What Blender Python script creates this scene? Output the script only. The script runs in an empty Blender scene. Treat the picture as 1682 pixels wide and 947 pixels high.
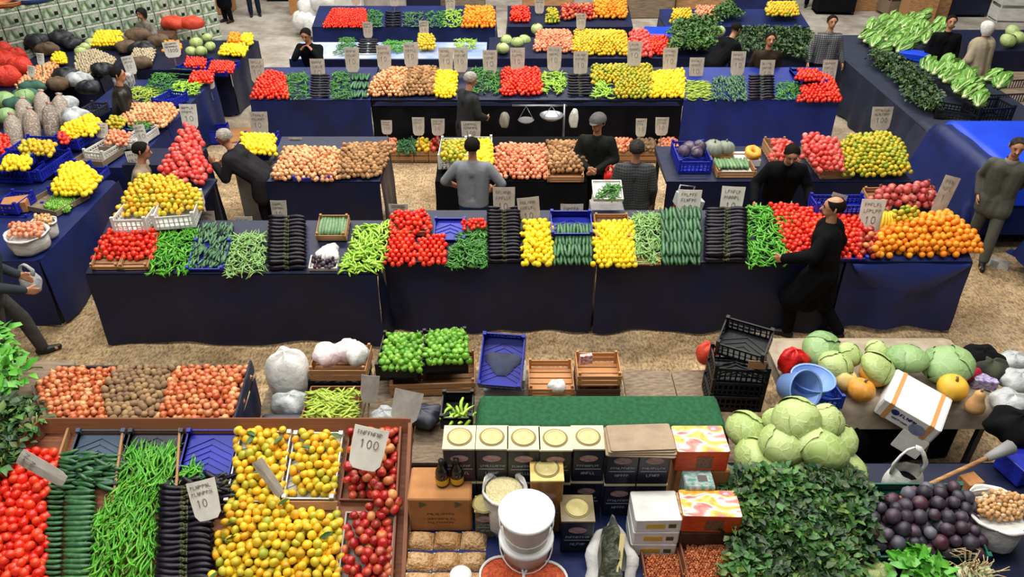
import bpy, bmesh, math, random
import numpy as np
from mathutils import Vector, Matrix, Euler, Quaternion
random.seed(7)
SC = bpy.context.scene
COL = SC.collection
PI = math.pi
R = math.radians

# ------------------------------------------------------------------ camera
CAM_H = 5.44; CAM_T = R(34.0); FPX = 1250.0
cam = bpy.data.cameras.new('camera'); camo = bpy.data.objects.new('camera', cam); COL.objects.link(camo)
camo.location = (0, 0, CAM_H); camo.rotation_euler = (PI/2 - CAM_T, 0, 0)
cam.sensor_fit = 'HORIZONTAL'; cam.sensor_width = 36.0; cam.lens = 36.0*FPX/1682.0
cam.clip_end = 200
SC.camera = camo
# ------------------------------------------------------------------ light
W = bpy.data.worlds.new('hall_light'); SC.world = W; W.use_nodes = True
W.node_tree.nodes['Background'].inputs[0].default_value = (0.90, 0.95, 1.0, 1)
W.node_tree.nodes['Background'].inputs[1].default_value = 0.10
def skylight(x, y, z, sx, sy, power, tilt=(0, 0, 0), col=(1, .97, .92)):
    l = bpy.data.lights.new('skylight', 'AREA'); l.shape = 'RECTANGLE'; l.size = sx; l.size_y = sy
    l.energy = power; l.color = col
    o = bpy.data.objects.new('skylight', l); COL.objects.link(o); o.location = (x, y, z); o.rotation_euler = tilt
skylight(0, 5.0, 10.5, 14, 1.6, 1150)
skylight(0, 11.5, 10.5, 16, 1.6, 1500)
skylight(0, 18.5, 10.5, 18, 1.6, 1700)
skylight(-3, 0.0, 9.5, 9, 2.0, 420, tilt=(R(-20), 0, 0))
SC.view_settings.view_transform = 'Standard'; SC.view_settings.look = 'None'
SC.view_settings.gamma = 1.0; SC.view_settings.exposure = 0.15
SC.view_settings.use_curve_mapping = False

# ------------------------------------------------------------------ photograph pixel -> world
_c, _s = math.cos(CAM_T), math.sin(CAM_T)
def ray(u, v):
    a = (u-841.0)/FPX; b = (v-473.5)/FPX
    return Vector((a, _c-b*_s, -_s-b*_c))
def P(u, v, z=0.0):
    d = ray(u, v); t = (z-CAM_H)/d.z
    return Vector((d.x*t, d.y*t, z))
def PY(u, v, y):
    d = ray(u, v); t = y/d.y
    return Vector((d.x*t, y, CAM_H+d.z*t))
class Plane:                      # z = z0 + s*(y-y0)
    def __init__(s, y0, z0, sl=0.0): s.y0, s.z0, s.s = y0, z0, sl
    def z(s, y): return s.z0+s.s*(y-s.y0)
    def at(s, u, v):
        d = ray(u, v); t = (s.z0-s.s*s.y0-CAM_H)/(d.z-s.s*d.y)
        return Vector((d.x*t, d.y*t, CAM_H+d.z*t))
def depth(p): return p[1]*_c+(CAM_H-p[2])*_s
def ppm(p): return FPX/depth(p)
def proj(p):
    zc = depth(p); return (841+FPX*p[0]/zc, 473.5+FPX*(-p[1]*_s+(CAM_H-p[2])*_c)/zc)

# ------------------------------------------------------------------ materials
MATS = {}
def lin(c):
    if isinstance(c, str):
        c = c.lstrip('#'); c = tuple(int(c[i:i+2], 16)/255 for i in (0, 2, 4))
    return tuple((x/12.92 if x <= .04045 else ((x+.055)/1.055)**2.4) for x in c)+(1,)
def newmat(name):
    m = bpy.data.materials.new(name); m.use_nodes = True; nt = m.node_tree
    return m, nt, nt.nodes['Principled BSDF'], nt.nodes, nt.links
def mat(name, col, col2=None, rough=.6, scale=8, bump=0, bscale=40, spec=.4, metal=0, detail=4, coords='Object', stretch=None, sheen=0, trans=0):
    if name in MATS: return MATS[name]
    m, nt, b, N, L = newmat(name)
    b.inputs['Roughness'].default_value = rough; b.inputs['Metallic'].default_value = metal
    b.inputs['Specular IOR Level'].default_value = spec
    if trans:
        b.inputs['Transmission Weight'].default_value = trans
    b.inputs['Base Color'].default_value = lin(col)
    tc = N.new('ShaderNodeTexCoord'); out = tc.outputs[coords]
    if stretch:
        mp = N.new('ShaderNodeMapping'); mp.inputs['Scale'].default_value = stretch; L.new(out, mp.inputs[0]); out = mp.outputs[0]
    if col2:
        n = N.new('ShaderNodeTexNoise'); n.inputs['Scale'].default_value = scale; n.inputs['Detail'].default_value = detail; L.new(out, n.inputs['Vector'])
        r = N.new('ShaderNodeValToRGB'); r.color_ramp.elements[0].position = .35; r.color_ramp.elements[1].position = .65
        r.color_ramp.elements[0].color = lin(col); r.color_ramp.elements[1].color = lin(col2)
        L.new(n.outputs['Fac'], r.inputs[0]); L.new(r.outputs[0], b.inputs['Base Color'])
    if bump:
        n2 = N.new('ShaderNodeTexNoise'); n2.inputs['Scale'].default_value = bscale; L.new(out, n2.inputs['Vector'])
        bp = N.new('ShaderNodeBump'); bp.inputs['Strength'].default_value = bump; bp.inputs['Distance'].default_value = .02
        L.new(n2.outputs['Fac'], bp.inputs['Height']); L.new(bp.outputs[0], b.inputs['Normal'])
    MATS[name] = m; return m
def fruitmat(name, cols, rough=.38, blotch=None, bscale=14, bamt=.5, spec=.5, bump=0):
    """one colour per piece, picked at random, with a blotch colour over it"""
    if name in MATS: return MATS[name]
    m, nt, b, N, L = newmat(name)
    b.inputs['Roughness'].default_value = rough; b.inputs['Specular IOR Level'].default_value = spec
    oi = N.new('ShaderNodeObjectInfo'); ge = N.new('ShaderNodeNewGeometry')
    ad = N.new('ShaderNodeMath'); ad.operation = 'ADD'; fr = N.new('ShaderNodeMath'); fr.operation = 'FRACT'
    L.new(oi.outputs['Random'], ad.inputs[0]); L.new(ge.outputs['Random Per Island'], ad.inputs[1]); L.new(ad.outputs[0], fr.inputs[0])
    r = N.new('ShaderNodeValToRGB'); cr = r.color_ramp
    while len(cr.elements) < len(cols): cr.elements.new(.5)
    for i, c in enumerate(cols):
        cr.elements[i].position = i/max(1, len(cols)-1); cr.elements[i].color = lin(c)
    L.new(fr.outputs[0], r.inputs[0]); outc = r.outputs[0]
    if blotch or bump:
        n = N.new('ShaderNodeTexNoise'); n.inputs['Scale'].default_value = bscale; n.inputs['Detail'].default_value = 3
        L.new(ge.outputs['Position'], n.inputs['Vector'])
    if blotch:
        r2 = N.new('ShaderNodeValToRGB'); r2.color_ramp.elements[0].position = .5; r2.color_ramp.elements[1].position = .68
        r2.color_ramp.elements[1].color = (bamt, bamt, bamt, 1)
        L.new(n.outputs['Fac'], r2.inputs[0])
        mx = N.new('ShaderNodeMix'); mx.data_type = 'RGBA'; mx.inputs['B'].default_value = lin(blotch)
        L.new(r2.outputs[0], mx.inputs['Factor']); L.new(outc, mx.inputs['A']); outc = mx.outputs['Result']
    if bump:
        bp = N.new('ShaderNodeBump'); bp.inputs['Strength'].default_value = bump; bp.inputs['Distance'].default_value = .02
        L.new(n.outputs['Fac'], bp.inputs['Height']); L.new(bp.outputs[0], b.inputs['Normal'])
    L.new(outc, b.inputs['Base Color'])
    MATS[name] = m; return m
def veinmat(name, cols, vein, scale=13, amt=.34):
    m = fruitmat(name, cols, .5); nt = m.node_tree; N, L = nt.nodes, nt.links; b = N['Principled BSDF']
    src = b.inputs['Base Color'].links[0].from_socket; tc = N.new('ShaderNodeTexCoord')
    v = N.new('ShaderNodeTexVoronoi'); v.feature = 'DISTANCE_TO_EDGE'; v.inputs['Scale'].default_value = scale
    mp = N.new('ShaderNodeMapping'); mp.inputs['Scale'].default_value = (1, 1, .45); L.new(tc.outputs['Object'], mp.inputs[0])
    wn = N.new('ShaderNodeTexNoise'); wn.inputs['Scale'].default_value = 9; L.new(mp.outputs[0], wn.inputs['Vector']); wm = N.new('ShaderNodeVectorMath'); wm.operation = 'MULTIPLY_ADD'; wm.inputs[1].default_value = (.09, .09, .09); L.new(wn.outputs['Color'], wm.inputs[0]); L.new(mp.outputs[0], wm.inputs[2]); L.new(wm.outputs[0], v.inputs['Vector'])
    r = N.new('ShaderNodeValToRGB'); r.color_ramp.elements[0].position = .0; r.color_ramp.elements[0].color = (amt, amt, amt, 1); r.color_ramp.elements[1].position = .09; r.color_ramp.elements[1].color = (0, 0, 0, 1)
    L.new(v.outputs['Distance'], r.inputs[0])
    mx = N.new('ShaderNodeMix'); mx.data_type = 'RGBA'; mx.inputs['B'].default_value = lin(vein); L.new(r.outputs[0], mx.inputs['Factor']); L.new(src, mx.inputs['A']); L.new(mx.outputs['Result'], b.inputs['Base Color'])
    bp = N.new('ShaderNodeBump'); bp.inputs['Strength'].default_value = .5; bp.inputs['Distance'].default_value = .01; L.new(r.outputs[0], bp.inputs['Height']); L.new(bp.outputs[0], b.inputs['Normal'])
    return m
def checkmat(name, c1, c2, c3, scale=22):
    if name in MATS: return MATS[name]
    m, nt, b, N, L = newmat(name); b.inputs['Roughness'].default_value = .9
    tc = N.new('ShaderNodeTexCoord')
    outs = []
    for ax in ('X', 'Z'):
        w = N.new('ShaderNodeTexWave'); w.bands_direction = ax; w.inputs['Scale'].default_value = scale/6.28; L.new(tc.outputs['Object'], w.inputs['Vector'])
        r = N.new('ShaderNodeValToRGB'); r.color_ramp.elements[0].position = .55; r.color_ramp.elements[1].position = .7
        L.new(w.outputs['Color'], r.inputs[0]); outs.append(r.outputs[0])
    m1 = N.new('ShaderNodeMix'); m1.data_type = 'RGBA'; m1.inputs['A'].default_value = lin(c1); m1.inputs['B'].default_value = lin(c2); L.new(outs[0], m1.inputs['Factor'])
    m2 = N.new('ShaderNodeMix'); m2.data_type = 'RGBA'; m2.inputs['B'].default_value = lin(c3); L.new(outs[1], m2.inputs['Factor']); L.new(m1.outputs['Result'], m2.inputs['A'])
    L.new(m2.outputs['Result'], b.inputs['Base Color']); MATS[name] = m; return m

# ------------------------------------------------------------------ mesh builder
class MB:
    def __init__(s): s.v = []; s.f = []; s.mi = []; s.sm = True
    def add(s, vs, fs, mi=0):
        o = len(s.v); s.v += [tuple(p) for p in vs]; s.f += [tuple(i+o for i in f) for f in fs]; s.mi += [mi]*len(fs); return s
    def box(s, c, d, rot=None, mi=0):
        hx, hy, hz = d[0]/2, d[1]/2, d[2]/2
        vs = [Vector((x, y, z)) for z in (-hz, hz) for y in (-hy, hy) for x in (-hx, hx)]
        if rot is not None: m = rot if isinstance(rot, Matrix) else Euler(rot).to_matrix(); vs = [m @ p for p in vs]
        c = Vector(c); vs = [p+c for p in vs]
        return s.add(vs, [(0, 2, 3, 1), (4, 5, 7, 6), (0, 1, 5, 4), (2, 6, 7, 3), (0, 4, 6, 2), (1, 3, 7, 5)], mi)
    def tube(s, path, rad, n=8, mi=0, cap=True, flat=1.0):
        path = [Vector(p) for p in path]; k = len(path)
        if not isinstance(rad, (list, tuple)): rad = [rad]*k
        vs = []; fs = []; up = Vector((0, 0, 1)); prev = None
        for i, p in enumerate(path):
            t = (path[min(i+1, k-1)]-path[max(i-1, 0)]);
            t = t.normalized() if t.length > 1e-9 else up
            if prev is None: a = t.orthogonal().normalized()
            else:
                a = prev-t*prev.dot(t); a = a.normalized() if a.length > 1e-6 else t.orthogonal().normalized()
            prev = a; b = t.cross(a)
            for j in range(n):
                an = 2*PI*j/n; vs.append(p+a*(math.cos(an)*rad[i])+b*(math.sin(an)*rad[i]*flat))
        for i in range(k-1):
            for j in range(n):
                j2 = (j+1) % n; fs.append((i*n+j, i*n+j2, (i+1)*n+j2, (i+1)*n+j))
        if cap: fs.append(tuple(range(n))[::-1]); fs.append(tuple(range((k-1)*n, k*n)))
        return s.add(vs, fs, mi)
    def lathe(s, prof, n=12, mi=0, c=(0, 0, 0), fn=None, closed=True):
        """prof: (radius, z); radius 0 at an end makes a pole"""
        vs = []; fs = []; idx = []
        for i, (r, z) in enumerate(prof):
            if r <= 1e-6: idx.append([len(vs)]); vs.append((c[0], c[1], c[2]+z))
            else:
                row = []
                for j in range(n):
                    a = 2*PI*j/n; rr = r*(fn(a, i) if fn else 1)
                    row.append(len(vs)); vs.append((c[0]+rr*math.cos(a), c[1]+rr*math.sin(a), c[2]+z))
                idx.append(row)
        for A, B in zip(idx, idx[1:]):
            for j in range(n):
                j2 = (j+1) % n
                if len(A) == 1 and len(B) > 1: fs.append((A[0], B[j2], B[j]))
                elif len(B) == 1 and len(A) > 1: fs.append((A[j], A[j2], B[0]))
                elif len(A) > 1: fs.append((A[j], A[j2], B[j2], B[j]))
        return s.add(vs, fs, mi)
    def grid(s, fn, nu, nv, mi=0):
        vs = [fn(i/nu, j/nv) for j in range(nv+1) for i in range(nu+1)]
        fs = [(j*(nu+1)+i, j*(nu+1)+i+1, (j+1)*(nu+1)+i+1, (j+1)*(nu+1)+i) for j in range(nv) for i in range(nu)]
        return s.add(vs, fs, mi)
    def prism(s, poly, h0, h1, mi=0):
        """poly in xy; extruded from z h0 to h1"""
        n = len(poly); vs = [(x, y, h0) for x, y in poly]+[(x, y, h1) for x, y in poly]
        return s.add(vs, [tuple(range(n))[::-1], tuple(range(n, 2*n))]+[(i, (i+1) % n, n+(i+1) % n, n+i) for i in range(n)], mi)
    def mesh(s, name, mats, smooth=True):
        me = bpy.data.meshes.new(name); me.from_pydata(s.v, [], s.f)
        for m in (mats if isinstance(mats, (list, tuple)) else [mats]): me.materials.append(m)
        if len(set(s.mi)) > 1: me.polygons.foreach_set('material_index', s.mi)
        me.polygons.foreach_set('use_smooth', [smooth]*len(me.polygons)); me.update()
        return me
def link(name, data, parent=None, loc=(0, 0, 0), rot=(0, 0, 0), scale=None):
    o = bpy.data.objects.new(name, data); COL.objects.link(o); o.parent = parent
    o.location = loc; o.rotation_euler = rot
    if scale is not None: o.scale = scale
    return o
def build(mb, name, mats, parent=None, loc=(0, 0, 0), rot=(0, 0, 0), smooth=True):
    return link(name, mb.mesh(name, mats, smooth), parent, loc, rot)
def tag(o, label, cat=None, group=None, kind=None):
    o['label'] = label
    if cat: o['category'] = cat
    if group: o['group'] = group
    if kind: o['kind'] = kind
    return o
def thing(name, label, cat, loc=(0, 0, 0), rot=(0, 0, 0), group=None):
    o = link(name, None, None, loc, rot); o.empty_display_size = .1
    return tag(o, label, cat, group)
_UC = {}
def bx(name, m, c, d, parent=None, rot=(0, 0, 0)):
    """one box-shaped piece; alike pieces share one mesh and are scaled"""
    if m.name not in _UC:
        bm = bmesh.new(); bmesh.ops.create_cube(bm, size=1.0)
        bmesh.ops.bevel(bm, geom=bm.edges[:], offset=.03, segments=1, affect='EDGES')
        me = bpy.data.meshes.new('piece_'+m.name); bm.to_mesh(me); bm.free(); me.materials.append(m); _UC[m.name] = me
    return link(name, _UC[m.name], parent, c, rot, d)

# base palette
WOOD = mat('wood_pale', '#b98a5c', '#8d6440', .75, 6, stretch=(1, 8, 8), coords='Object')
WOOD2 = mat('wood_orange', '#8a5636', '#6c3e26', .65, 6, stretch=(1, 8, 8))
WOODG = mat('wood_grey', '#8a7862', '#665646', .85, 6, stretch=(1, 8, 8))
CARD = mat('cardboard', '#b07a48', '#a06c3e', .85, 3)
PLBLUE = mat('plastic_blue', '#1d2aa8', '#18228c', .42, 4)
PLBLACK = mat('plastic_black', '#17181b', '#0e0f11', .42, 4)
PLGREY = mat('plastic_greyblue', '#46586c', '#3a4a5e', .45, 4)
PLDARK = mat('plastic_darkgrey', '#3a3c48', '#2e303c', .45, 4)
PLWHITE = mat('plastic_white', '#d9d8d2', '#c4c2ba', .45, 4)
PLGREEN = mat('plastic_green', '#12695a', '#0d5448', .45, 4)
TARP = mat('tarp_navy', '#16245c', '#101b46', .5, 2.2, bump=.5, bscale=4, spec=.35)
TARPD = mat('tarp_dark_navy', '#0e1636', '#0b122c', .46, 2.0, bump=.6, bscale=3.5, spec=.35)
TARPB = mat('tarp_bright_blue', '#1844d8', '#123ac0', .42, 1.5, bump=.2, bscale=4)
TARPG = mat('tarp_slate', '#2c3040', '#242836', .6, 2, bump=.3, bscale=5, spec=.25)
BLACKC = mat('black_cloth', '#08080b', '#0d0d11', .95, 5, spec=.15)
STEEL = mat('steel', '#9a9da0', None, .35, metal=.9)
IRON = mat('painted_iron', '#2b2c30', None, .5)
PAPER = mat('paper_cream', '#b3a899', '#9c9284', .8, 9)
PAPERG = mat('paper_grey', '#a39c92', '#8d867d', .85, 7)
INK = mat('ink', '#6a655f', None, .8)
INKD = mat('dark_ink', '#242428', None, .8)
BAGW = mat('bag_white', '#dedcd6', '#c9c8c2', .5, 5, bump=.6, bscale=14)
BAGG = mat('bag_greywhite', '#b9bcbc', '#9a9f9e', .4, 6, bump=.7, bscale=16)
SKIN = mat('skin', '#c08a6a', '#b07858', .55, 12)
# ------------------------------------------------------------------ produce kinds
KIND = {}
class Kind:
    def __init__(s, name, cat, d, me, parts=(), low=None):
        s.name, s.cat, s.d, s.me, s.parts = name, cat, d, me, parts
        def arr(m):
            n = len(m.vertices); a = np.empty(n*3, np.float32); m.vertices.foreach_get('co', a)
            return a.reshape(-1, 3), [tuple(p.vertices) for p in m.polygons], [p.material_index for p in m.polygons]
        s.src = low or me; s.arr = arr(s.src)
        s.parr = [(arr(pm), pm) for _, pm, _l in parts]
        KIND[name] = s
def sphere_prof(r, n, zs=1.0): return [(r*math.sin(PI*i/n), -r*zs*math.cos(PI*i/n)) for i in range(n+1)]
def ball(name, m, r=.5, n=10, k=6, zs=1.0, fn=None, dim=0.0):
    mb = MB(); pr = [(0 if i in (0, k) else a, b*(1-dim*math.exp(-(a/r*2.2)**2))) for i, (a, b) in enumerate(sphere_prof(r, k, zs))]
    mb.lathe(pr, n, fn=fn); return mb.mesh(name, m)
def pod(name, m, L, r, n=6, k=6, bend=.1, taper=(.5, 1, 1, .9, .6, .15), wob=0):
    mb = MB(); path = []
    rr = random.Random(hash(name) % 999)
    for i in range(k):
        t = i/(k-1)-.5; path.append((L*t, bend*L*(4*t*t-.33)+wob*L*math.sin(t*9), 0))
    mb.tube(path, [r*taper[min(i, len(taper)-1)] for i in range(k)], n); return mb.mesh(name, m)
M_TOM = fruitmat('tomato_skin', ['#e8301c', '#d61f14', '#f04a26', '#e02a1a'], .25)
M_MAN = fruitmat('mandarin_skin', ['#eeb41a', '#e8bc1e', '#f2c424', '#e6ac16', '#c0b02a', '#efb81a', '#e89a18', '#d8bc2a', '#9ea42c', '#f0c020', '#b4ac2a'], .42, '#8f9a22', 22, .65)
M_MAN2 = fruitmat('mandarin_green_skin', ['#b8a81c', '#93a020', '#d8b41c', '#7d9420', '#e0a81c'], .42, '#5f7a1c', 22, .6)
M_LEM = fruitmat('lemon_skin', ['#f6d416', '#f2cc10', '#fadc2c'], .4)
M_ORA = fruitmat('orange_skin', ['#f08a12', '#f29a16', '#ea7a10', '#f4a41e'], .4)
M_APP = fruitmat('apple_skin', ['#a81a18', '#b82420', '#90141a', '#c03024', '#d08a50', '#a01c1c', '#8a1418'], .3, '#d8a060', 12, .28)
M_PINK = fruitmat('pink_apple_skin', ['#d83a36', '#e04a40', '#cc3434', '#e6685a'], .3, '#f0a890', 14, .5)
M_POM = fruitmat('pomegranate_skin', ['#a83030', '#b84040', '#98282c', '#c45848'], .4, '#d89a80', 12, .5)
M_ONI = fruitmat('onion_skin', ['#c46a38', '#b45426', '#d08a54', '#b84e26', '#dca06a', '#a84420', '#c05c2e'], .35, '#e8b888', 16, .4)
M_ONP = fruitmat('pale_onion_skin', ['#d89860', '#e8b078', '#c88048', '#e8bc88', '#b8683a', '#cc8a50'], .4, '#f0d0a4', 16, .4)
M_ONO = fruitmat('orange_onion_skin', ['#e0855a', '#d4744a', '#e89870', '#c86038', '#f0ac84', '#d87850'], .4, '#f4c4a0', 16, .4)
M_POT = fruitmat('potato_skin', ['#8d6e4c', '#7c6044', '#a08058', '#6e553c'], .8, '#5e4a34', 18, .5)
M_POB = fruitmat('tan_potato_skin', ['#a87a4c', '#b88a58', '#8f653c', '#7c5632', '#c09668', '#9a7048'], .8, '#6e4c2a', 18, .5)
M_CUC = fruitmat('cucumber_skin', ['#2c5a34', '#24502e', '#38683c', '#1d4426'], .4, '#5a8850', 30, .4)
M_GHE = fruitmat('gherkin_skin', ['#3e6a44', '#335c3a', '#527a50', '#2a4f30'], .4, '#6f9460', 30, .4)
M_ZUC = fruitmat('zucchini_skin', ['#5a7c50', '#4a6e44', '#6c8c5c'], .45, '#8aa678', 30, .4)
M_EGG = fruitmat('eggplant_skin', ['#120d17', '#0c0910', '#17101c', '#0f0b14'], .3, spec=.25)
M_CAL = fruitmat('eggplant_calyx', ['#353f1e', '#4c4e2c', '#2a3418'], .6)
M_CHI = fruitmat('long_pepper_skin', ['#4fa022', '#429418', '#62b02c', '#378414', '#74bc38'], .3)
M_PEP = fruitmat('dark_pepper_skin', ['#3a7c26', '#2f6c1e', '#4c8c34', '#5a9a40'], .32)
M_LPE = fruitmat('light_pepper_skin', ['#9cc83a', '#8cbc30', '#b0d44c', '#7fae2a'], .32)
M_BEA = fruitmat('pale_bean_skin', ['#8cb464', '#7aa654', '#9ec078', '#6a964a'], .5)
M_YBE = fruitmat('yellow_bean_skin', ['#a2b63c', '#92aa30', '#b2c44c', '#869e2c'], .45)
M_BEL = fruitmat('bell_pepper_skin', ['#5c9a24', '#4c8a1c', '#6ca62c', '#80b43c', '#427c18'], .3, '#98bc50', 20, .4)
M_CAB = veinmat('cabbage_skin', ['#9fb366', '#adbd76', '#95ab5c', '#b4c07e'], '#ccd6a4')
M_CABG = veinmat('green_cabbage_skin', ['#6f9458', '#7fa064', '#8cac6e'], '#aac08c')
M_LET = fruitmat('lettuce_leaf', ['#5e9034', '#6c9c3e', '#7cac4a', '#4e8030', '#8cb85a'], .45)
M_LETD = fruitmat('bright_leaf', ['#4f9a2c', '#5ca834', '#429024', '#6cb43c'], .4)
M_PAR = fruitmat('herb_leaf', ['#1e3a18', '#2a4c20', '#183214', '#3a6030', '#142a10', '#56682c'], .5)
M_PARL = fruitmat('herb_leaf_light', ['#2e5a20', '#3a6c28', '#244c1a', '#447630', '#647e34', '#1c3c14'], .5)
M_BEE = fruitmat('beet_skin', ['#2a2230', '#342632', '#24222c', '#42222f', '#302f3a', '#4e1e2c', '#3c3a46', '#6c6a76'], .5, '#5c5a66', 16, .5)
M_PUR = fruitmat('red_cabbage_skin', ['#3a2c40', '#48384c', '#5a5060'], .5, '#8a8a92', 14, .5)
M_NUT = fruitmat('walnut_shell', ['#c89a60', '#b4844c', '#dab480', '#9a6c3c', '#e8cca0'], .7, '#8a5c30', 60, .5)
M_HAZ = fruitmat('hazelnut_shell', ['#a8522c', '#94441f', '#bc6a3c', '#c88052', '#7c3618'], .45)
M_RED = fruitmat('red_paste', ['#a83a1c', '#98300f', '#bc4a24'], .4)
M_MUSH = fruitmat('mushroom_skin', ['#b8a888', '#a49474', '#ccbc9c', '#8a7c60'], .7)
M_GAR = fruitmat('garlic_skin', ['#d8cca8', '#e4dcc0', '#c4b68c'], .6)
def lob(a, i): return (1+.13*math.cos(a*3))*(1.1-.035*i if i < 4 else 1.0)
def lump(s):
    rr = random.Random(s); t = [rr.uniform(.88, 1.12) for _ in range(40)]
    return lambda a, i: t[(int(round(a/(2*PI)*10)) % 10)+10*(i % 3)]
Kind('tomato', 'tomato', .066, ball('tomato', M_TOM, .033, 10, 6, .84, dim=.12))
Kind('mandarin', 'mandarin', .070, ball('mandarin', M_MAN, .035, 10, 6, .82, dim=.1))
Kind('green_mandarin', 'mandarin', .070, ball('green_mandarin', M_MAN2, .035, 10, 6, .82, dim=.1))
Kind('lemon', 'lemon', .062, ball('lemon', M_LEM, .031, 10, 6, 1.2))
Kind('orange', 'orange', .078, ball('orange', M_ORA, .039, 10, 6, .96))
_ast = MB().tube([(0, 0, .024), (.003, 0, .042)], .003, 4).mesh('stem', mat('twig', '#4a3420'))
Kind('apple', 'apple', .084, ball('apple', M_APP, .042, 10, 7, .92, dim=.25))
Kind('pink_apple', 'apple', .084, ball('pink_apple', M_PINK, .042, 10, 7, .92, dim=.2))
_crn = MB().lathe([(.012, .04), (.010, .05), (.018, .066)], 6).mesh('crown', mat('pom_crown', '#9a5a3c'))
Kind('pomegranate', 'pomegranate', .10, ball('pomegranate', M_POM, .05, 10, 7, .94), [('calyx', _crn, None)])
def onion_me(name, m): return MB().lathe([(0, -.026), (.017, -.024), (.03, -.008), (.031, .006), (.02, .022), (.006, .03), (.003, .042), (0, .044)], 9).mesh(name, m)
Kind('onion', 'onion', .062, onion_me('onion', M_ONI))
Kind('pale_onion', 'onion', .064, onion_me('pale_onion', M_ONP))
Kind('orange_onion', 'onion', .066, onion_me('orange_onion', M_ONO))
Kind('potato', 'potato', .06, ball('potato', M_POT, .03, 9, 6, 1.25, lump(3)))
Kind('tan_potato', 'potato', .062, ball('tan_potato', M_POB, .031, 9, 6, 1.25, lump(5)))
Kind('cucumber', 'cucumber', .04, pod('cucumber', M_CUC, .17, .019, 7, 7, .05, (.35, .85, 1, 1, .98, .8, .3)))
Kind('gherkin', 'cucumber', .025, pod('gherkin', M_GHE, .10, .012, 6, 6, .1, (.4, .9, 1, 1, .85, .3)))
Kind('zucchini', 'zucchini', .045, pod('zucchini', M_ZUC, .20, .022, 7, 6, .03, (.6, .9, 1, 1, .95, .5)))
_cal = MB().tube([(.068, .004, 0), (.082, .006, 0), (.092, .006, 0), (.108, .012, 0)], [.0185, .0165, .008, .006], 7).mesh('calyx', M_CAL)
Kind('eggplant', 'eggplant', .05, pod('eggplant', M_EGG, .17, .022, 8, 8, .07, (.25, .75, 1, 1.02, .98, .92, .85, .7)), [('calyx', _cal, 'green stem cap')])
_cst = MB().tube([(-.085, .012, 0), (-.098, .02, .003), (-.108, .026, .004)], [.004, .0028, .003], 4).mesh('stem', mat('pepper_stem', '#8aa850'))
Kind('long_pepper', 'pepper', .02, pod('long_pepper', M_CHI, .17, .0085, 6, 7, .16, (.55, 1, 1, .9, .75, .5, .1), .03), [('stem', _cst, None)])
Kind('small_pepper', 'pepper', .02, pod('small_pepper', M_PEP, .11, .009, 5, 5, .2, (.6, 1, .95, .7, .15)))
Kind('pointed_pepper', 'pepper', .02, pod('pointed_pepper', M_CHI, .13, .010, 5, 5, .2, (.6, 1, .95, .7, .15)))
Kind('light_pepper', 'pepper', .024, pod('light_pepper', M_LPE, .13, .0125, 6, 5, .2, (.6, 1, .95, .7, .2)))
Kind('green_bean', 'bean', .02, pod('green_bean', M_BEA, .13, .0075, 5, 5, .18, (.4, 1, 1, .9, .3)))
Kind('yellow_bean', 'bean', .02, pod('yellow_bean', M_YBE, .15, .0095, 6, 6, .14, (.4, 1, 1, 1, .9, .3)))
_bst = MB().tube([(0, 0, .026), (.003, 0, .04), (.01, 0, .05)], [.007, .005, .006], 5).mesh('stem', mat('pepper_stem', '#8aa850'))
Kind('bell_pepper', 'bell pepper', .062, ball('bell_pepper', M_BEL, .031, 12, 7, 1.3, lob, .3), [('stem', _bst, None)])
Kind('walnut', 'walnut', .034, ball('walnut', M_NUT, .017, 8, 5, 1.1))
Kind('hazelnut', 'hazelnut', .017, ball('hazelnut', M_HAZ, .0085, 7, 4, 1.1))
Kind('mushroom', 'mushroom', .05, ball('mushroom', M_MUSH, .025, 8, 5, .8))
Kind('beet', 'beet', .11, MB().lathe([(0, -.055), (.012, -.05), (.045, -.03), (.056, .002), (.046, .03), (.02, .045), (0, .047)], 11).mesh('beet', M_BEE))

def poly_in(pts, x, y):
    ins = False; n = len(pts); j = n-1
    for i in range(n):
        xi, yi = pts[i][0], pts[i][1]; xj, yj = pts[j][0], pts[j][1]
        if (yi > y) != (yj > y) and x < (xj-xi)*(y-yi)/(yj-yi)+xi: ins = not ins
        j = i
    return ins
def poly_dist(pts, x, y):
    best = 9
    for i in range(len(pts)):
        ax, ay = pts[i][0], pts[i][1]; bx_, by_ = pts[(i+1) % len(pts)][0], pts[(i+1) % len(pts)][1]
        dx, dy = bx_-ax, by_-ay; t = max(0, min(1, ((x-ax)*dx+(y-ay)*dy)/(dx*dx+dy*dy+1e-12)))
        best = min(best, math.hypot(x-ax-t*dx, y-ay-t*dy))
    return best
def inflate(poly, k):
    cx = sum(p[0] for p in poly)/len(poly); cy = sum(p[1] for p in poly)/len(poly)
    return [(cx+(u-cx)*k, cy+(v-cy)*k) for u, v in poly]
PLACED = {}       # kind -> list of piles {label, group, items[(pos, quat, scale)], under[...]}
def rq(): return Quaternion((random.gauss(0, 1), random.gauss(0, 1), random.gauss(0, 1), random.gauss(0, 1))).normalized()
def mkpile(kind, label, group, heap): 
    p = dict(label=label, group=group, items=[], under=[], heap='heap of '+group); PLACED.setdefault(kind, []).append(p); return p
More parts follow.
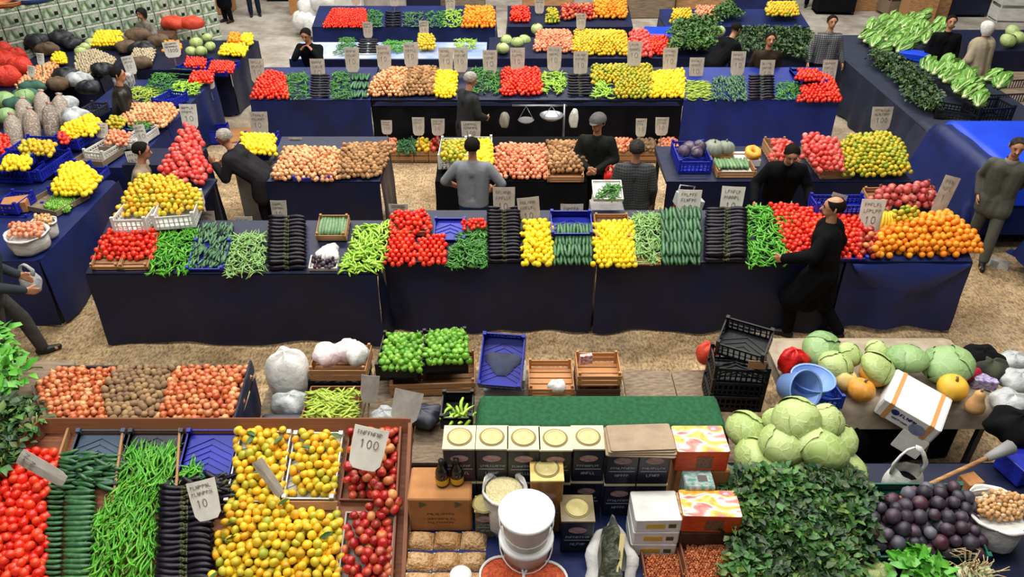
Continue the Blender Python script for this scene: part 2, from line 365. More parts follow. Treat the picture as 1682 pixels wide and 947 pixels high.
def pile(kind, poly, pl, label, group=None, heap=None, bulge=0.0, d=None, sc=1.0, layers=1, edge=.5, jit=.22, tidy=False, size_j=.16, infl=1.05):
    """round produce packed over a polygon given in photo pixels on plane pl; bulge = height of the mound"""
    K = KIND[kind]; d = (d or K.d)*sc
    W = [pl.at(u, v) for u, v in inflate(poly, 1.12 if pl.s == .36 else infl)]; p = mkpile(kind, label, group or label, heap or label)
    x0 = min(w.x for w in W); x1 = max(w.x for w in W); y0 = min(w.y for w in W); y1 = max(w.y for w in W)
    reach = max(.05, min(x1-x0, y1-y0)*edge); bulge = max(bulge*.8, d*.2)
    cs = math.cos(math.atan(pl.s)); tight = pl.s == .40; sx = d*(.92 if tight else .98); sy = d*(.78 if tight else .83)*cs
    n = 0; y = y0+d*.35
    while y < y1:
        x = x0+(sx/2 if n % 2 else 0)+d*.2
        while x < x1:
            xx = x+random.uniform(-jit, jit)*d; yy = y+random.uniform(-jit, jit)*d
            if poly_in(W, xx, yy):
                e = poly_dist(W, xx, yy)
                if e > d*.10:
                    h = bulge*min(1, e/reach)**.75+(d*.62 if e > d*.35 else d*.1)
                    s = sc*random.uniform(1-size_j, 1+size_j*.6)
                    q = rq() if not tidy else Euler((random.uniform(-.4, .4), random.uniform(-.4, .4), random.uniform(0, 6))).to_quaternion()
                    z = pl.z(yy)+d*.42+h+random.uniform(0, .12)*d
                    p['items'].append((Vector((xx, yy, z)), q, s))
                    zz = z-d*.72; k = 0
                    while zz > pl.z(yy)+d*.25 and k < 2:
                        p['under'].append((Vector((xx+sx*.5, yy+sy*.33*(1 if k % 2 else -1), zz)), q, sc)); zz -= d*.85; k += 1
            x += sx
        y += sy; n += 1
    return p
def tumble(kind, poly, pl, n, label, group=None, heap=None, bulge=.04, sc=1.0, yaw=0.0, spread=1.6, thick=.05, tilt=.25):
    """slender produce lying loosely heaped in a polygon"""
    K = KIND[kind]; W = [pl.at(u, v) for u, v in inflate(poly, 1.12 if pl.s == .36 else 1.05)]; p = mkpile(kind, label, group or label, heap or label)
    x0 = min(w.x for w in W); x1 = max(w.x for w in W); y0 = min(w.y for w in W); y1 = max(w.y for w in W)
    reach = max(.05, min(x1-x0, y1-y0)*.4); k = 0; guard = 0
    sl = math.atan(pl.s); tries = []
    while k < n and guard < n*30:
        guard += 1
        x = random.uniform(x0, x1); y = random.uniform(y0, y1)
        if not poly_in(W, x, y): continue
        e = poly_dist(W, x, y)
        if e < .012: continue
        h = bulge*min(1, e/reach)**.7; t = random.random()
        z = pl.z(y)+K.d*.5*sc+h+thick*(t-.35)*min(1, e/.04)
        z = max(z, pl.z(y)+K.d*.45*sc)
        q = (Euler((sl, 0, 0)).to_matrix() @ Euler((random.uniform(-3, 3), random.uniform(-tilt, tilt), yaw+random.uniform(-spread, spread)), 'XYZ').to_matrix()).to_quaternion()
        p['items'].append((Vector((x, y, z)), q, sc*random.uniform(.85, 1.12))); k += 1
    return p
def rows(kind, quad, pl, cols, nrow, label, group=None, heap=None, along='x', sc=1.0, flip=None, lift=.0, layers=1, jit=.06, fan=0.0):
    """slender produce laid side by side; quad = front-left, front-right, back-right, back-left in photo pixels"""
    K = KIND[kind]; A, B, C, D = [pl.at(u, v) for u, v in quad]; p = mkpile(kind, label, group or label, heap or label)
    sl = math.atan(pl.s)
    for L in range(layers):
        for r in range(nrow):
            for c in range(cols):
                s = (c+.5)/cols; t = (r+.5+(.5 if L % 2 else 0))/nrow
                if t > 1: continue
                F = A.lerp(B, s); G = D.lerp(C, s); q = F.lerp(G, t)
                cw = (F.lerp(G, t)-A.lerp(D, t)).length
                if along == 'x': wid = (A.lerp(D, t)-B.lerp(C, t)).length/cols; yaw = 0 if (c % 2 == 0) else PI
                else: wid = ((A-D).length/nrow); yaw = PI/2 if random.random() < .5 else -PI/2
                if flip is not None: yaw += flip
                L0 = {'eggplant': .19, 'cucumber': .17, 'gherkin': .10, 'zucchini': .2}.get(kind, .15)
                f = wid/L0*1.02 if along == 'x' else wid/L0*1.25
                f = max(.6, min(1.35, f))*sc
                yaw += random.uniform(-jit, jit)+(fan*(s-.5))
                qq = (Euler((sl, 0, 0)).to_matrix() @ Euler((0, 0, yaw)).to_matrix() @ Euler((random.uniform(-.5, .5), random.uniform(-.05, .05), 0)).to_matrix()).to_quaternion()
                pos = q+Vector((0, 0, K.d*.5*f+lift+L*K.d*.75*f+random.uniform(0, .006)))
                (p['items'] if L == layers-1 else p['under']).append((pos, qq, f))
    return p
def joined(name, kind, items):
    """many pieces in one mesh (only for what is past the limit)"""
    K = KIND[kind]; Vv = []; Ff = []; Mi = []; off = 0
    srcs = [(K.arr, K.me)]+[(a, m) for a, m in K.parr]
    mats = []
    for a, m in srcs: mats.append(m.materials[0])
    for pos, q, s in items:
        M = np.array(q.to_matrix(), np.float32)*s; t = np.array(pos, np.float32)
        for k, ((v, f, mi), m) in enumerate(srcs):
            Vv.append(v @ M.T+t); Ff += [tuple(i+off for i in ff) for ff in f]; Mi += [k]*len(f); off += len(v)
    me = bpy.data.meshes.new(name); me.from_pydata(np.concatenate(Vv).tolist(), [], Ff)
    for m in mats: me.materials.append(m)
    me.polygons.foreach_set('material_index', Mi); me.polygons.foreach_set('use_smooth', [True]*len(Ff)); me.update()
    return me
LIMIT = 300
def place_all():
    for kind, piles in PLACED.items():
        K = KIND[kind]; allit = []
        for pi, p in enumerate(piles):
            for it in p['items']:
                u, v = proj(it[0])
                if u < -25 or u > 1707 or v > 975 or v < -25: continue
                allit.append((depth(it[0]), pi, it))
        allit.sort(key=lambda a: a[0])
        rest = {}
        for n, (_, pi, it) in enumerate(allit):
            p = piles[pi]
            if n < LIMIT:
                o = link(K.name, K.me, None, it[0]); o.rotation_mode = 'QUATERNION'; o.rotation_quaternion = it[1]; o.scale = (it[2],)*3
                tag(o, p['label'], K.cat, p['group'])
                for pn, pm, plab in K.parts:
                    c = link(pn, pm, o)
                    if plab: c['label'] = plab
            else: rest.setdefault(pi, []).append(it)
        for pi, p in enumerate(piles):
            its = rest.get(pi, [])+p['under']
            if its:
                o = link(K.name+'_heap', joined(K.name+'_heap', kind, its))
                tag(o, p['heap'], K.cat, None, 'stuff')
# ------------------------------------------------------------------ furniture
def skirt(mb, a, b, z1, z0, seed=0, amp=.02, n=40, folds=9, flare=.03, sag=0.0, dip=0.0):
    """a hanging cloth from point a to point b (xy), from height z1 down to z0, bulging out to the right of a->b"""
    rr = random.Random(seed); a = Vector((a[0], a[1])); b = Vector((b[0], b[1])); L = (b-a).length
    d = (b-a)/L; nrm = Vector((d.y, -d.x))
    ph = [rr.uniform(0, 6.28) for _ in range(5)]; fr = [folds*rr.uniform(.5, 1.6) for _ in range(5)]
    def fn(u, v):
        w = sum(math.sin(u*fr[k]*6.28/2+ph[k])*(1/(k+1)) for k in range(5))
        o = amp*w*(v**.8)+flare*v+amp*.7*math.sin(v*7+ph[0]+u*5)*v*(1-v)
        p = a+d*(L*u)+nrm*o
        zb = z0+dip*math.sin(u*PI)+.012*math.sin(u*17+ph[1])
        return (p.x, p.y, z1+(zb-z1)*v-sag*math.sin(u*PI)*v*(1-v))
    mb.grid(fn, n, 10); return mb
def table(label, x0, x1, y0, y1, z, group=None, cloth=TARP, sides='F', top=None, rack=None, seed=0, zb=.03, name='market_table', legs=True, yl=None, legm=IRON, amp=.034, dip=0.0, shelf=None):
    """market trestle: board, four legs, hanging cloth (F front, L left, R right, B back). rack = back height of a tilted display"""
    t = thing(name, label, 'table', ((x0+x1)/2, (y0+y1)/2, 0), group=group)
    cx, cy = (x0+x1)/2, (y0+y1)/2; hx, hy = (x1-x0)/2, (y1-y0)/2
    yo = (yl-y0) if yl is not None else 0         # front-left corner stands yo further forward
    k = yo/(x1-x0)
    rz = math.atan2(-yo, x1-x0) if yo else 0
    bx('table_top', top or cloth, (0, 0, z-.02), (2*hx, 2*hy, .036), t)
    for sx in (-1, 1):
        for sy in (-1, 1):
            bx('leg', legm, (sx*(hx-.06), sy*(hy-.06), (z-.038)/2), (.05, .05, z-.038), t)
    for i, sd in enumerate(sides):
        mb = MB(); e = .008
        A, B = {'F': ((-hx, -hy-e), (hx, -hy-e)), 'R': ((hx+e, -hy), (hx+e, hy)), 'L': ((-hx-e, hy), (-hx-e, -hy)), 'B': ((hx, hy+e), (-hx, hy+e))}[sd]
        L = abs(A[0]-B[0])+abs(A[1]-B[1])
        skirt(mb, A, B, z-.002, zb, seed+i, amp, max(16, int(L*14)), max(3, L*2.2), dip=dip)
        build(mb, 'cloth_skirt', cloth, t)
    if rack:
        mb = MB(); ra, rb = z, rack
        vs = [(-hx, -hy, ra-.0), (hx, -hy, ra), (hx, hy, ra), (-hx, hy, ra), (-hx, -hy, ra+.012), (hx, -hy, ra+.012), (hx, hy, rb), (-hx, hy, rb)]
        mb.add(vs, [(0, 3, 2, 1), (4, 5, 6, 7), (0, 1, 5, 4), (2, 3, 7, 6), (0, 4, 7, 3), (1, 2, 6, 5)])
        build(mb, 'display_slope', top or cloth, t, smooth=False)
    return t
def frame_of(quad, pl):
    """centre, width, depth, yaw of a quad (front-left, front-right, back-right, back-left px) on plane"""
    A, B, C, D = [pl.at(u, v) for u, v in quad]
    c = (A+B+C+D)/4; ex = ((B-A)+(C-D))/2; w = ((B-A).length+(C-D).length)/2; d = ((D-A).length+(C-B).length)/2
    return c, w, d, math.atan2(ex.y, ex.x)
def crate(label, c, w, d, h, yaw=0, tilt=0, style='wood', m=None, group=None, name=None, roll=0, cat='crate', bottom=True):
    m = m or WOOD
    t = thing(name or ('wooden_crate' if style == 'wood' else 'plastic_crate' if style != 'tray' else 'wooden_tray'), label, cat, c, group=group)
    t.rotation_euler = (Matrix.Rotation(yaw, 3, 'Z') @ Matrix.Rotation(tilt, 3, 'X') @ Matrix.Rotation(roll, 3, 'Y')).to_euler()
    th = .012
    if style == 'wood':
        n = max(3, int(d/.075))
        for i in range(n): bx('slat', m, (0, -d/2+d*(i+.5)/n, .006), (w, d/n*.82, .010), t)
        k = 2 if h > .09 else 1
        for i in range(k):
            z = .02+(h-.02)*(i+.5)/k; hh = (h-.02)/k*.8
            for sy in (-1, 1): bx('side_slat', m, (0, sy*(d/2-.005), z), (w, .010, hh), t)
            for sx in (-1, 1): bx('end_slat', m, (sx*(w/2-.005), 0, z), (.010, d-.02, hh), t)
        for sx in (-1, 1):
            for sy in (-1, 1): bx('corner_post', m, (sx*(w/2-.022), sy*(d/2-.022), (h+.03)/2), (.026, .026, h+.03), t)
    elif style == 'tray':
        bx('base', m, (0, 0, .006), (w, d, .012), t)
        for sy in (-1, 1): bx('side_board', m, (0, sy*(d/2), h/2), (w+.012, .012, h), t)
        for sx in (-1, 1): bx('end_board', m, (sx*(w/2), 0, h/2), (.012, d, h), t)
    else:
        # moulded plastic: chevron floor, barred walls, rim, corner horns
        mb = MB().box((0, 0, .006), (w, d, .008)); build(mb, 'base', m, t, smooth=False)
        if bottom:
            mb = MB(); n = max(4, int(d/.05))
            for i in range(n+3):
                for sx in (-1, 1):
                    y = -d/2+d*i/n; x = sx*w/4; L = w/2/math.cos(.55)
                    yy = y-.0
                    if -d/2 < yy-.08 and yy+.08 < d/2: mb.box((x, yy, .014), (L*.97, .012, .010), (0, 0, -sx*.45))
            if mb.v: build(mb, 'chevron_rib', m, t, smooth=False)['kind'] = 'stuff'
        for ax, sg in (('y', -1), ('y', 1), ('x', -1), ('x', 1)):
            mb = MB(); L = w if ax == 'y' else d
            def add(cx, cz, sx, sz):
                if ax == 'y': mb.box((cx, sg*(d/2-.006), cz), (sx, .012, sz))
                else: mb.box((sg*(w/2-.006), cx, cz), (.012, sx, sz))
            add(0, h-.014, L, .028); add(0, .02, L, .04); 
            if style == 'solid': add(0, h/2, L, h-.01)
            else:
                add(0, h*.5, L, .014)
                n = max(4, int(L/.05))
                for i in range(n+1): add(-L/2+.008+(L-.016)*i/n, h/2, .014, h-.02)
            build(mb, 'side_wall', m, t, smooth=False)
        for sx in (-1, 1):
            for sy in (-1, 1): bx('corner_horn', m, (sx*(w/2-.016), sy*(d/2-.016), h/2+.015), (.034, .034, h+.03), t)
    return t
def crate_px(label, quad, pl, h, style='wood', m=None, group=None, name=None, dz=0, cat='crate'):
    c, w, d, yaw = frame_of(quad, pl)
    return crate(label, c+Vector((0, 0, dz)), w, d, h, yaw, math.atan(pl.s), style, m, group, name, cat=cat)
# ------------------------------------------------------------------ price cards
def scribble(mb, x0, x1, z, hgt, rr, y, w=.0035, digits=False):
    """hand lettering as thin strokes"""
    x = x0; first = True
    while x < x1-.6*hgt:
        L = hgt*rr.uniform(.45, .75); k = rr.random()
        def st(ax, az, bx_, bz):
            dx, dz = bx_-ax, bz-az; l = math.hypot(dx, dz)
            if l < 1e-6: return
            px, pz = -dz/l*w/2, dx/l*w/2
            mb.add([(ax+px, y, az+pz), (ax-px, y, az-pz), (bx_-px, y, bz-pz), (bx_+px, y, bz+pz)], [(0, 1, 2, 3)])
        if digits:
            n = 8; 
            if first: st(x+L*.5, z-hgt/2, x+L*.5, z+hgt/2); st(x+L*.5, z+hgt/2, x+L*.2, z+hgt*.25)
            else:
                for i in range(n):
                    a, b = 2*PI*i/n, 2*PI*(i+1)/n
                    st(x+L/2+L/2*math.cos(a), z+hgt/2*math.sin(a), x+L/2+L/2*math.cos(b), z+hgt/2*math.sin(b))
        else:
            st(x, z-hgt/2, x, z+hgt/2)
            if k < .35: st(x, z+hgt/2, x+L, z-hgt/2); st(x+L, z-hgt/2, x+L, z+hgt/2)
            elif k < .6: st(x, z+hgt/2, x+L, z+hgt/2); st(x, z, x+L*.8, z)
            elif k < .8: st(x, z-hgt/2, x+L, z-hgt/2)
            else: st(x, z+hgt/2, x+L, z+hgt*.2); st(x+L, z+hgt*.2, x, z)
        x += L+hgt*.28; first = False
NSIGN = [0]
def sign(label, u, v, y, wpx=36, hpx=46, lean=.0, yaw=0.0, roll=0.0, stick=.22, lines=2, m=None, digit=True, group='hand lettered price cards', zfix=None, pitch=-.22):
    """card whose lower middle sits at photo pixel (u, v), y metres from the camera"""
    NSIGN[0] += 1; rr = random.Random(NSIGN[0]*13+5)
    p = PY(u, v, y) if zfix is None else P(u, v, zfix)
    s = ppm(p); w = wpx/s; h = hpx/s*1.12
    t = thing('price_sign', label, 'price sign', p, (Matrix.Rotation(yaw, 3, 'Z') @ Matrix.Rotation(pitch, 3, 'X') @ Matrix.Rotation(roll, 3, 'Y')).to_euler(), group)
    n = 6; mb = MB()
    def bow(x): return .012*(1-(2*x/w)**2)
    outl = [(-w/2, h), (-w/4, h), (0, h), (w/4, h), (w/2, h), (w/2*.97, h*.5), (w/2*.9, h*.14), (w/2*.62, 0), (0, -.004), (-w/2*.62, 0), (-w/2*.9, h*.14), (-w/2*.97, h*.5)]
    k = len(outl); f = [(x, -bow(x)-.003, z) for x, z in outl]+[(x, -bow(x)+.003, z) for x, z in outl]
    ce = [(0, -.015, h*.5), (0, -.009, h*.5)]
    mb.add(f+ce, [(i, (i+1) % k, 2*k) for i in range(k)]+[((i+1) % k+k, i+k, 2*k+1) for i in range(k)]+[(i, i+k, (i+1) % k+k, (i+1) % k) for i in range(k)])
    cd = build(mb, 'card', m or PAPER, t, smooth=False)
    mb = MB(); yy = -.0185
    for i in range(lines): scribble(mb, -w*.36, w*.36, h*(.86-.17*i), h*.09, rr, yy, max(.004, w*.018))
    if digit: scribble(mb, -w*.25, w*.32, h*(.78-.17*lines), h*.2, rr, yy, max(.005, w*.025), True)
    if mb.v: build(mb, 'lettering', INK, cd, smooth=False)
    if stick: bx('stick', WOODG, (0, .006, -stick/2+.05), (.014, .01, stick+.1), t)
    return t
# ------------------------------------------------------------------ soft things
def bag(label, c, rx, ry, rz, m, name='plastic_bag', seed=1, cat='bag', amp=.12, open_top=False, handles=False, group=None, knot=False):
    rr = random.Random(seed); ph = [rr.uniform(0, 6.28) for _ in range(8)]
    t = thing(name, label, cat, c, group=group)
    mb = MB(); nv, nu = 14, 26
    def fn(u, v):
        a = 2*PI*u; b = -PI/2+PI*v
        if open_top: b = -PI/2+PI*.66*v
        r = math.cos(b)**.7 if math.cos(b) > 0 else 0
        w = 1+amp*(math.sin(3*a+ph[0]+4*v)*.5+math.sin(5*a+ph[1]-6*v)*.35+math.sin(9*a+ph[2]+9*v)*.25)*min(1, r*1.5)
        z = math.sin(b)
        if z < -.8: z = -.8
        return (rx*r*w*math.cos(a), ry*r*w*math.sin(a), rz*(z+.8)*(1+.06*math.sin(4*a+ph[3])))
    mb.grid(fn, nu, nv); build(mb, 'bag_body', m, t)
    if handles:
        for sx in (-1, 1):
            b = MB().tube([(sx*rx*.5, 0, rz*1.5), (sx*rx*.65, .01, rz*2.1), (sx*rx*.3, 0, rz*2.6), (0, 0, rz*2.75)], [.03, .022, .018, .016], 6, flat=.4); build(b, 'handle', m, t)
    if knot:
        b = MB().lathe([(.03, rz*1.7), (.02, rz*1.85), (.05, rz*2.1), (.06, rz*2.2)], 9, fn=lambda a, i: 1+.3*math.sin(3*a+i)); build(b, 'gathered_neck', m, t)
    return t
def sack(label, c, r, h, m, rim=.02, name='sack', fill=None, fillz=.8, cat='sack', seed=1, sq=1.0):
    """open sack with a rolled rim"""
    t = thing(name, label, cat, c); rr = random.Random(seed); ph = rr.uniform(0, 6)
    wob = lambda a, i: 1+.04*math.sin(3*a+ph+i)+.03*math.sin(7*a+ph*2-i)
    build(MB().lathe([(0, 0), (r*.75, .0), (r*.95, h*.2), (r, h*.6), (r*.97, h*.9), (r*1.02, h), (r*1.10, h+rim*.4), (r*1.1, h-rim), (r*.99, h-rim*.5)], 24, fn=wob), 'sack_body', m, t)
    build(MB().lathe([(r*.9, h*fillz-.01), (0, h*fillz+.005)], 20), 'lining', m, t)
    return t
def draped(label, x0, x1, y0, y1, z, drop, m, name='cloth', cat='cloth', seed=0, amp=.02, kind=None):
    """a cloth lying flat on something with edges hanging down"""
    rr = random.Random(seed); ph = [rr.uniform(0, 6) for _ in range(4)]
    mb = MB(); hx, hy = (x1-x0)/2, (y1-y0)/2
    def fn(u, v):
        X = (2*u-1)*(hx+drop); Y = (2*v-1)*(hy+drop); ex = max(0, abs(X)-hx); ey = max(0, abs(Y)-hy)
        e = min(drop, math.hypot(ex, ey)); w = amp*math.sin(6*X/.5+ph[0]+3*Y)*e/drop*2
        x = max(-hx, min(hx, X))+math.copysign(min(ex, .02+.25*ex), X)+(w if ey > 0 else 0)*.5
        y = max(-hy, min(hy, Y))+math.copysign(min(ey, .02+.25*ey), Y)+(w if ex > 0 else 0)*.5
        return (x, y, -e*.95+(.006*math.sin(9*X+ph[1])*math.sin(8*Y+ph[2]) if e == 0 else 0))
    mb.grid(fn, 40, 30)
    o = build(mb, name, m, None, ((x0+x1)/2, (y0+y1)/2, z)); return tag(o, label, cat, None, kind)
def carton(label, c, w, d, h, yaw=0, m=None, group=None, pr=None, name='carton', flaps=False, pitch=0):
    t = thing(name, label, 'box', c, (pitch, 0, yaw), group); m = m or CARD
    bx('box_body', m, (0, 0, h/2), (w, d, h), t)
    if pr: pr(t, w, d, h)
    return t
def tin(label, c, w=.235, h=.35, yaw=0, lid=None, body=None, group=None):
    t = thing('oil_tin', label, 'tin', c, (0, 0, yaw), group)
    lid = lid or mat('tin_lid_cream', '#d0c6a6', '#c2b690', .45, 6); body = body or mat('tin_body_navy', '#1e2130', '#14161f', .3, 5)
    bx('tin_body', body, (0, 0, (h-.012)/2), (w, w, h-.012), t)
    build(MB().box((0, 0, h-.006), (w+.008, w+.008, .014)), 'lid', lid, t, smooth=False)
    build(MB().lathe([(.078, h+.001), (.082, h+.008), (.072, h+.010), (.068, h+.003), (.055, h+.004), (.012, h+.002), (.006, h+.008), (0, h+.008)], 20), 'round_cap', mat('tin_cap', '#c4b67c', '#b6a86e', .4, 8), t)
    build(MB().lathe([(.080, h+.0015), (.094, h+.0015), (.094, h+.004), (.080, h+.004)], 22), 'groove', mat('tin_groove', '#8a7c50', None, .5), t)
    y = -w/2-.0012
    build(MB().lathe([(0, 0), (.062, .0006)], 16), 'oval_emblem', mat('tin_emblem', '#b0908c', '#8a6a6a', .5, 20), t, (0, y-.001, h*.72), (PI/2, 0, 0)).scale = (1.1, .55, 1)
    rr = random.Random(int(c[0]*100)); mb = MB(); scribble(mb, -w*.35, w*.4, h*.5, h*.06, rr, y-.001, .005); mb.box((0, y, h*.4), (w*.8, .001, .008)); scribble(mb, -w*.2, w*.3, h*.28, h*.07, rr, y-.001, .006)
    build(mb, 'lettering', mat('silver_print', '#8f929c', None, .5), t, smooth=False)
    return t
# ------------------------------------------------------------------ leafy things
def leaf_strip(mb, base, dirv, up, L, w, curl=.3, ns=4, mi=0, ruffle=.0, rr=random, rib=0):
    """a leaf as a curved strip with a midrib fold"""
    base = Vector(base); dirv = Vector(dirv).normalized(); side = dirv.cross(Vector(up)).normalized(); up = side.cross(dirv).normalized()
    vs = []; 
    for i in range(ns+1):
        t = i/ns; ww = w*math.sin(PI*min(1, .12+.86*t))**.7*(.55+.6*t) if t < .98 else w*.18
        c = base+dirv*(L*t*(1-.15*curl*t))+up*(-curl*L*t*t*.6)
        k = ruffle*w*rr.uniform(-1, 1)
        vs += [c-side*ww/2+up*(ww*.18+k), c-up*0.0, c+side*ww/2+up*(ww*.18-k)]
    fs = []
    for i in range(ns):
        a = i*3; fs += [(a, a+1, a+4, a+3), (a+1, a+2, a+5, a+4)]
    mb.add(vs, fs, mi)
    if rib:
        rv = []; rf = []
        for i in range(ns):
            c = Vector(vs[i*3+1])+up*.004; q = rib*w*(1-.8*i/ns); rv += [c-side*q+up*.002, c+side*q+up*.002]
        for i in range(ns-1): rf.append((2*i, 2*i+1, 2*i+3, 2*i+2))
        mb.add(rv, rf, 1)
def make_lettuce_mesh(seed, m, L=.34, n=15, w=.13, stalk=True):
    rr = random.Random(seed); mb = MB()
    for i in range(n):
        a = i*2.399; k = i/n; sp = .12+.5*k
        d = Vector((1, math.cos(a)*sp, math.sin(a)*sp)); u = Vector((0, math.cos(a), math.sin(a)))
        leaf_strip(mb, Vector((0, math.cos(a)*.03, math.sin(a)*.03)), d, -u if False else u, L*rr.uniform(.8, 1.05), w*rr.uniform(.8, 1.2), .25*k+.05, 5, 0, .12, rr, .13)
    if stalk: mb.tube([(-.03, 0, 0), (.02, 0, 0), (.12, 0, 0)], [.025, .04, .02], 8, 1)
    return mb.mesh('lettuce', [m, mat('lettuce_stalk', '#d6dfb0', '#c4d294', .5, 9)])
LETT = [make_lettuce_mesh(i, M_LET) for i in range(3)]
def make_bunch_mesh(seed, m, r=.13, n=52, h=.17, leaf=.07, stalk='#8fae5c'):
    """herb bunch: a dome of small leaves on stems"""
    rr = random.Random(seed); mb = MB()
    for i in range(n):
        a = rr.uniform(0, 2*PI); q = math.sqrt(rr.random()); x, y = r*q*math.cos(a), r*q*math.sin(a)
        z = h*(1-.55*q*q)*rr.uniform(.75, 1.05)
        d = Vector((math.cos(a)*q+rr.uniform(-.7, .7), math.sin(a)*q+rr.uniform(-.7, .7), rr.uniform(-.2, .7)))
        leaf_strip(mb, (x, y, z), d, Vector((rr.uniform(-.3, .3), rr.uniform(-.3, .3), 1)), leaf*rr.uniform(.7, 1.3), leaf*.8, rr.uniform(.2, .8), 2, 0, .25, rr)
    for i in range(9):
        a = rr.uniform(0, 6.28); mb.tube([(r*.2*math.cos(a), r*.2*math.sin(a), 0), (r*.6*math.cos(a), r*.6*math.sin(a), h*.8)], .004, 4, 1)
    return mb.mesh('herb_bunch', [m, mat('herb_stalk'+stalk, stalk)])
BUN = [make_bunch_mesh(i, M_PAR) for i in range(3)]
BUNL = [make_bunch_mesh(10+i, M_PARL) for i in range(3)]
BUNB = [make_bunch_mesh(20+i, M_LETD, .12, 45, .16, .085) for i in range(2)]
def cabbage_mesh(seed, m, r=.15, zs=.85):
    rr = random.Random(seed); ph = [rr.uniform(0, 6) for _ in range(6)]
    fn = lambda a, i: 1+.02*math.sin(5*a+ph[0]+i*.8)+.015*math.sin(9*a+ph[1]-i)
    return MB().lathe([(0 if i in (0, 12) else a, b) for i, (a, b) in enumerate(sphere_prof(r, 12, zs))], 24, fn=fn).mesh('cabbage_head', m)
def cap_leaf_mesh(seed, m, r, zs=.85):
    """an outer leaf wrapped over a cabbage"""
    rr = random.Random(seed); mb = MB(); R0 = r*1.025
    def fn(u, v):
        a = (u-.5)*2.0*(.35+.65*math.sin(PI*min(.97, v*.9+.06))); b = -1.1+v*2.2
        k = 1+.035*abs(math.sin(a*5+b*2))+.03*max(0, v-.8)*5+.008
        return (R0*k*math.cos(b)*math.cos(a), R0*k*math.cos(b)*math.sin(a), R0*k*zs*math.sin(b))
    mb.grid(fn, 10, 10); return mb.mesh('outer_leaf', m)
CABM = [(cabbage_mesh(i, M_CAB), [cap_leaf_mesh(i*3+j, M_CAB, .15) for j in range(2)]) for i in range(2)]
CABG = [(cabbage_mesh(9, M_CABG), [cap_leaf_mesh(40+j, M_CABG, .15) for j in range(2)])]
NCAB = [0]
def cabbage(label, c, r, group, src=None, flat=1.0, name='cabbage'):
    NCAB[0] += 1; rr = random.Random(NCAB[0]); src = src or CABM; h, lv = src[NCAB[0] % len(src)]
    t = thing(name, label, 'cabbage', c, (rr.uniform(-.5, .5), rr.uniform(-.5, .5), rr.uniform(0, 6.28)), group)
    s = r/.15; t.scale = (s*1.05, s*.98, s*flat)
    link('head', h, t)
    for k in range(3): link('outer_leaf', lv[k % len(lv)], t, rot=(rr.uniform(-.5, .5), rr.uniform(-.4, .4), k*2.1+rr.uniform(-.3, .3)))
    return t
def pumpkin(label, c, r, m, zs=.75, ribs=10, group=None, name='pumpkin', amp=.15):
    t = thing(name, label, 'pumpkin', c, (random.uniform(-.3, .3), random.uniform(-.3, .3), random.uniform(0, 6)), group)
    fn = lambda a, i: 1-amp*(1-abs(math.sin(a*ribs/2)))
    build(MB().lathe([(0 if i in (0, 9) else a, b*(1-.25*math.exp(-(a/r*3)**2))) for i, (a, b) in enumerate(sphere_prof(r, 9, zs))], 40, fn=fn), 'flesh', m, t)
    build(MB().tube([(0, 0, r*zs*.7), (.005, 0, r*zs*.95), (.02, .005, r*zs*1.1)], [.016, .011, .013], 6), 'stalk', mat('stalk_brown', '#6f6a40'), t)
    return t
def lay(meshes, spots, name, label, cat, group, labels=None, sc=1.0, axis_up=False):
    """copies of leafy heads at (pos, yaw, tilt) """
    for i, (p, yaw, tilt) in enumerate(spots):
        o = link(name, meshes[i % len(meshes)], None, p); s = sc*random.uniform(.88, 1.12); o.scale = (s, s, s)
        o.rotation_euler = (Matrix.Rotation(yaw, 3, 'Z') @ Matrix.Rotation(-tilt, 3, 'Y') @ Matrix.Rotation(random.uniform(0, 6.28) if not axis_up else 0, 3, 'X')).to_euler()
        tag(o, labels[i] if labels else label, cat, group)
def patch(meshes, poly, pl, step, name, label, cat, group, dz=0, sc=1.0, jit=.25):
    """bunches packed over a polygon, one object each"""
    W = [pl.at(u, v) for u, v in poly]
    x0 = min(w.x for w in W); x1 = max(w.x for w in W); y0 = min(w.y for w in W); y1 = max(w.y for w in W)
    y = y0+step*.3; n = 0; out = []
    while y < y1:
        x = x0+(step/2 if n % 2 else 0)+step*.2
        while x < x1:
            xx, yy = x+random.uniform(-jit, jit)*step, y+random.uniform(-jit, jit)*step
            if poly_in(W, xx, yy): out.append((Vector((xx, yy, pl.z(yy)+dz+random.uniform(0, .03))), random.uniform(0, 6.28), 0))
            x += step
        y += step*.8; n += 1
    lay(meshes, out, name, label, cat, group, sc=sc, axis_up=True)
    return out
# ------------------------------------------------------------------ people
def capsule(bm_v, bm_f, p0, r0, p1, r1, n=10, k=4):
    p0, p1 = Vector(p0), Vector(p1); ax = p1-p0; L = ax.length
    t = ax/L if L > 1e-6 else Vector((0, 0, 1)); a = t.orthogonal().normalized(); b = t.cross(a)
    rings = [(p0-t*r0*math.cos(PI/2*i/k), r0*math.sin(PI/2*i/k)) for i in range(1, k+1)]+[(p1+t*r1*math.sin(PI/2*i/k), r1*math.cos(PI/2*i/k)) for i in range(0, k)]
    o = len(bm_v); bm_v.append(p0-t*r0)
    for c, r in rings:
        for j in range(n): bm_v.append(c+a*(r*math.cos(2*PI*j/n))+b*(r*math.sin(2*PI*j/n)))
    bm_v.append(p1+t*r1); m = len(rings)
    for j in range(n):
        j2 = (j+1) % n
        bm_f.append((o, o+1+j2, o+1+j))
        for i in range(m-1): bm_f.append((o+1+i*n+j, o+1+i*n+j2, o+1+(i+1)*n+j2, o+1+(i+1)*n+j))
        bm_f.append((o+1+(m-1)*n+j, o+1+(m-1)*n+j2, o+1+m*n))
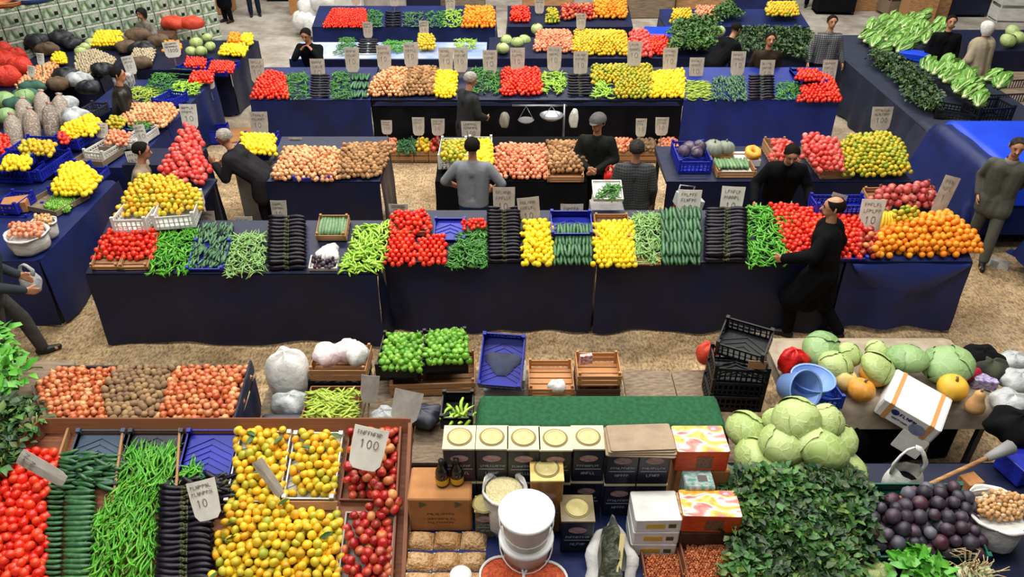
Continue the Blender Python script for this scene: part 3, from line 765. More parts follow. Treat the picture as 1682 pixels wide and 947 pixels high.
def fuse(name, caps, vox, m, parent, smooth=3):
    """one continuous surface grown round a list of tapered limbs"""
    v = []; f = []
    for c in caps: capsule(v, f, *c)
    me = bpy.data.meshes.new(name+'_cage'); me.from_pydata([tuple(p) for p in v], [], f); me.update()
    o = bpy.data.objects.new(name+'_cage', me); COL.objects.link(o)
    r = o.modifiers.new('r', 'REMESH'); r.mode = 'VOXEL'; r.voxel_size = vox; r.use_smooth_shade = True
    if smooth: s = o.modifiers.new('s', 'SMOOTH'); s.iterations = smooth; s.factor = .5
    dg = bpy.context.evaluated_depsgraph_get(); out = bpy.data.meshes.new_from_object(o.evaluated_get(dg))
    bpy.data.objects.remove(o); bpy.data.meshes.remove(me)
    out.name = name; out.materials.clear(); out.materials.append(m)
    return link(name, out, parent)
def hand_caps(w, d, up, s, curl=.5):
    """palm, four fingers and a thumb from wrist w along d; up = back of the hand"""
    d = Vector(d).normalized(); up = Vector(up); side = d.cross(up).normalized(); up = side.cross(d).normalized(); w = Vector(w); c = []
    for k, (o, L) in enumerate(((-.030, .062), (-.010, .072), (.010, .068), (.030, .052))):
        b = w+d*.085+side*o
        c.append((w+d*.01+side*o*.7, .019, b, .015))
        m = b+d*(L*.5)-up*(L*.25*curl); e = m+d*(L*.42*(1-.5*curl))-up*(L*.45*curl)
        c.append((b, .0115, m, .0105)); c.append((m, .0105, e, .009))
    tb = w+d*.025+side*.028*s; tm = tb+d*.03+side*.03*s-up*.008; te = tm+d*.032+side*.006*s-up*.012
    c.append((tb, .015, tm, .012)); c.append((tm, .012, te, .0095))
    return c
def person(label, pos, yaw, h=1.73, lean=0.0, hips=.92, head=(0, 0), arms=None, legs=None, top=None, pants=None, hair=None, coat=.0, shoes=None,
           cap=None, bald=False, sleeve=.92, vox=.012, skin=None, beard=None, collar=None, bulk=1.0, glasses=False, scarf=None, sit=False, side=0.0):
    """local frame: x right, y ahead, z up, 1.73 m tall; arms = (elbow, wrist) left and right, legs = (knee, ankle)"""
    k = h/1.73; t = thing('person', label, 'person', pos, (0, 0, yaw)); t.scale = (k, k, k)
    skin = skin or SKIN; top = top or BLACKC; pants = pants or BLACKC; shoes = shoes or mat('shoe_black', '#141212', None, .5)
    sp = Vector((math.sin(side), math.sin(lean)*math.cos(side), math.cos(lean)*math.cos(side))); H0 = Vector((0, 0, hips)); C = H0+sp*.50; fw = Vector((0, math.cos(lean), -math.sin(lean)))
    SL, SR = C+Vector((-.185, 0, -.03)), C+Vector((.185, 0, -.03)); nb = C+sp*.03; 
    hp, hy = head; hd = lean*.45+hp
    hdir = Vector((sp.x*.5, math.sin(hd), math.cos(hd))).normalized(); nk = nb+(hdir+sp).normalized()*.09
    hc = nk+hdir*.115; rotm = Matrix.Rotation(hy, 3, 'Z') @ Matrix.Rotation(-hd, 3, 'X')
    def hl(x, y, z): return hc+rotm @ Vector((x, y, z))
    arms = arms or (((-.24, -.02, 1.15), (-.25, .06, .92)), ((.24, -.02, 1.15), (.25, .06, .92)))
    legs = legs or (((-.10, .03, .50), (-.11, 0, .09)), ((.10, .03, .50), (.11, 0, .09)))
    B = [(H0+Vector((-.06, 0, 0)), .095, H0+Vector((.06, 0, 0)), .095)]
    for s in (-1, 1): B.append((H0+Vector((s*.06, 0, .02)), .085, C+Vector((s*.075, 0, -.12)), .088))
    B += [(SL, .045, SR, .045), (C-sp*.07, .07, nb, .052), (nb-sp*.03, .058, nk+hdir*.03, .052)]
    B += [(hl(0, -.018, .03), .088, hl(0, .012, .022), .084), (hl(0, .01, -.03), .072, hl(0, .035, -.075), .046), (hl(0, .03, .0), .068, hl(0, .045, -.05), .055)]
    B += [(hl(0, .09, .012), .011, hl(0, .118, -.026), .015)]
    for s in (-1, 1): B.append((hl(s*.086, -.012, -.018), .013, hl(s*.09, -.016, .022), .015))
    B.append((hl(-.018, .088, -.062), .010, hl(.018, .088, -.062), .010))
    J = []; 
    for i, (s, S) in enumerate(((-1, SL), (1, SR))):
        E, Wp = Vector(arms[i][0]), Vector(arms[i][1])
        B += [(S, .052, E, .042), (E, .042, Wp, .029)]
        dd = (Wp-E).normalized(); up = Vector((s, 0, 0)) if abs(dd.x) < .8 else Vector((0, 0, 1))
        B += hand_caps(Wp, dd, up, -1 if s > 0 else 1)
        J += [(S, .075, E, .062*bulk), (E, .062*bulk, E.lerp(Wp, sleeve), .048*bulk)]
    T = [(H0+Vector((-.07, 0, -.02)), .125, H0+Vector((.07, 0, -.02)), .125)]
    F = []
    for i, s in enumerate((-1, 1)):
        Kn, A = Vector(legs[i][0]), Vector(legs[i][1]); hj = H0+Vector((s*.09, 0, -.04))
        B += [(hj, .085, Kn, .058), (Kn, .056, A, .04), (A-Vector((0, .02, .03)), .036, A+Vector((0, .13, -.05)), .03)]
        T += [(hj, .10, Kn, .078), (Kn, .078, A+Vector((0, 0, .02)), .066)]
        F.append([(A+Vector((-.006, -.04, -.045)), .043, A+Vector((.006, .05, -.045)), .044), (A+Vector((0, .05, -.045)), .044, A+Vector((s*.012, .155, -.053)), .034), (A+Vector((0, -.01, 0)), .048, A+Vector((0, -.02, -.03)), .046)])
    body = fuse('body', B, vox, skin, t)
    b2 = bulk
    for s in (-1, 1): J.append((H0+Vector((s*.075, 0, .02)), .118*b2, C+Vector((s*.10, 0, -.08)), .122*b2))
    J += [(SL+Vector((.01, 0, -.01)), .078, SR+Vector((-.01, 0, -.01)), .078), (C-sp*.08, .11*b2, nb-sp*.01, .075)]
    hem = H0+Vector((0, 0, -.03))
    if coat > 0:
        for s in (-1, 1):
            Kn = Vector(legs[0 if s < 0 else 1][0]); hj = H0+Vector((s*.09, 0, 0)); e = hj.lerp(Kn, min(1.2, coat))
            J.append((hj, .125*b2, e, .13*b2)); 
        e1 = H0.lerp((Vector(legs[0][0])+Vector(legs[1][0]))/2, min(1.2, coat)); J.append((H0, .13, e1, .14*b2))
    else: J.append((H0+Vector((-.07, 0, 0)), .126*b2, H0+Vector((.07, 0, 0)), .126*b2))
    fuse('jacket', J, max(.014, vox*1.25), top, t, 4)
    fuse('trousers', T, max(.014, vox*1.25), pants, t, 3)
    for f in F: fuse('shoe', f, .012, shoes, t, 2)
    # hair: a shell over the skull, open at the face
    if hair:
        mb = MB()
        def fn(u, v):
            a = 2*PI*u; b = PI/2-v*2.05; face = max(0, math.sin(a)); lim = .38+.9*(1-face**1.2)
            if bald: lim = min(lim, 9)
            b = max(b, PI/2-(.62+1.45*(1-face**.8))*v*1.08)
            if bald: b = min(b, .75)
            r = .965+.03*math.sin(a*7+v*9)*v+.018*math.sin(a*13+v*5)+.012*math.sin(a*23-v*17)
            return hl(.1005*r*math.cos(b)*math.cos(a), -.006+.122*r*math.cos(b)*math.sin(a)*(.93 if math.sin(a) > 0 else 1), .022+.102*r*math.sin(b))
        mb.grid(fn, 26, 9); build(mb, 'hair', hair, t)
    if cap:
        mb = MB()
        def fc(u, v):
            a = 2*PI*u; b = PI/2-v*1.5
            return hl(.112*math.cos(b)*math.cos(a), -.004+.132*math.cos(b)*math.sin(a), .035+.105*math.sin(b))
        mb.grid(fc, 22, 7); cpo = build(mb, 'cap', cap, t)
        mb = MB(); mb.grid(lambda u, v: hl((u-.5)*.17*(1-.3*v), .095+.07*v-.05*(2*u-1)**2, .052-.012*v), 8, 3); build(mb, 'cap_peak', cap, cpo)
    if beard:
        mb = MB(); mb.grid(lambda u, v: hl((u-.5)*.075, .104-.09*(u-.5)**2*1.2, -.036-.012*v), 8, 2); build(mb, 'moustache', beard, body)
    for s in (-1, 1):
        build(MB().lathe([(0 if i in (0, 5) else a, b) for i, (a, b) in enumerate(sphere_prof(.0085, 5, .7))], 8), 'eye', mat('eye_dark', '#1c1614', None, .3), body, hl(s*.034, .088, .008))
        mb = MB().tube([hl(s*.018, .100, .03), hl(s*.036, .099, .035), hl(s*.054, .086, .03)], [.005, .006, .003], 5); build(mb, 'eyebrow', hair or mat('hair_black', '#171310', None, .8), body)
    if collar:
        build(MB().lathe([(.075, -.01), (.082, .02), (.072, .045)], 16), 'collar', collar, t, nb-sp*.005, (-lean, 0, 0))
    if scarf:
        mb = MB()
        def fs_(u, v):
            a = 2*PI*u; b = PI/2-v*2.5; face = max(0, math.sin(a)); b = max(b, PI/2-(.75+1.9*(1-face**.7))*v*1.1)
            return hl(.108*math.cos(b)*math.cos(a)*(1+.25*max(0, -b)), -.004+.13*math.cos(b)*math.sin(a), .02+.112*math.sin(b)-.06*max(0, -b))
        mb.grid(fs_, 24, 10); build(mb, 'headscarf', scarf, t)
    return t
# ------------------------------------------------------------------ the hall floor
def floor_material():
    m, nt, b, N, L = newmat('sawdust_floor'); b.inputs['Roughness'].default_value = .92
    ge = N.new('ShaderNodeNewGeometry')
    def noise(sc, det=6, st=None):
        n = N.new('ShaderNodeTexNoise'); n.inputs['Scale'].default_value = sc; n.inputs['Detail'].default_value = det; n.inputs['Roughness'].default_value = .65
        src = ge.outputs['Position']
        if st:
            mp = N.new('ShaderNodeMapping'); mp.inputs['Scale'].default_value = st; L.new(src, mp.inputs[0]); src = mp.outputs[0]
        L.new(src, n.inputs['Vector']); return n.outputs['Fac']
    def ramp(f, stops):
        r = N.new('ShaderNodeValToRGB'); 
        while len(r.color_ramp.elements) < len(stops): r.color_ramp.elements.new(.5)
        for e, (p, c) in zip(r.color_ramp.elements, stops): e.position = p; e.color = lin(c)
        L.new(f, r.inputs[0]); return r.outputs[0]
    def mix(f, a, b_, ty='MIX'):
        x = N.new('ShaderNodeMix'); x.data_type = 'RGBA'; x.blend_type = ty
        if isinstance(f, float): x.inputs['Factor'].default_value = f
        else: L.new(f, x.inputs['Factor'])
        L.new(a, x.inputs['A']); L.new(b_, x.inputs['B']); return x.outputs['Result']
    saw = ramp(noise(9, 9), [(.36, '#6e5639'), (.5, '#a5875e'), (.64, '#c6a878')])
    dust = ramp(noise(38, 5, (1, .5, 1)), [(.4, '#5e4830'), (.58, '#d4ba90')])
    saw = mix(.5, saw, dust)
    con = ramp(noise(3, 6), [(.3, '#9c958a'), (.7, '#bdb6aa')])
    sp = N.new('ShaderNodeSeparateXYZ'); L.new(ge.outputs['Position'], sp.inputs[0])
    ma = N.new('ShaderNodeMath'); ma.operation = 'MULTIPLY_ADD'; ma.inputs[1].default_value = .9; L.new(noise(.8, 3), ma.inputs[0])
    mr = N.new('ShaderNodeMapRange'); mr.inputs['From Min'].default_value = 11.5; mr.inputs['From Max'].default_value = 15.5; L.new(sp.outputs['Y'], mr.inputs['Value'])
    sb = N.new('ShaderNodeMath'); sb.operation = 'SUBTRACT'; sb.inputs[1].default_value = .45; L.new(mr.outputs[0], ma.inputs[2]); L.new(ma.outputs[0], sb.inputs[0]); sb.use_clamp = True
    c = mix(sb.outputs[0], saw, con)
    stain = ramp(noise(1.3, 5), [(.42, '#ffffff'), (.62, '#a89a88')])
    c = mix(.6, c, stain, 'MULTIPLY'); L.new(c, b.inputs['Base Color'])
    bp = N.new('ShaderNodeBump'); bp.inputs['Strength'].default_value = .5; bp.inputs['Distance'].default_value = .02; L.new(noise(60, 5), bp.inputs['Height']); L.new(bp.outputs[0], b.inputs['Normal'])
    return m
fl = build(MB().box((0, 16, -.05), (60, 60, .1)), 'floor', floor_material(), smooth=False); tag(fl, 'sawdust covered concrete floor of the market hall', None, None, 'structure')

# ------------------------------------------------------------------ the long front stall
FA = Plane(6.93, .962, .36); FB = Plane(7.16, .962, .36)
table('long stall table under a navy cloth, left end beside the tomatoes crates', -4.62, -1.46, 6.93, 7.66, .95, cloth=TARPD, sides='FLR', rack=1.213, seed=3)
table('long stall table with dark cloth, under lemons and eggplants in the middle', -1.42, .92, 7.16, 7.9, .95, cloth=TARPD, sides='FR', rack=1.216, seed=5)
table('long stall table with dark cloth, under the cucumbers beside the black-coated walker', .94, 3.68, 7.16, 7.9, .95, cloth=TARPD, sides='FLR', rack=1.216, seed=8)
table('stall table with brighter blue cloth under the heap of oranges', 3.72, 5.12, 7.18, 8.0, .95, cloth=TARP, sides='FLR', rack=1.245, seed=11, dip=.05)
mb = MB(); mb.grid(lambda u, v: (3.78+1.30*u, 7.168-.035*math.sin(PI*v)-.012*math.sin(9*u+3*v)-.012, .945-(.02+.40*math.sin(PI*u)**.7)*v), 26, 8)
tag(build(mb, 'cloth_swag', mat('tarp_mid_blue', '#1c3078', '#172868', .5, 2, bump=.4, bscale=4)), 'lighter blue cloth swag hanging below the heap of oranges', 'cloth')
# left crates of tomatoes
c1 = [(152, 444), (201, 444), (213, 396), (170, 396)]; c2 = [(203, 444), (251, 444), (258, 390), (214, 392)]
crate_px('wooden crate of tomatoes at the left end of the long stall', c1, FA, .07, group='tomato crates')
crate_px('wooden crate of tomatoes beside the long green peppers', c2, FA, .07, group='tomato crates')
TG = ('red tomato in the two wooden crates at the long stall\'s left end', 'tomatoes in the left end crates')
pile('tomato', [(160, 428), (250, 428), (258, 384), (180, 388)], FA, *TG, bulge=.07)
tumble('pointed_pepper', [(248, 452), (312, 446), (326, 382), (260, 388)], FA, 260, 'long green pepper heaped right of the tomato crates', 'peppers right of the tomato crates', bulge=.06)
crate_px('blue plastic tray of small cucumbers on the long stall', [(313, 446), (374, 446), (376, 398), (318, 398)], FA, .05, 'solid', PLBLUE)
tumble('gherkin', [(314, 440), (375, 440), (380, 374), (328, 376)], FA, 210, 'small dark green cucumber in the blue tray', 'small cucumbers in the blue tray', bulge=.06, yaw=PI/2, spread=.5)
tumble('green_bean', [(374, 454), (437, 450), (436, 388), (382, 392)], FA, 240, 'pale green bean heaped left of the stacked eggplants', 'pale beans left of the eggplants', bulge=.05)
rows('eggplant', [(437, 447), (506, 446), (505, 366), (441, 366)], FA, 2, 13, 'glossy black eggplant in the stack left of the white bag', 'eggplants left of the white bag', layers=2)
crate_px('small wooden crate of pale zucchini behind the white bag', [(522, 396), (574, 396), (572, 362), (526, 362)], FA, .10)
rows('zucchini', [(524, 400), (572, 400), (570, 358), (528, 358)], FA, 9, 1, 'striped pale zucchini standing in the small crate', 'zucchini in the small crate', along='y', lift=.03)
bag('crumpled white plastic bag on the long stall between eggplants and peppers', FA.at(541, 420)+Vector((0, 0, -.02)), .115, .16, .07, BAGW, seed=4, amp=.3)
crate_px('small white tray of dark olives in front of the white bag', [(510, 444), (556, 444), (555, 424), (512, 424)], FA, .05, 'tray', PLWHITE, name='foam_tray', cat='tray')
pile('beet', [(513, 442), (553, 442), (552, 425), (515, 425)], Plane(6.93, .985, .36), 'dark fig in the white tray on the long stall', 'figs in the white tray', sc=.45)
tumble('light_pepper', [(562, 448), (624, 446), (640, 374), (590, 378)], FA, 230, 'light green pepper heaped left of the middle tomatoes', 'light peppers left of the middle tomatoes', bulge=.07)
# middle
crate_px('wooden crate of tomatoes at the back of the long stall', [(640, 388), (706, 388), (704, 360), (644, 360)], FB, .09)
pile('tomato', [(642, 384), (704, 384), (702, 354), (646, 354)], Plane(7.16, 1.0, .36), 'red tomato in the back crate above the middle tomatoes', 'tomatoes in the back crate', bulge=.03)
pile('tomato', [(632, 436), (682, 436), (678, 386), (640, 388)], FB, 'red tomato stacked neatly beside the light green peppers', 'tomatoes beside the light peppers', bulge=.03, jit=.03)
pile('tomato', [(684, 436), (731, 436), (728, 390), (686, 400)], FB, 'red tomato stacked neatly beside the small dark peppers', 'tomatoes beside the dark peppers', bulge=.03, jit=.03)
crate_px('empty blue tray behind the dark green peppers', [(712, 398), (765, 398), (765, 362), (715, 362)], FB, .05, 'solid', PLBLUE)
tumble('small_pepper', [(732, 440), (798, 438), (798, 374), (755, 390)], FB, 300, 'small dark green pepper left of the middle eggplants', 'dark peppers left of the middle eggplants', bulge=.06)
pile('tomato', [(757, 380), (796, 378), (796, 364), (760, 366)], Plane(7.16, 1.03, .36), 'red tomato lying above the small dark peppers', 'tomatoes above the dark peppers', sc=.8)
rows('eggplant', [(800, 434), (857, 434), (856, 350), (798, 350)], FB, 2, 15, 'glossy black eggplant in the stack left of the lemons', 'eggplants left of the lemons', layers=2)
pile('lemon', [(858, 436), (904, 436), (903, 370), (858, 374)], FB, 'yellow lemon in the narrow heap right of the eggplants', 'lemons right of the eggplants', bulge=.06)
crate_px('blue plastic box behind the middle cucumbers', [(903, 394), (972, 394), (970, 356), (905, 356)], FB, .11, 'solid', PLBLUE)
rows('cucumber', [(905, 436), (973, 436), (972, 384), (914, 384)], FB, 11, 3, 'green cucumber between the two heaps of lemons', 'cucumbers between the lemons', along='y', layers=2, jit=.15)
crate_px('wooden crate behind the wide heap of lemons', [(976, 400), (1034, 400), (1030, 360), (976, 360)], FB, .10)
pile('lemon', [(976, 437), (1038, 437), (1034, 372), (976, 376)], FB, 'yellow lemon in the wide heap beside the pale beans', 'lemons beside the pale beans', bulge=.06, jit=.04)
tumble('green_bean', [(1038, 432), (1085, 432), (1085, 358), (1036, 360)], FB, 300, 'pale green bean right of the wide heap of lemons', 'pale beans right of the lemons', bulge=.06)
crate_px('brown wooden crate under the pale beans right of the lemons', [(1039, 436), (1084, 436), (1084, 420), (1039, 420)], FB, .03)
rows('cucumber', [(1086, 436), (1150, 436), (1150, 358), (1084, 360)], FB, 10, 4, 'dark green cucumber beside the stacked eggplants right of the beans', 'cucumbers right of the pale beans', along='y', layers=2, jit=.16)
rows('eggplant', [(1153, 434), (1228, 434), (1228, 354), (1156, 354)], FB, 2, 14, 'glossy black eggplant in the stack right of the dark cucumbers', 'eggplants right of the dark cucumbers', layers=2)
tumble('pointed_pepper', [(1230, 434), (1296, 432), (1322, 366), (1300, 346), (1226, 346)], FB, 420, 'green pepper in the big heap beside the walking man', 'peppers beside the walking man', bulge=.08)
pile('tomato', [(1294, 424), (1404, 424), (1408, 366), (1300, 346), (1262, 344)], FB, 'red tomato in the heap behind the walking man', 'tomatoes behind the walking man', bulge=.07)
crate_px('blue crate under the tomatoes behind the walking man', [(1292, 428), (1406, 428), (1410, 345), (1290, 345)], FB, .05, 'solid', PLBLUE)
crate_px('upright blue crate at the back of the tomatoes', [(1330, 352), (1420, 352), (1420, 335), (1335, 335)], Plane(7.9, 1.25, 0), .12, 'lattice', PLBLUE)
FD = Plane(7.18, .962, .36)
pile('apple', [(1404, 424), (1440, 424), (1446, 392), (1410, 384)], FD, 'red apple in the narrow strip left of the oranges', 'apples left of the oranges', bulge=.05)
pile('orange', [(1432, 426), (1601, 422), (1590, 395), (1548, 362), (1470, 372), (1442, 396)], FD, 'orange in the big heap at the right end stall', 'oranges at the right end stall', bulge=.24, edge=.55)
FP = Plane(7.85, 1.22, .3)
crate_px('wooden crate holding the pomegranates behind the bananas', [(1418, 362), (1530, 358), (1530, 316), (1428, 320)], Plane(7.85, 1.16, .3), .10)
pile('pomegranate', [(1422, 355), (1530, 350), (1528, 312), (1432, 326)], FP, 'red pomegranate heaped behind the bananas', 'pomegranates behind the bananas', bulge=.12)
pile('green_mandarin', [(1464, 368), (1506, 366), (1504, 346), (1468, 348)], Plane(7.6, 1.28, .3), 'green mandarin between bananas and pomegranates', 'green mandarins beside the bananas', bulge=.05)
# bananas
t = thing('banana_bunch', 'yellow bunch of bananas leaning on the orange heap', 'bananas', PY(1454, 384, 7.55)+Vector((0, 0, .03)), (R(-25), 0, 0))
for i in range(5):
    x = (i-2)*.034
    build(MB().tube([(x*1.25, -.01, 0), (x*1.15, -.045, .06), (x, -.055, .13), (x*.8, -.035, .20), (x*.5, 0, .235)], [.006, .017, .019, .016, .007], 7), 'banana', mat('banana_skin', '#e6c832', '#d8b424', .45, 12), t)
build(MB().tube([(0, 0, .225), (0, .01, .26)], [.02, .013], 7), 'stalk', mat('banana_stalk', '#7a6a2c'), t)
# the white crates of citrus piled on the left end
CP = Plane(8.2, 1.26, .3)
table('low side stand beneath the white crates of mandarins', -4.5, -3.72, 7.95, 8.75, 1.22, cloth=TARPD, sides='F', seed=14, name='side_stand')
crate_px('white plastic crate of mandarins left of its twin above the tomatoes', [(200, 382), (258, 380), (262, 340), (210, 340)], Plane(8.02, 1.22, 0), .16, 'lattice', PLWHITE, 'white crates of mandarins')
crate_px('white plastic crate of mandarins beside the bending white-haired man', [(262, 378), (330, 372), (330, 334), (266, 338)], Plane(8.02, 1.22, 0), .16, 'lattice', PLWHITE, 'white crates of mandarins')
pile('mandarin', [(194, 358), (260, 358), (332, 346), (328, 322), (290, 300), (235, 296), (212, 320)], Plane(8.05, 1.36, .28), 'yellow mandarin heaped in the white crates above the tomatoes', 'mandarins in the white crates', bulge=.12)
PKP = Plane(8.9, 1.36, .35)
table('stand holding the pink apples by the white-haired man', -5.0, -4.1, 8.97, 9.5, 1.30, cloth=TARPD, sides='FR', seed=15, name='side_stand')
pile('pink_apple', [(262, 292), (330, 312), (346, 282), (334, 250), (328, 218), (302, 214), (284, 252)], PKP, 'pinkish red apple heaped before the white-haired man', 'pink apples before the white-haired man', bulge=.08)
# small raised box of peppers and its trolley behind the lemons
crate_px('small white box of green peppers raised behind the long stall', [(972, 330), (1022, 330), (1020, 300), (976, 300)], Plane(8.15, 1.42, .3), .04, 'tray', PLWHITE, name='foam_tray', cat='tray')
tumble('small_pepper', [(976, 330), (1020, 330), (1018, 306), (990, 306)], Plane(8.15, 1.44, .3), 70, 'small green pepper in the raised white box', 'peppers in the raised white box', bulge=.03)
carton('grey carton under the raised box of peppers', PY(996, 372, 8.16)+Vector((0, .12, -.02)), .40, .30, .26, 0, mat('grey_card', '#8a8784', '#7a7774', .8, 4))

# ------------------------------------------------------------------ second row of tables, behind the sellers
S2 = Plane(9.2, .952, .22)
table('second row table with onions and potatoes, dark cloth', -3.28, -1.76, 9.2, 10.2, .94, cloth=TARPD, sides='FR', rack=1.17, seed=21)
crate_px('blue crate beneath the pale onions on the second row', [(484, 298), (548, 298), (546, 272), (488, 272)], S2, .06, 'lattice', PLBLUE)
pile('pale_onion', [(446, 298), (552, 300), (558, 250), (470, 248)], S2, 'pale golden onion on the second row table', 'pale onions on the second row', bulge=.10)
pile('tan_potato', [(552, 296), (622, 294), (644, 242), (566, 244)], S2, 'brown potato on the second row left table', 'potatoes on the second row left', bulge=.12)
crate_px('blue plastic crate of lemons behind the pale onions', [(392, 262), (452, 262), (452, 232), (396, 232)], Plane(9.9, 1.0, 0), .13, 'lattice', PLBLUE)
pile('lemon', [(394, 256), (452, 256), (452, 228), (398, 228)], Plane(9.9, 1.10, 0), 'yellow lemon in the blue crate beside the bending man', 'lemons in the blue crate', bulge=.07)
carton('grey foam box under the blue crate of lemons', Vector((-3.6, 10.05, 0)), .62, .5, .99, 0, mat('grey_foam', '#9a9a98', '#888886', .7, 4), name='foam_box')
table('second row table with orange onions, black cloth behind the grey-shirted man', -1.02, 1.0, 9.2, 10.2, .94, cloth=BLACKC, sides='FLR', rack=1.17, seed=23)
crate_px('white plastic crate of lemons behind the grey-shirted man', [(722, 278), (766, 278), (766, 246), (724, 246)], Plane(9.75, 1.08, 0), .18, 'lattice', PLWHITE)
crate_px('white plastic crate of yellow citrus beside the orange onions', [(768, 278), (808, 278), (808, 244), (770, 244)], Plane(9.75, 1.08, 0), .18, 'lattice', PLWHITE)
pile('green_mandarin', [(724, 268), (768, 268), (766, 240), (726, 240)], Plane(9.75, 1.2, 0), 'greenish citrus in the white crate behind the grey-shirted man', 'greenish citrus behind the grey-shirted man', bulge=.05)
pile('lemon', [(770, 276), (808, 276), (808, 238), (772, 238)], Plane(9.75, 1.2, 0), 'yellow citrus in the white crate beside the orange onions', 'yellow citrus beside the orange onions', bulge=.05)
pile('orange_onion', [(808, 296), (898, 296), (896, 246), (816, 244)], S2, 'orange skinned onion on the second row centre table', 'orange onions on the second row', bulge=.12)
crate_px('wooden crate of potatoes on the second row centre table', [(898, 300), (958, 300), (956, 268), (898, 268)], S2, .10)
pile('tan_potato', [(898, 284), (960, 284), (958, 240), (898, 240)], Plane(9.2, 1.0, .22), 'brown potato in the crate beside the man in a cap', 'potatoes beside the man in a cap', bulge=.10)
table('second row table at the right, dark cloth under citrus and pumpkins', 2.06, 5.34, 9.2, 10.25, .94, cloth=TARPD, sides='FR', rack=1.0, seed=25)
S3 = Plane(9.2, .955, .045)
crate_px('blue plastic crate of purple cabbages on the second row', [(1106, 284), (1160, 284), (1160, 250), (1108, 250)], S3, .17, 'lattice', PLBLUE)
for i, (u, v) in enumerate([(1124, 248), (1145, 250), (1132, 240), (1150, 240)]):
    cabbage('purple cabbage in the blue crate on the second row', P(u, v, 1.16), .085, 'purple cabbages', [(cabbage_mesh(60+i, M_PUR), [cap_leaf_mesh(70+i, M_PUR, .15)])], name='red_cabbage')
M_PG = fruitmat('pumpkin_grey', ['#6f7668', '#646c5e', '#7c8474'], .6, '#8e9482', 9, .5)
pumpkin('grey ribbed pumpkin beside the blue crate of purple cabbages', P(1172, 244, 1.12), .15, M_PG, .85, 12, 'grey pumpkins')
pumpkin('grey ribbed pumpkin beside the cut orange squash', P(1192, 243, 1.12), .13, M_PG, .85, 12, 'grey pumpkins')
crate_px('wooden crate of cucumbers below the grey pumpkins', [(1168, 292), (1236, 292), (1230, 262), (1172, 262)], S3, .10)
rows('zucchini', [(1172, 284), (1230, 284), (1226, 260), (1176, 260)], Plane(9.2, 1.03, .045), 10, 1, 'small zucchini in the crate below the grey pumpkins', 'zucchini below the pumpkins', along='y')
carton('white foam box carrying the cut squash', Vector((3.25, 9.78, .962)), .34, .3, .10, 0, PLWHITE, name='foam_box')
t = thing('cut_squash', 'cut orange squash on the white box', 'squash', P(1237, 250, 1.14), (R(20), 0, .3))
build(MB().lathe([(.035, -.03), (.09, -.06), (.118, .0), (.10, .045), (.04, .035), (.028, .0), (.035, -.03)], 18, fn=lambda a, i: 1+.06*math.cos(6*a)), 'rind', mat('squash_flesh', '#e6a83c', '#dc9428', .5, 10), t)
crate_px('wooden crate of watermelon slices beside the seller in black', [(1262, 284), (1300, 284), (1298, 244), (1262, 244)], S3, .16)
pile('pink_apple', [(1264, 268), (1300, 268), (1298, 238), (1264, 238)], Plane(9.5, 1.13, .2), 'red apple in the crate left of the seller in black', 'apples left of the seller in black', bulge=.04)
crate_px('wooden crate of red apples behind the seller in black', [(1330, 294), (1380, 292), (1380, 250), (1330, 250)], S3, .12)
pile('pink_apple', [(1314, 262), (1340, 290), (1382, 284), (1372, 240), (1330, 228), (1312, 236)], Plane(9.2, 1.06, .35), 'red apple heaped right of the seller in black', 'apples right of the seller in black', bulge=.12)
pile('green_mandarin', [(1385, 292), (1492, 290), (1478, 244), (1456, 226), (1392, 232), (1372, 248)], Plane(9.2, .98, .26), 'yellow green mandarin in the wide heap on the second row', 'mandarins in the wide heap', bulge=.20)
carton('white carton beside the seller in black on the second row', Vector((3.02, 9.45, .962)), .4, .22, .07, 0, PLWHITE, name='foam_box')
# stack with red cloth / chair behind the jacketed man
t = thing('shopping_trolley', 'red and grey shopping trolley bag beside the man in checked jacket', 'trolley', (2.02, 8.55, 0), (0, R(12), .2))
bx('trolley_bag', mat('red_cloth', '#8a1420', '#6c1018', .7, 6), (0, 0, .55), (.26, .2, .8), t); bx('flap', BAGG, (0, -.02, 1.0), (.3, .26, .16), t)
build(MB().tube([(-.1, .11, .2), (-.1, .13, 1.15), (.1, .13, 1.15), (.1, .11, .2)], .012, 6), 'handle', STEEL, t)
for s in (-1, 1): build(MB().lathe([(0, -.015), (.06, -.015), (.06, .015), (0, .015)], 12), 'wheel', PLBLACK, t, (s*.13, .08, .07), (0, PI/2, 0))

# ------------------------------------------------------------------ third row
S4 = Plane(12.27, .952, .22)
table('third row table with blue cloth at the left end', -4.36, -2.36, 12.27, 13.3, .94, cloth=TARP, sides='FLR', rack=1.17, seed=31)
table('third row table in the middle, black cloth standing for its dark underside', -2.34, 2.84, 12.27, 13.3, .94, cloth=BLACKC, top=TARPD, sides='FB', rack=1.17, seed=33)  # black front cloth put in for the shade under the table
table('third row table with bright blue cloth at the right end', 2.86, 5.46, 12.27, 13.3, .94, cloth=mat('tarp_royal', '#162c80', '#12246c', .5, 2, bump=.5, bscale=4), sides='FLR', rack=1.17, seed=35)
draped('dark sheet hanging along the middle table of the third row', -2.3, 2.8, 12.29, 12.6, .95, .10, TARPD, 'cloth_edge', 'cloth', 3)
def g3(kind, poly, lab, grp, fn='pile', **k):
    if fn == 'pile': pile(kind, poly, S4, lab+' on the third row', grp+' on the third row', **k)
    elif fn == 'tumble': tumble(kind, poly, S4, k.pop('n'), lab+' on the third row', grp+' on the third row', **k)
    else: rows(kind, poly, S4, k.pop('cols'), k.pop('nr'), lab+' on the third row', grp+' on the third row', **k)
g3('tomato', [(413, 164), (474, 164), (468, 128), (442, 122), (424, 136)], 'red tomato at the far left end', 'tomatoes at the left end', bulge=.10)
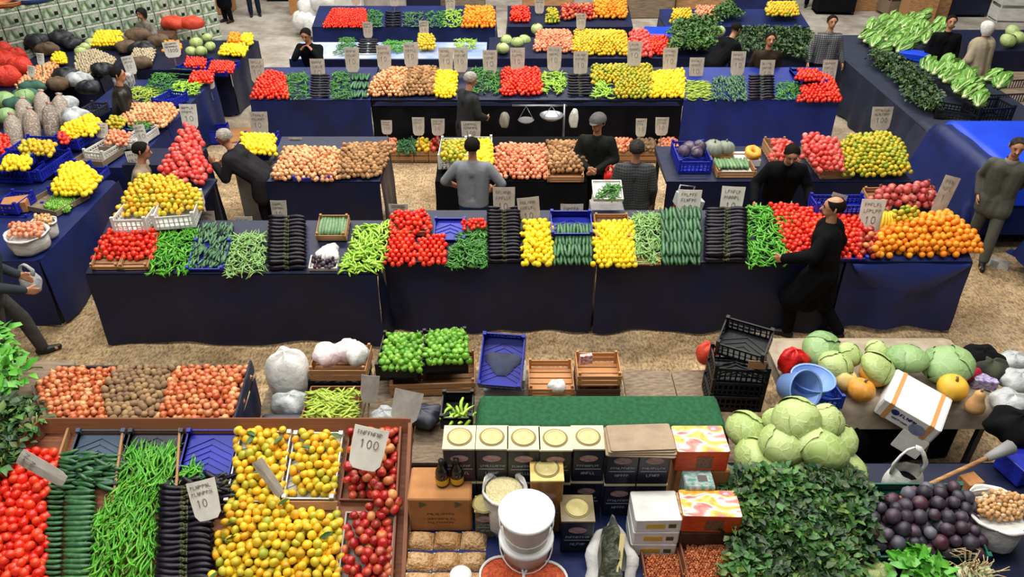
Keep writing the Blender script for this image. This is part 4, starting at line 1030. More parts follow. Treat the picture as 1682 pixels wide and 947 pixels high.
g3('small_pepper', [(472, 164), (508, 164), (508, 124), (468, 126)], 'green pepper beside the left tomatoes', 'green peppers beside the left tomatoes', 'tumble', n=160, bulge=.08)
g3('eggplant', [(508, 163), (543, 163), (543, 124), (510, 124)], 'black eggplant below the seller with hands at his face', 'eggplants at the left', 'rows', cols=2, nr=9)
g3('small_pepper', [(543, 164), (576, 164), (576, 122), (546, 124)], 'dark green pepper beside the left cucumbers', 'dark peppers beside the left cucumbers', 'tumble', n=150, bulge=.08)
g3('cucumber', [(576, 164), (607, 164), (607, 122), (578, 122)], 'dark cucumber left of the big onion heap', 'cucumbers left of the onions', 'rows', cols=7, nr=3, along='y', jit=.3)
g3('pale_onion', [(605, 160), (660, 160), (676, 120), (640, 118), (614, 134)], 'golden onion in the big heap', 'golden onions in the big heap', bulge=.16)
g3('tan_potato', [(655, 160), (712, 158), (718, 118), (672, 118)], 'pale brown potato beside the golden onions', 'potatoes beside the onions', bulge=.18)
g3('lemon', [(712, 162), (746, 162), (750, 124), (716, 122)], 'yellow lemon beside the old man in grey', 'lemons beside the old man in grey', bulge=.08)
g3('small_pepper', [(768, 156), (822, 156), (820, 116), (776, 116)], 'dark green pepper right of the old man in grey', 'dark peppers right of the old man', 'tumble', n=240, bulge=.08)
g3('tomato', [(822, 158), (889, 158), (886, 118), (826, 118)], 'red tomato in the middle heap', 'tomatoes in the middle heap', bulge=.09)
g3('light_pepper', [(889, 156), (930, 156), (928, 122), (890, 122)], 'bright green pepper beside the middle tomatoes', 'bright peppers beside the middle tomatoes', 'tumble', n=110, bulge=.07)
g3('eggplant', [(931, 160), (974, 160), (970, 124), (932, 124)], 'black eggplant left of the yellow citrus', 'eggplants left of the citrus', 'rows', cols=2, nr=8)
g3('light_pepper', [(974, 164), (1006, 164), (1004, 138), (976, 138)], 'pale green pepper below the yellow citrus', 'pale peppers below the citrus', 'tumble', n=70, bulge=.05)
g3('green_mandarin', [(970, 142), (1006, 138), (1006, 162), (1070, 162), (1068, 112), (974, 114)], 'greenish yellow mandarin in the middle', 'greenish mandarins in the middle', bulge=.10)
g3('lemon', [(1068, 162), (1122, 162), (1122, 120), (1072, 124)], 'yellow lemon beside the pale leeks', 'lemons beside the pale leeks', bulge=.10)
g3('yellow_bean', [(1128, 166), (1166, 166), (1164, 136), (1130, 136)], 'pale green bean left of the right cucumbers', 'pale beans left of the right cucumbers', 'tumble', n=120, yaw=0, spread=.3)
g3('gherkin', [(1166, 166), (1226, 166), (1224, 128), (1172, 130)], 'thin dark cucumber below the black-clad seller', 'thin cucumbers below the black-clad seller', 'tumble', n=240, bulge=.07, yaw=PI/2, spread=.5)
g3('eggplant', [(1227, 166), (1274, 166), (1272, 126), (1228, 126)], 'black eggplant in front of the brown-jacketed man', 'eggplants at the right', 'rows', cols=2, nr=9)
g3('small_pepper', [(1275, 167), (1312, 167), (1316, 138), (1276, 138)], 'green pepper beside the right tomatoes', 'green peppers beside the right tomatoes', 'tumble', n=130, bulge=.06)
g3('tomato', [(1310, 169), (1380, 169), (1366, 136), (1340, 124), (1316, 140)], 'red tomato at the far right end', 'tomatoes at the right end', bulge=.12)
pile('tomato', [(1306, 134), (1344, 134), (1342, 120), (1308, 120)], Plane(13.2, 1.18, 0), 'small red tomato in the blue tray behind the right tomatoes', 'tomatoes in the far blue tray')
crate_px('blue tray of small tomatoes at the third row right end', [(1304, 138), (1348, 138), (1346, 118), (1306, 118)], Plane(13.2, 1.13, 0), .05, 'solid', PLBLUE)
# boxes standing under the middle table
G0 = Plane(12.3, .02, 0)
for i, (u0, u1, kind, lab) in enumerate([(618, 655, 'orange_onion', 'onion'), (654, 682, 'cucumber', 'cucumber'), (682, 706, 'mandarin', 'mandarin'), (706, 730, 'apple', 'apple'), (730, 756, 'orange_onion', 'onion'),
                                       (1006, 1040, 'orange_onion', 'onion'), (1044, 1078, 'potato', 'potato'), (1080, 1112, 'orange_onion', 'onion')]):
    nm = ['onions at the aisle corner', 'cucumbers', 'mandarins', 'red apples', 'onions beside the red apples', 'onions right of the man in a cap', 'potatoes', 'onions right of the potatoes'][i]
    crate_px('wooden crate of '+nm+' under the third row table', [(u0, 266), (u1, 266), (u1-1, 252), (u0+1, 252)], G0, .2)
    pile(kind, [(u0+1, 250), (u1-1, 250), (u1-2, 234), (u0+2, 234)], Plane(12.3, .2, 0), lab+' in the floor crate of '+nm, nm+' under the third row', sc=1.1)
# hanging scale on its stand
t = thing('market_scale', 'steel market scale with two pans below the third row table', 'scale', (.5, 11.35, 0))
build(MB().tube([(.32, .1, 0), (.32, .1, 1.18)], .018, 8), 'post', STEEL, t); build(MB().tube([(-.5, .1, 1.16), (.36, .1, 1.16)], .014, 8), 'beam', STEEL, t)
build(MB().lathe([(0, -.03), (.1, -.02), (.17, .02), (.19, .05), (.18, .05), (.1, -.005), (0, -.012)], 20), 'pan', STEEL, t, (.12, .05, .98)); build(MB().lathe([(0, -.02), (.09, -.012), (.13, .02), (.12, .02), (0, -.008)], 20), 'pan', STEEL, t, (-.28, .05, .93))
for x, zt in ((.12, 1.0), (-.28, .95)): build(MB().tube([(x-.12, .05, zt), (x, .1, 1.15), (x+.12, .05, zt)], .006, 5), 'hanger', STEEL, t)
bx('base', IRON, (.1, .1, .02), (.9, .4, .04), t)
bag('white plastic bag hanging at the scale', (1.02, 11.9, .62), .07, .04, .17, BAGW, seed=9, amp=.3)
bag('grey plastic bag hanging below the third row left of the scale', (-.12, 11.9, .62), .07, .05, .14, PAPERG, seed=10, amp=.35)

# ------------------------------------------------------------------ fourth and fifth rows
S5 = Plane(14.5, .952, .15); S6 = Plane(16.7, .952, .25)
table('fourth row table with white sheet and loose greens at the left', -4.25, -.5, 14.5, 15.4, .94, cloth=TARPD, top=mat('sheet_bluewhite', '#7f92c4', '#c9ccd4', .6, 1.5), sides='FL', rack=1.0, seed=41)
table('fourth row table with oranges and onions', -.45, 4.1, 14.5, 15.4, .94, cloth=TARPD, sides='F', rack=1.1, seed=43)
table('fifth row table with blue cloth and red peppers', -4.3, -.36, 16.7, 17.6, .94, cloth=TARP, sides='FLR', rack=1.17, seed=45)
table('fifth row table with apples at the top centre', -.1, 2.6, 16.7, 17.6, .94, cloth=TARPD, sides='FL', rack=1.17, seed=47)
table('fifth row table with blue cloth under citrus at the top right', 3.3, 6.4, 16.7, 17.6, .94, cloth=TARP, sides='FLR', rack=1.1, seed=48)
def g5(pl, kind, poly, lab, grp, n=0, **k):
    w = ' on the fourth row' if pl is S5 else ' on the fifth row'
    if n: tumble(kind, poly, pl, n, lab+w, grp+w, **k)
    else: pile(kind, poly, pl, lab+w, grp+w, **k)
g5(S5, 'small_pepper', [(548, 92), (588, 92), (584, 66), (560, 66)], 'green pepper beside the far eggplants', 'green peppers beside the far eggplants', 150, bulge=.08)
rows('eggplant', [(585, 90), (624, 90), (622, 66), (588, 66)], S5, 2, 6, 'black eggplant on the fourth row', 'eggplants on the fourth row')
g5(S5, 'pointed_pepper', [(626, 86), (680, 86), (678, 70), (632, 70)], 'green pepper left of the small citrus box', 'green peppers left of the citrus box', 150, bulge=.04)
g5(S5, 'mandarin', [(684, 84), (714, 84), (712, 64), (686, 64)], 'yellow mandarin in the small box', 'mandarins in the small box', bulge=.10)
g5(S5, 'light_pepper', [(746, 82), (784, 82), (780, 68), (750, 68)], 'light green pepper on the white sheet', 'light peppers on the white sheet', 60, bulge=.06)
g5(S5, 'orange_onion', [(877, 86), (940, 88), (936, 56), (882, 56)], 'orange onion left of the big yellow heap', 'orange onions left of the yellow heap', bulge=.12)
g5(S5, 'mandarin', [(940, 92), (1031, 92), (1026, 58), (944, 56)], 'yellow mandarin in the big heap', 'mandarins in the big heap', bulge=.14)
g5(S5, 'pink_apple', [(1032, 96), (1068, 96), (1064, 58), (1034, 60)], 'pink apple right of the big yellow heap', 'pink apples right of the yellow heap', bulge=.14)
g5(S5, 'tomato', [(1066, 92), (1098, 92), (1096, 66), (1066, 66)], 'orange red tomato beside the leafy greens', 'tomatoes beside the leafy greens', bulge=.10)
patch(BUNL, [(1100, 94), (1166, 94), (1176, 50), (1110, 50)], S5, .17, 'herb_bunch', 'leafy green bunch on the fourth row beside the bending seller', 'herbs', 'leafy bunches on the fourth row', dz=.1)
patch(BUN, [(1200, 92), (1330, 104), (1330, 62), (1205, 58)], Plane(14.5, .9, .1), .19, 'herb_bunch', 'dark leafy bunch behind the brown-jacketed man', 'herbs', 'dark leafy bunches behind the brown-jacketed man', dz=.05)
table('low table under the dark leafy bunches at the fourth row right end', 4.15, 5.9, 14.5, 15.4, .88, cloth=TARPD, sides='FR', seed=49)
for i, (u, v) in enumerate([(832, 66), (850, 70), (862, 66), (826, 80), (882, 48)]):
    cabbage('pale cabbage at the left end of the oranges table on the fourth row', P(u, v, 1.08), .12, 'pale cabbages on the fourth row')
cabbage('white cauliflower-like cabbage above the bending seller on the fourth row', P(1180, 52, 1.15), .13, None)
g5(S6, 'tomato', [(530, 46), (602, 46), (600, 18), (546, 18)], 'bright red small pepper at the left end', 'red peppers at the left end', sc=.7, bulge=.06)
g5(S6, 'small_pepper', [(602, 46), (630, 46), (628, 20), (604, 20)], 'green pepper beside the red peppers', 'green peppers beside the red peppers', 110, bulge=.07)
rows('eggplant', [(631, 46), (660, 46), (660, 20), (632, 20)], S6, 2, 6, 'black eggplant on the fifth row', 'eggplants on the fifth row')
g5(S6, 'gherkin', [(661, 46), (698, 46), (698, 22), (662, 22)], 'thin cucumber right of the far eggplants', 'thin cucumbers right of the far eggplants', 120, bulge=.06)
g5(S6, 'small_pepper', [(698, 46), (730, 46), (730, 22), (700, 22)], 'dark green pepper left of the light peppers', 'dark peppers left of the light peppers', 110, bulge=.07)
g5(S6, 'light_pepper', [(730, 46), (762, 46), (760, 20), (732, 20)], 'light green pepper left of the oranges', 'light peppers left of the oranges', 80, bulge=.07)
g5(S6, 'orange', [(760, 47), (812, 47), (810, 18), (764, 18)], 'orange at the end of the blue table', 'oranges at the end of the blue table', bulge=.12)
g5(S6, 'tomato', [(838, 38), (870, 38), (868, 16), (840, 16)], 'red tomato in the top centre crate', 'tomatoes in the top centre crate', bulge=.08)
g5(S6, 'green_mandarin', [(896, 40), (917, 40), (916, 20), (898, 20)], 'greenish citrus in the top centre', 'greenish citrus in the top centre', bulge=.06)
g5(S6, 'apple', [(920, 34), (974, 34), (972, 14), (922, 14)], 'red apple in the top centre', 'red apples in the top centre', bulge=.07)
g5(S6, 'orange', [(974, 32), (1028, 32), (1026, 4), (978, 4)], 'orange in the top centre heap', 'oranges in the top centre heap', bulge=.14)
g5(S6, 'mandarin', [(1100, 40), (1136, 40), (1134, 20), (1104, 20)], 'yellow citrus beside the blue covered box', 'yellow citrus beside the blue box', bulge=.06)
g5(S6, 'orange_onion', [(1140, 34), (1176, 34), (1174, 16), (1142, 16)], 'pale orange onion at the top right', 'onions at the top right', bulge=.06)
patch(BUNL, [(1178, 36), (1212, 36), (1210, 14), (1180, 14)], S6, .18, 'herb_bunch', 'leafy green bunch at the top right of the fifth row', 'herbs', 'leafy bunches on the fifth row', dz=.03)
pile('mandarin', [(1256, 28), (1310, 28), (1308, 10), (1260, 10)], Plane(16.7, 1.1, .1), 'orange citrus on the blue table at the top right', 'citrus on the top right blue table', bulge=.1)
draped('bright blue tarpaulin thrown over a box between the far rows', 2.75, 3.35, 15.55, 16.1, 1.12, .55, TARPB, 'tarpaulin', 'tarpaulin', 5)
carton('box hidden beneath the bright blue tarpaulin between far rows', (3.05, 15.82, 0), .58, .53, 1.11)
draped('bright blue sheet on the floor box beside the seller in black', -4.35, -3.85, 13.55, 14.1, .85, .4, TARPB, 'tarpaulin', 'tarpaulin', 6)
carton('box under the blue sheet beside the far left seller', (-4.1, 13.82, 0), .48, .53, .84)
# ------------------------------------------------------------------ stalls down the left aisle
L0 = Plane(8, .912, 0)
table('left aisle table nearest the walker, navy cloth', -7.6, -5.33, 7.28, 9.35, .90, cloth=TARP, sides='FR', seed=51)
table('left aisle table with onions and net sacks, navy edge', -8.2, -5.33, 9.75, 11.15, .90, cloth=TARP, sides='FR', seed=53)
table('narrow left aisle table under the golden onions', -6.3, -5.33, 11.17, 11.98, .90, cloth=TARP, sides='R', seed=54)
table('left aisle table with green and light peppers, navy edge', -7.0, -5.36, 12.05, 13.45, .90, cloth=TARP, sides='FR', seed=55)
table('left aisle table with red trays farthest back, dark cloth', -7.0, -5.25, 14.0, 15.9, .90, cloth=TARPD, sides='FR', seed=57)
for sx, u0, u1, v0, v1, kind, lab, grp, ht in [
    (0, 14, 72, 392, 372, 'orange_onion', 'reddish shallot in the white sack nearest the walker', 'shallots in the white sack', .22),
    (1, 52, 88, 372, 356, 'walnut', 'brown nut in the white sack behind the shallots', 'nuts in the white sack', .2)]:
    c = P((u0+u1)/2, (v0+v1)/2, .912+ht); r = (u1-u0)/2/ppm(c)*1.05
    sack('white cloth sack full of '+('shallots on the left aisle table' if sx == 0 else 'nuts on the left aisle table'), (c.x, c.y, .912), r, ht, BAGW, seed=sx)
    pile(kind, [(u0+3, v0-1), (u1-4, v0-1), (u1-2, v1+2), (u0+6, v1+2)], Plane(8, .90+ht, 0), lab, grp, bulge=.03, sc=.9 if sx == 0 else 1.2)
crate_px('grey wooden tray of green grapes on the left aisle table', [(52, 346), (110, 354), (132, 326), (76, 312)], L0, .07, 'tray', WOODG)
pile('bell_pepper', [(72, 342), (112, 350), (126, 328), (90, 322)], Plane(8, .93, 0), 'small green plum in the grey tray', 'plums in the grey tray', sc=.45)
crate_px('blue crate of lemons at the table edge by the beige-jacketed man', [(90, 322), (150, 322), (172, 286), (118, 284)], L0, .10, 'lattice', PLBLUE)
pile('lemon', [(84, 322), (146, 324), (168, 296), (140, 276), (106, 278)], Plane(8, .96, .05), 'yellow lemon at the edge by the beige-jacketed man', 'lemons by the beige-jacketed man', bulge=.12, sc=1.05)
for i, (q, z) in enumerate([([(0, 300), (56, 302), (76, 282), (20, 280)], .912), ([(46, 296), (88, 298), (104, 262), (66, 260)], .93), ([(0, 286), (46, 286), (58, 262), (8, 262)], 1.06), ([(26, 262), (86, 264), (98, 240), (40, 238)], 1.02)]):
    crate_px(['blue lattice crate at the bottom of the left stack', 'blue lattice crate tilted beside the lemons', 'blue lattice crate of lemons atop the left stack', 'blue crate of mixed citrus behind the lattice stack'][i], q, Plane(8, z, 0), .14, 'lattice', PLBLUE, 'blue crates on the left aisle table')
pile('lemon', [(2, 282), (44, 282), (54, 264), (12, 264)], Plane(8, 1.17, 0), 'yellow lemon in the top lattice crate at far left', 'lemons in the top lattice crate', bulge=.05)
pile('mandarin', [(30, 258), (84, 260), (94, 240), (42, 238)], Plane(8, 1.13, 0), 'orange yellow citrus in the crate behind the lattice stack', 'citrus behind the lattice stack', bulge=.06)
carton('open brown carton among blue crates on the left aisle table', P(30, 344, .912), .28, .22, .14, .3)
crate_px('blue lattice crate under the brown carton at far left', [(2, 360), (56, 362), (66, 340), (14, 338)], Plane(8, .86, 0), .05, 'lattice', PLBLUE)
crate_px('blue crate holding oranges and lemons before the beige-jacketed man', [(92, 244), (142, 246), (150, 226), (104, 224)], Plane(9.9, .96, 0), .14, 'lattice', PLBLUE)
pile('lemon', [(102, 232), (150, 226), (170, 206), (150, 196), (106, 214)], Plane(9.9, 1.03, .1), 'yellow pepper heaped left of the tilted price card', 'yellow peppers left of the card', bulge=.10)
pile('tomato', [(94, 238), (112, 240), (116, 226), (98, 224)], Plane(9.9, 1.1, 0), 'red pepper at the corner of the blue crate', 'red peppers in the blue crate')
pile('pale_onion', [(196, 206), (270, 212), (294, 186), (280, 176), (214, 178)], Plane(9.9, .95, .05), 'golden onion at the edge of the left aisle table', 'golden onions on the left aisle', bulge=.10)
crate_px('blue crate of green beans among the golden onions', [(206, 220), (250, 224), (262, 202), (214, 200)], Plane(9.9, .95, 0), .10, 'solid', PLBLUE)
tumble('small_pepper', [(212, 214), (246, 216), (252, 200), (218, 200)], Plane(9.9, 1.04, 0), 60, 'green pepper in the blue crate among onions', 'peppers in the blue crate among onions', bulge=.04)
crate_px('white plastic crate on the left aisle table edge', [(212, 244), (238, 246), (250, 220), (222, 218)], Plane(9.9, .93, 0), .12, 'lattice', PLWHITE)
pile('orange_onion', [(172, 240), (206, 244), (216, 224), (184, 220)], Plane(9.9, 1.0, .05), 'orange onion between the crates on the left aisle', 'orange onions on the left aisle', bulge=.06)
pile('green_mandarin', [(176, 214), (204, 216), (208, 200), (182, 200)], Plane(9.9, 1.0, .05), 'greenish citrus beside the golden onions', 'greenish citrus on the left aisle', bulge=.06)
crate_px('wooden box at the table edge left of the beige-jacketed man', [(134, 270), (182, 274), (192, 252), (146, 248)], Plane(9.8, .93, 0), .08, 'tray', WOODG)
# net sacks of potatoes
NET = fruitmat('net_sack', ['#8a7a6c', '#7a6c60', '#9a8c7e'], .8, '#cabfae', 40, .8, bump=.6)
for i, (u, v, a) in enumerate([(22, 218, .3), (52, 208, .3), (84, 200, .3), (70, 178, .3), (100, 184, .3), (40, 190, .3)]):
    c = P(u, v, 1.05); t = thing('net_sack', ['net sack of potatoes nearest the red heap', 'net sack of potatoes second in the row', 'net sack of potatoes third in the row', 'net sack of potatoes lying behind the row', 'net sack of potatoes at the right of its row', 'net sack of potatoes behind the first pair'][i], 'sack', c, (R(-38), 0, R(14)), 'net sacks of potatoes')
    build(MB().lathe([(0, -.27), (.07, -.26), (.11, -.2), (.115, 0), (.11, .17), (.06, .24), (.03, .27), (.05, .30), (0, .31)], 14, fn=lambda a, i: 1+.05*math.sin(4*a+i*2)), 'net', NET, t)
    build(MB().lathe([(.035, .25), (.042, .262), (.035, .275)], 10), 'tie', mat('tie_red', '#a03030'), t)
for i, (u, v, r) in enumerate([(8, 165, .17), (10, 190, .14), (40, 160, .15)]):
    cabbage(['green cabbage at the far left edge above the net sacks', 'pale cabbage at the far left edge beside the net sacks', 'large green cabbage behind the net sacks'][i], P(u, v, 1.08), r, 'cabbages by the net sacks', CABG)
for i, (u, v) in enumerate([(44, 164), (56, 150), (32, 178)]):
    bag(['dark green cloth bundle behind the net sacks', 'green cloth bundle at the top of the net sacks', 'green cloth bundle left of the net sacks'][i], P(u, v, 1.0), .22, .14, .1, mat('green_cloth', '#3f6a58', '#35594a', .8, 6), 'cloth_bundle', 30+i, 'bundle')
bag('clear plastic bags heap right of the net sacks', P(128, 208, .95), .2, .22, .16, BAGG, seed=33, amp=.25); bag('clear plastic bag above the heap of plastic bags', P(112, 184, .95), .18, .16, .14, BAGG, seed=34, amp=.25)
pile('tomato', [(0, 262), (22, 256), (16, 230), (0, 226)], Plane(9.5, 1.0, .1), 'red pepper at the far left edge', 'red peppers at the far left edge', bulge=.08)
# third and fourth tables of the left aisle
L3 = Plane(12.05, .915, .03)
pile('yellow_bean', [(204, 166), (256, 170), (262, 150), (222, 146)], L3, 'light green bean on the left aisle third table', 'light beans on the left aisle', bulge=.0, d=.05) if False else tumble('yellow_bean', [(204, 166), (258, 170), (264, 150), (222, 146)], L3, 130, 'light green bean on the left aisle third table', 'light beans on the left aisle', bulge=.08)
tumble('small_pepper', [(236, 152), (282, 158), (292, 128), (254, 122)], L3, 190, 'green pepper on the left aisle third table', 'green peppers on the left aisle', bulge=.10)
tumble('light_pepper', [(278, 162), (324, 156), (330, 140), (290, 138)], L3, 110, 'bright green pepper at the left aisle edge', 'bright peppers at the left aisle edge', bulge=.07)
pile('tomato', [(310, 142), (348, 138), (350, 124), (318, 124)], L3, 'red tomato at the corner of the left aisle third table', 'tomatoes on the left aisle third table', bulge=.06)
rows('cucumber', [(270, 134), (312, 138), (316, 112), (282, 110)], L3, 4, 3, 'dark cucumber on the left aisle third table', 'cucumbers on the left aisle')
L4 = Plane(14, .915, .03)
for q, lab in (([(300, 116), (338, 118), (342, 102), (306, 100)], 'blue tray of red tomatoes left of its neighbour, left aisle'), ([(340, 124), (382, 126), (388, 108), (346, 106)], 'blue tray of red tomatoes at the left aisle edge')):
    crate_px(lab, q, L4, .07, 'solid', PLBLUE, 'blue trays of tomatoes')
pile('tomato', [(303, 112), (336, 114), (339, 100), (308, 98)], Plane(14, .95, 0), 'orange red tomato in the far left blue tray', 'tomatoes in the far left tray', sc=.8)
pile('tomato', [(343, 120), (381, 122), (386, 106), (349, 104)], Plane(14, .95, 0), 'red tomato in the aisle edge blue tray', 'tomatoes in the aisle edge tray', sc=.8)
pile('lemon', [(360, 92), (402, 94), (406, 80), (366, 78)], L4, 'yellow lemon on the left aisle farthest table', 'lemons on the farthest left table', bulge=.06)
pile('orange', [(374, 76), (394, 76), (396, 62), (378, 62)], L4, 'orange on the left aisle farthest table', 'oranges on the farthest left table', bulge=.06)
pile('lemon', [(394, 76), (414, 76), (416, 62), (398, 62)], L4, 'yellow lemon beside the far oranges', 'lemons beside the far oranges', bulge=.06)
for i, (u, v, r) in enumerate([(322, 70, .12), (330, 84, .11), (345, 76, .10), (314, 84, .1), (340, 62, .1)]):
    cabbage('pale cauliflower head on the left aisle farthest table', P(u, v, 1.0), r, 'pale heads on the farthest left table', CABM)
# the inner left stalls
table('inner left table with mushrooms and yellow peppers', -9.4, -7.5, 13.6, 16.4, .85, cloth=TARPD, sides='FR', seed=59)
L5 = Plane(13.6, .865, .04)
pile('mushroom', [(124, 124), (172, 126), (190, 100), (160, 86), (126, 92)], L5, 'brown mushroom on the inner left table', 'mushrooms on the inner left table', bulge=.12)
pile('lemon', [(150, 78), (206, 76), (200, 58), (160, 58)], L5, 'yellow pepper on the inner left table', 'yellow peppers on the inner left table', bulge=.10, sc=1.1)
pile('lemon', [(84, 108), (110, 106), (108, 92), (90, 92)], L5, 'yellow lemon by the small white card, inner left table', 'lemons on the inner left table', bulge=.06)
for i, (u, v) in enumerate([(140, 78), (148, 70), (132, 84)]): cabbage('pale green cabbage beside the yellow peppers, inner left', P(u, v, 1.0), .1, 'cabbages on the inner left table')
table('inner left table with red sacks and onions', -10.6, -8.4, 11.6, 13.5, .85, cloth=TARPD, sides='FR', seed=60)
L6 = Plane(11.6, .865, .03)
pile('pale_onion', [(26, 148), (72, 142), (102, 122), (92, 108), (56, 118)], L6, 'small golden onion before the red net bags', 'onions before the red net bags', bulge=.06)
REDN = mat('red_net', '#c8281c', '#e04630', .6, 16, bump=.6, bscale=30)
for i, (u, v, r) in enumerate([(10, 104, .24), (34, 112, .22), (14, 130, .24), (4, 84, .2), (28, 92, .18)]):
    bag(['red net bag of onions at the left edge', 'red net bag of onions nearest the small card', 'red net bag of onions lowest of the heap', 'red net bag of onions topmost of the heap', 'red net bag of onions behind its neighbours'][i], P(u, v, .95)-Vector((0, 0, .1)), r, r*.8, r*.75, REDN, 'net_bag', 50+i, 'bag', .08, group='red net bags')
# stacked printed cartons at the top left
GPRT = mat('carton_green_print', '#4c6c42', '#c4cebc', .7, 2.2, coords='Object', stretch=(2, 2, 1)); HOLE = mat('hand_hole', '#0d0d0d', None, .9)
def greenbox(t, w, d, h):
    bx('hand_hole', HOLE, (w*.25, -d/2-.001, h*.35), (.075, .006, .07), t); bx('top_strip', PLWHITE, (0, -d/2-.002, h*.9), (w*.98, .006, h*.1), t)
TIERS = ['bottom', 'second', 'third', 'fourth', 'fifth', 'sixth', 'top']
for tier in range(7):
    for k in range(16):
        p = Vector((-10.9+k*.245, 14.2+k*.29, tier*.27)); u, v = proj(p+Vector((0, 0, .13)))
        if u < -30 or v < -30: continue
        carton('green printed carton in the '+TIERS[tier]+' tier of the top left stack', p, .365, .36, .265, R(50), GPRT, 'green printed cartons', greenbox)
t = thing('round_basket', 'brown round basket atop the green printed cartons', 'basket', P(10, 8, 1.95)); build(MB().lathe([(0, 0), (.3, 0), (.36, .08), (.34, .08), (.29, .015), (0, .015)], 24), 'basket_bowl', mat('basket_red', '#a8452c', '#c07a40', .7, 6), t); build(MB().lathe([(.36, .075), (.375, .085), (.36, .095), (.345, .085)], 24), 'rim', WOOD, t)
t = thing('round_basin', 'blue round basin atop the green printed cartons', 'basin', P(56, 2, 1.95)); build(MB().lathe([(0, 0), (.3, 0), (.37, .1), (.35, .1), (.29, .015), (0, .015)], 24), 'basin_bowl', mat('basin_blue', '#24407c', None, .4), t); build(MB().lathe([(.365, .095), (.38, .105), (.365, .115), (.35, .105)], 24), 'rim', PLWHITE, t)
# cloths, stools and heaps between the inner stalls
bag('red pepper heap wrapped in a cloth bundle beyond the grey-clad woman', P(288, 46, .7), .3, .22, .14, mat('cloth_red', '#d0482c', '#c03a22', .6, 14, bump=.5, bscale=30), 'cloth_bundle', 61, 'bundle'); bag('red bundle right of the first red bundle at the top left', P(318, 46, .7), .26, .2, .14, mat('cloth_red'  , '#d0482c'), 'cloth_bundle', 62, 'bundle')
carton('brown wooden chest between the inner left stalls', P(262, 112, 0)+Vector((0, .2, 0)), .8, .6, .7, .2, mat('chest_brown', '#5a3c2a', '#46301f', .7, 5), name='wooden_chest'); carton('dark stool box under the price card, inner left', P(226, 140, 0), .5, .4, .6, .1, WOODG, name='stool_box')
for i, (u, v) in enumerate([(290, 60), (312, 58)]): carton(['low dark crate under the red bundle at left', 'low dark crate under the red bundle at right'][i], P(u, v+10, 0)+Vector((0, .15, 0)), .6, .5, .66, 0, TARPD, name='stool_box')
carton('white carton with dark spots leaning by the seated man', P(206, 140, .9)-Vector((0, 0, .3)), .3, .25, .5, .2, mat('spotted_card', '#c9c7c4', '#3a3a3a', .8, 9), name='spotted_box')
crate('blue plastic crate upturned by the third row corner', P(356, 232, 0), .45, .34, .26, .1, 0, 'solid', PLBLUE); carton('flattened brown cardboard on the aisle floor', P(410, 222, 0), .8, .6, .03, .3, CARD)
# ------------------------------------------------------------------ stalls down the right aisle
R0 = Plane(12, .962, 0)
table('right aisle table of lettuces with slate cloth', 6.32, 8.4, 11.0, 16.1, .95, cloth=TARPG, sides='FL', seed=61)
def lett(poly, lab, grp, pl, step, sc=1.0):
    W = [pl.at(u, v) for u, v in poly]; x0 = min(w.x for w in W); x1 = max(w.x for w in W); y0 = min(w.y for w in W); y1 = max(w.y for w in W); out = []
    y = y0
    while y < y1:
        x = x0
        while x < x1:
            if poly_in(W, x, y): out.append((Vector((x+random.uniform(-.04, .04), y, pl.z(y)+.09+random.uniform(0, .05))), random.uniform(-.35, .35)+.75, .12))
            x += step*1.35
        y += step*.8
    lay(LETT, out, 'lettuce', lab, 'lettuce', grp, sc=sc)
lett([(1392, 78), (1440, 98), (1490, 92), (1520, 60), (1512, 36), (1440, 40)], 'romaine lettuce in the far heap of the right aisle', 'lettuces in the far heap', R0, .27)
lett([(1510, 92), (1546, 94), (1548, 48), (1520, 50)], 'romaine lettuce beside the man in a black coat', 'lettuces beside the black-coated man', Plane(12, 1.0, 0), .25)
lett([(1512, 142), (1560, 178), (1602, 190), (1602, 160), (1550, 112), (1512, 118)], 'romaine lettuce in the near heap of the right aisle', 'lettuces in the near heap', Plane(12, 1.08, 0), .25)
lett([(1600, 150), (1640, 168), (1648, 136), (1612, 130)], 'romaine lettuce in the black crate by the beige coat', 'lettuces in the black crate', Plane(12, 1.25, 0), .24)
patch(BUN, [(1430, 96), (1470, 104), (1506, 140), (1480, 142), (1438, 112)], R0, .17, 'herb_bunch', 'dark herb bunch at the slate cloth edge, farther patch', 'herbs', 'herb bunches in the farther patch', dz=.02)
patch(BUN, [(1476, 138), (1510, 136), (1540, 176), (1526, 192), (1486, 160)], R0, .17, 'herb_bunch', 'dark herb bunch at the slate cloth edge, nearer patch', 'herbs', 'herb bunches in the nearer patch', dz=.02)
crate('black plastic crate under the lettuces by the beige coat', P(1616, 196, .962), .6, .42, .26, .15, 0, 'lattice', PLBLACK); crate('black plastic crate under the nearer lettuces', P(1570, 192, .962), .62, .42, .14, -.5, 0, 'lattice', PLBLACK)
carton('blue plastic sheet bundle between the lettuces', P(1500, 96, .962), .5, .35, .12, -.5, TARPB, name='sheet_bundle')
draped('navy cloth hanging round the big covered stall at right', 6.3, 9.2, 9.25, 10.75, 1.16, .95, TARP, 'tarpaulin', 'tarpaulin', 8, .03); draped('bright blue tarpaulin thrown over the big stall at right', 6.5, 9.25, 9.22, 10.78, 1.185, .55, TARPB, 'tarpaulin', 'tarpaulin', 28, .03); carton('long crate block under the bright blue tarpaulin', (7.75, 10.0, 0), 2.8, 1.4, 1.15, 0, TARPD)
draped('slate sheet over the corner stall behind the blue tarpaulin', 6.35, 7.6, 10.8, 11.3, 1.0, .8, TARPG, 'tarpaulin', 'tarpaulin', 9)
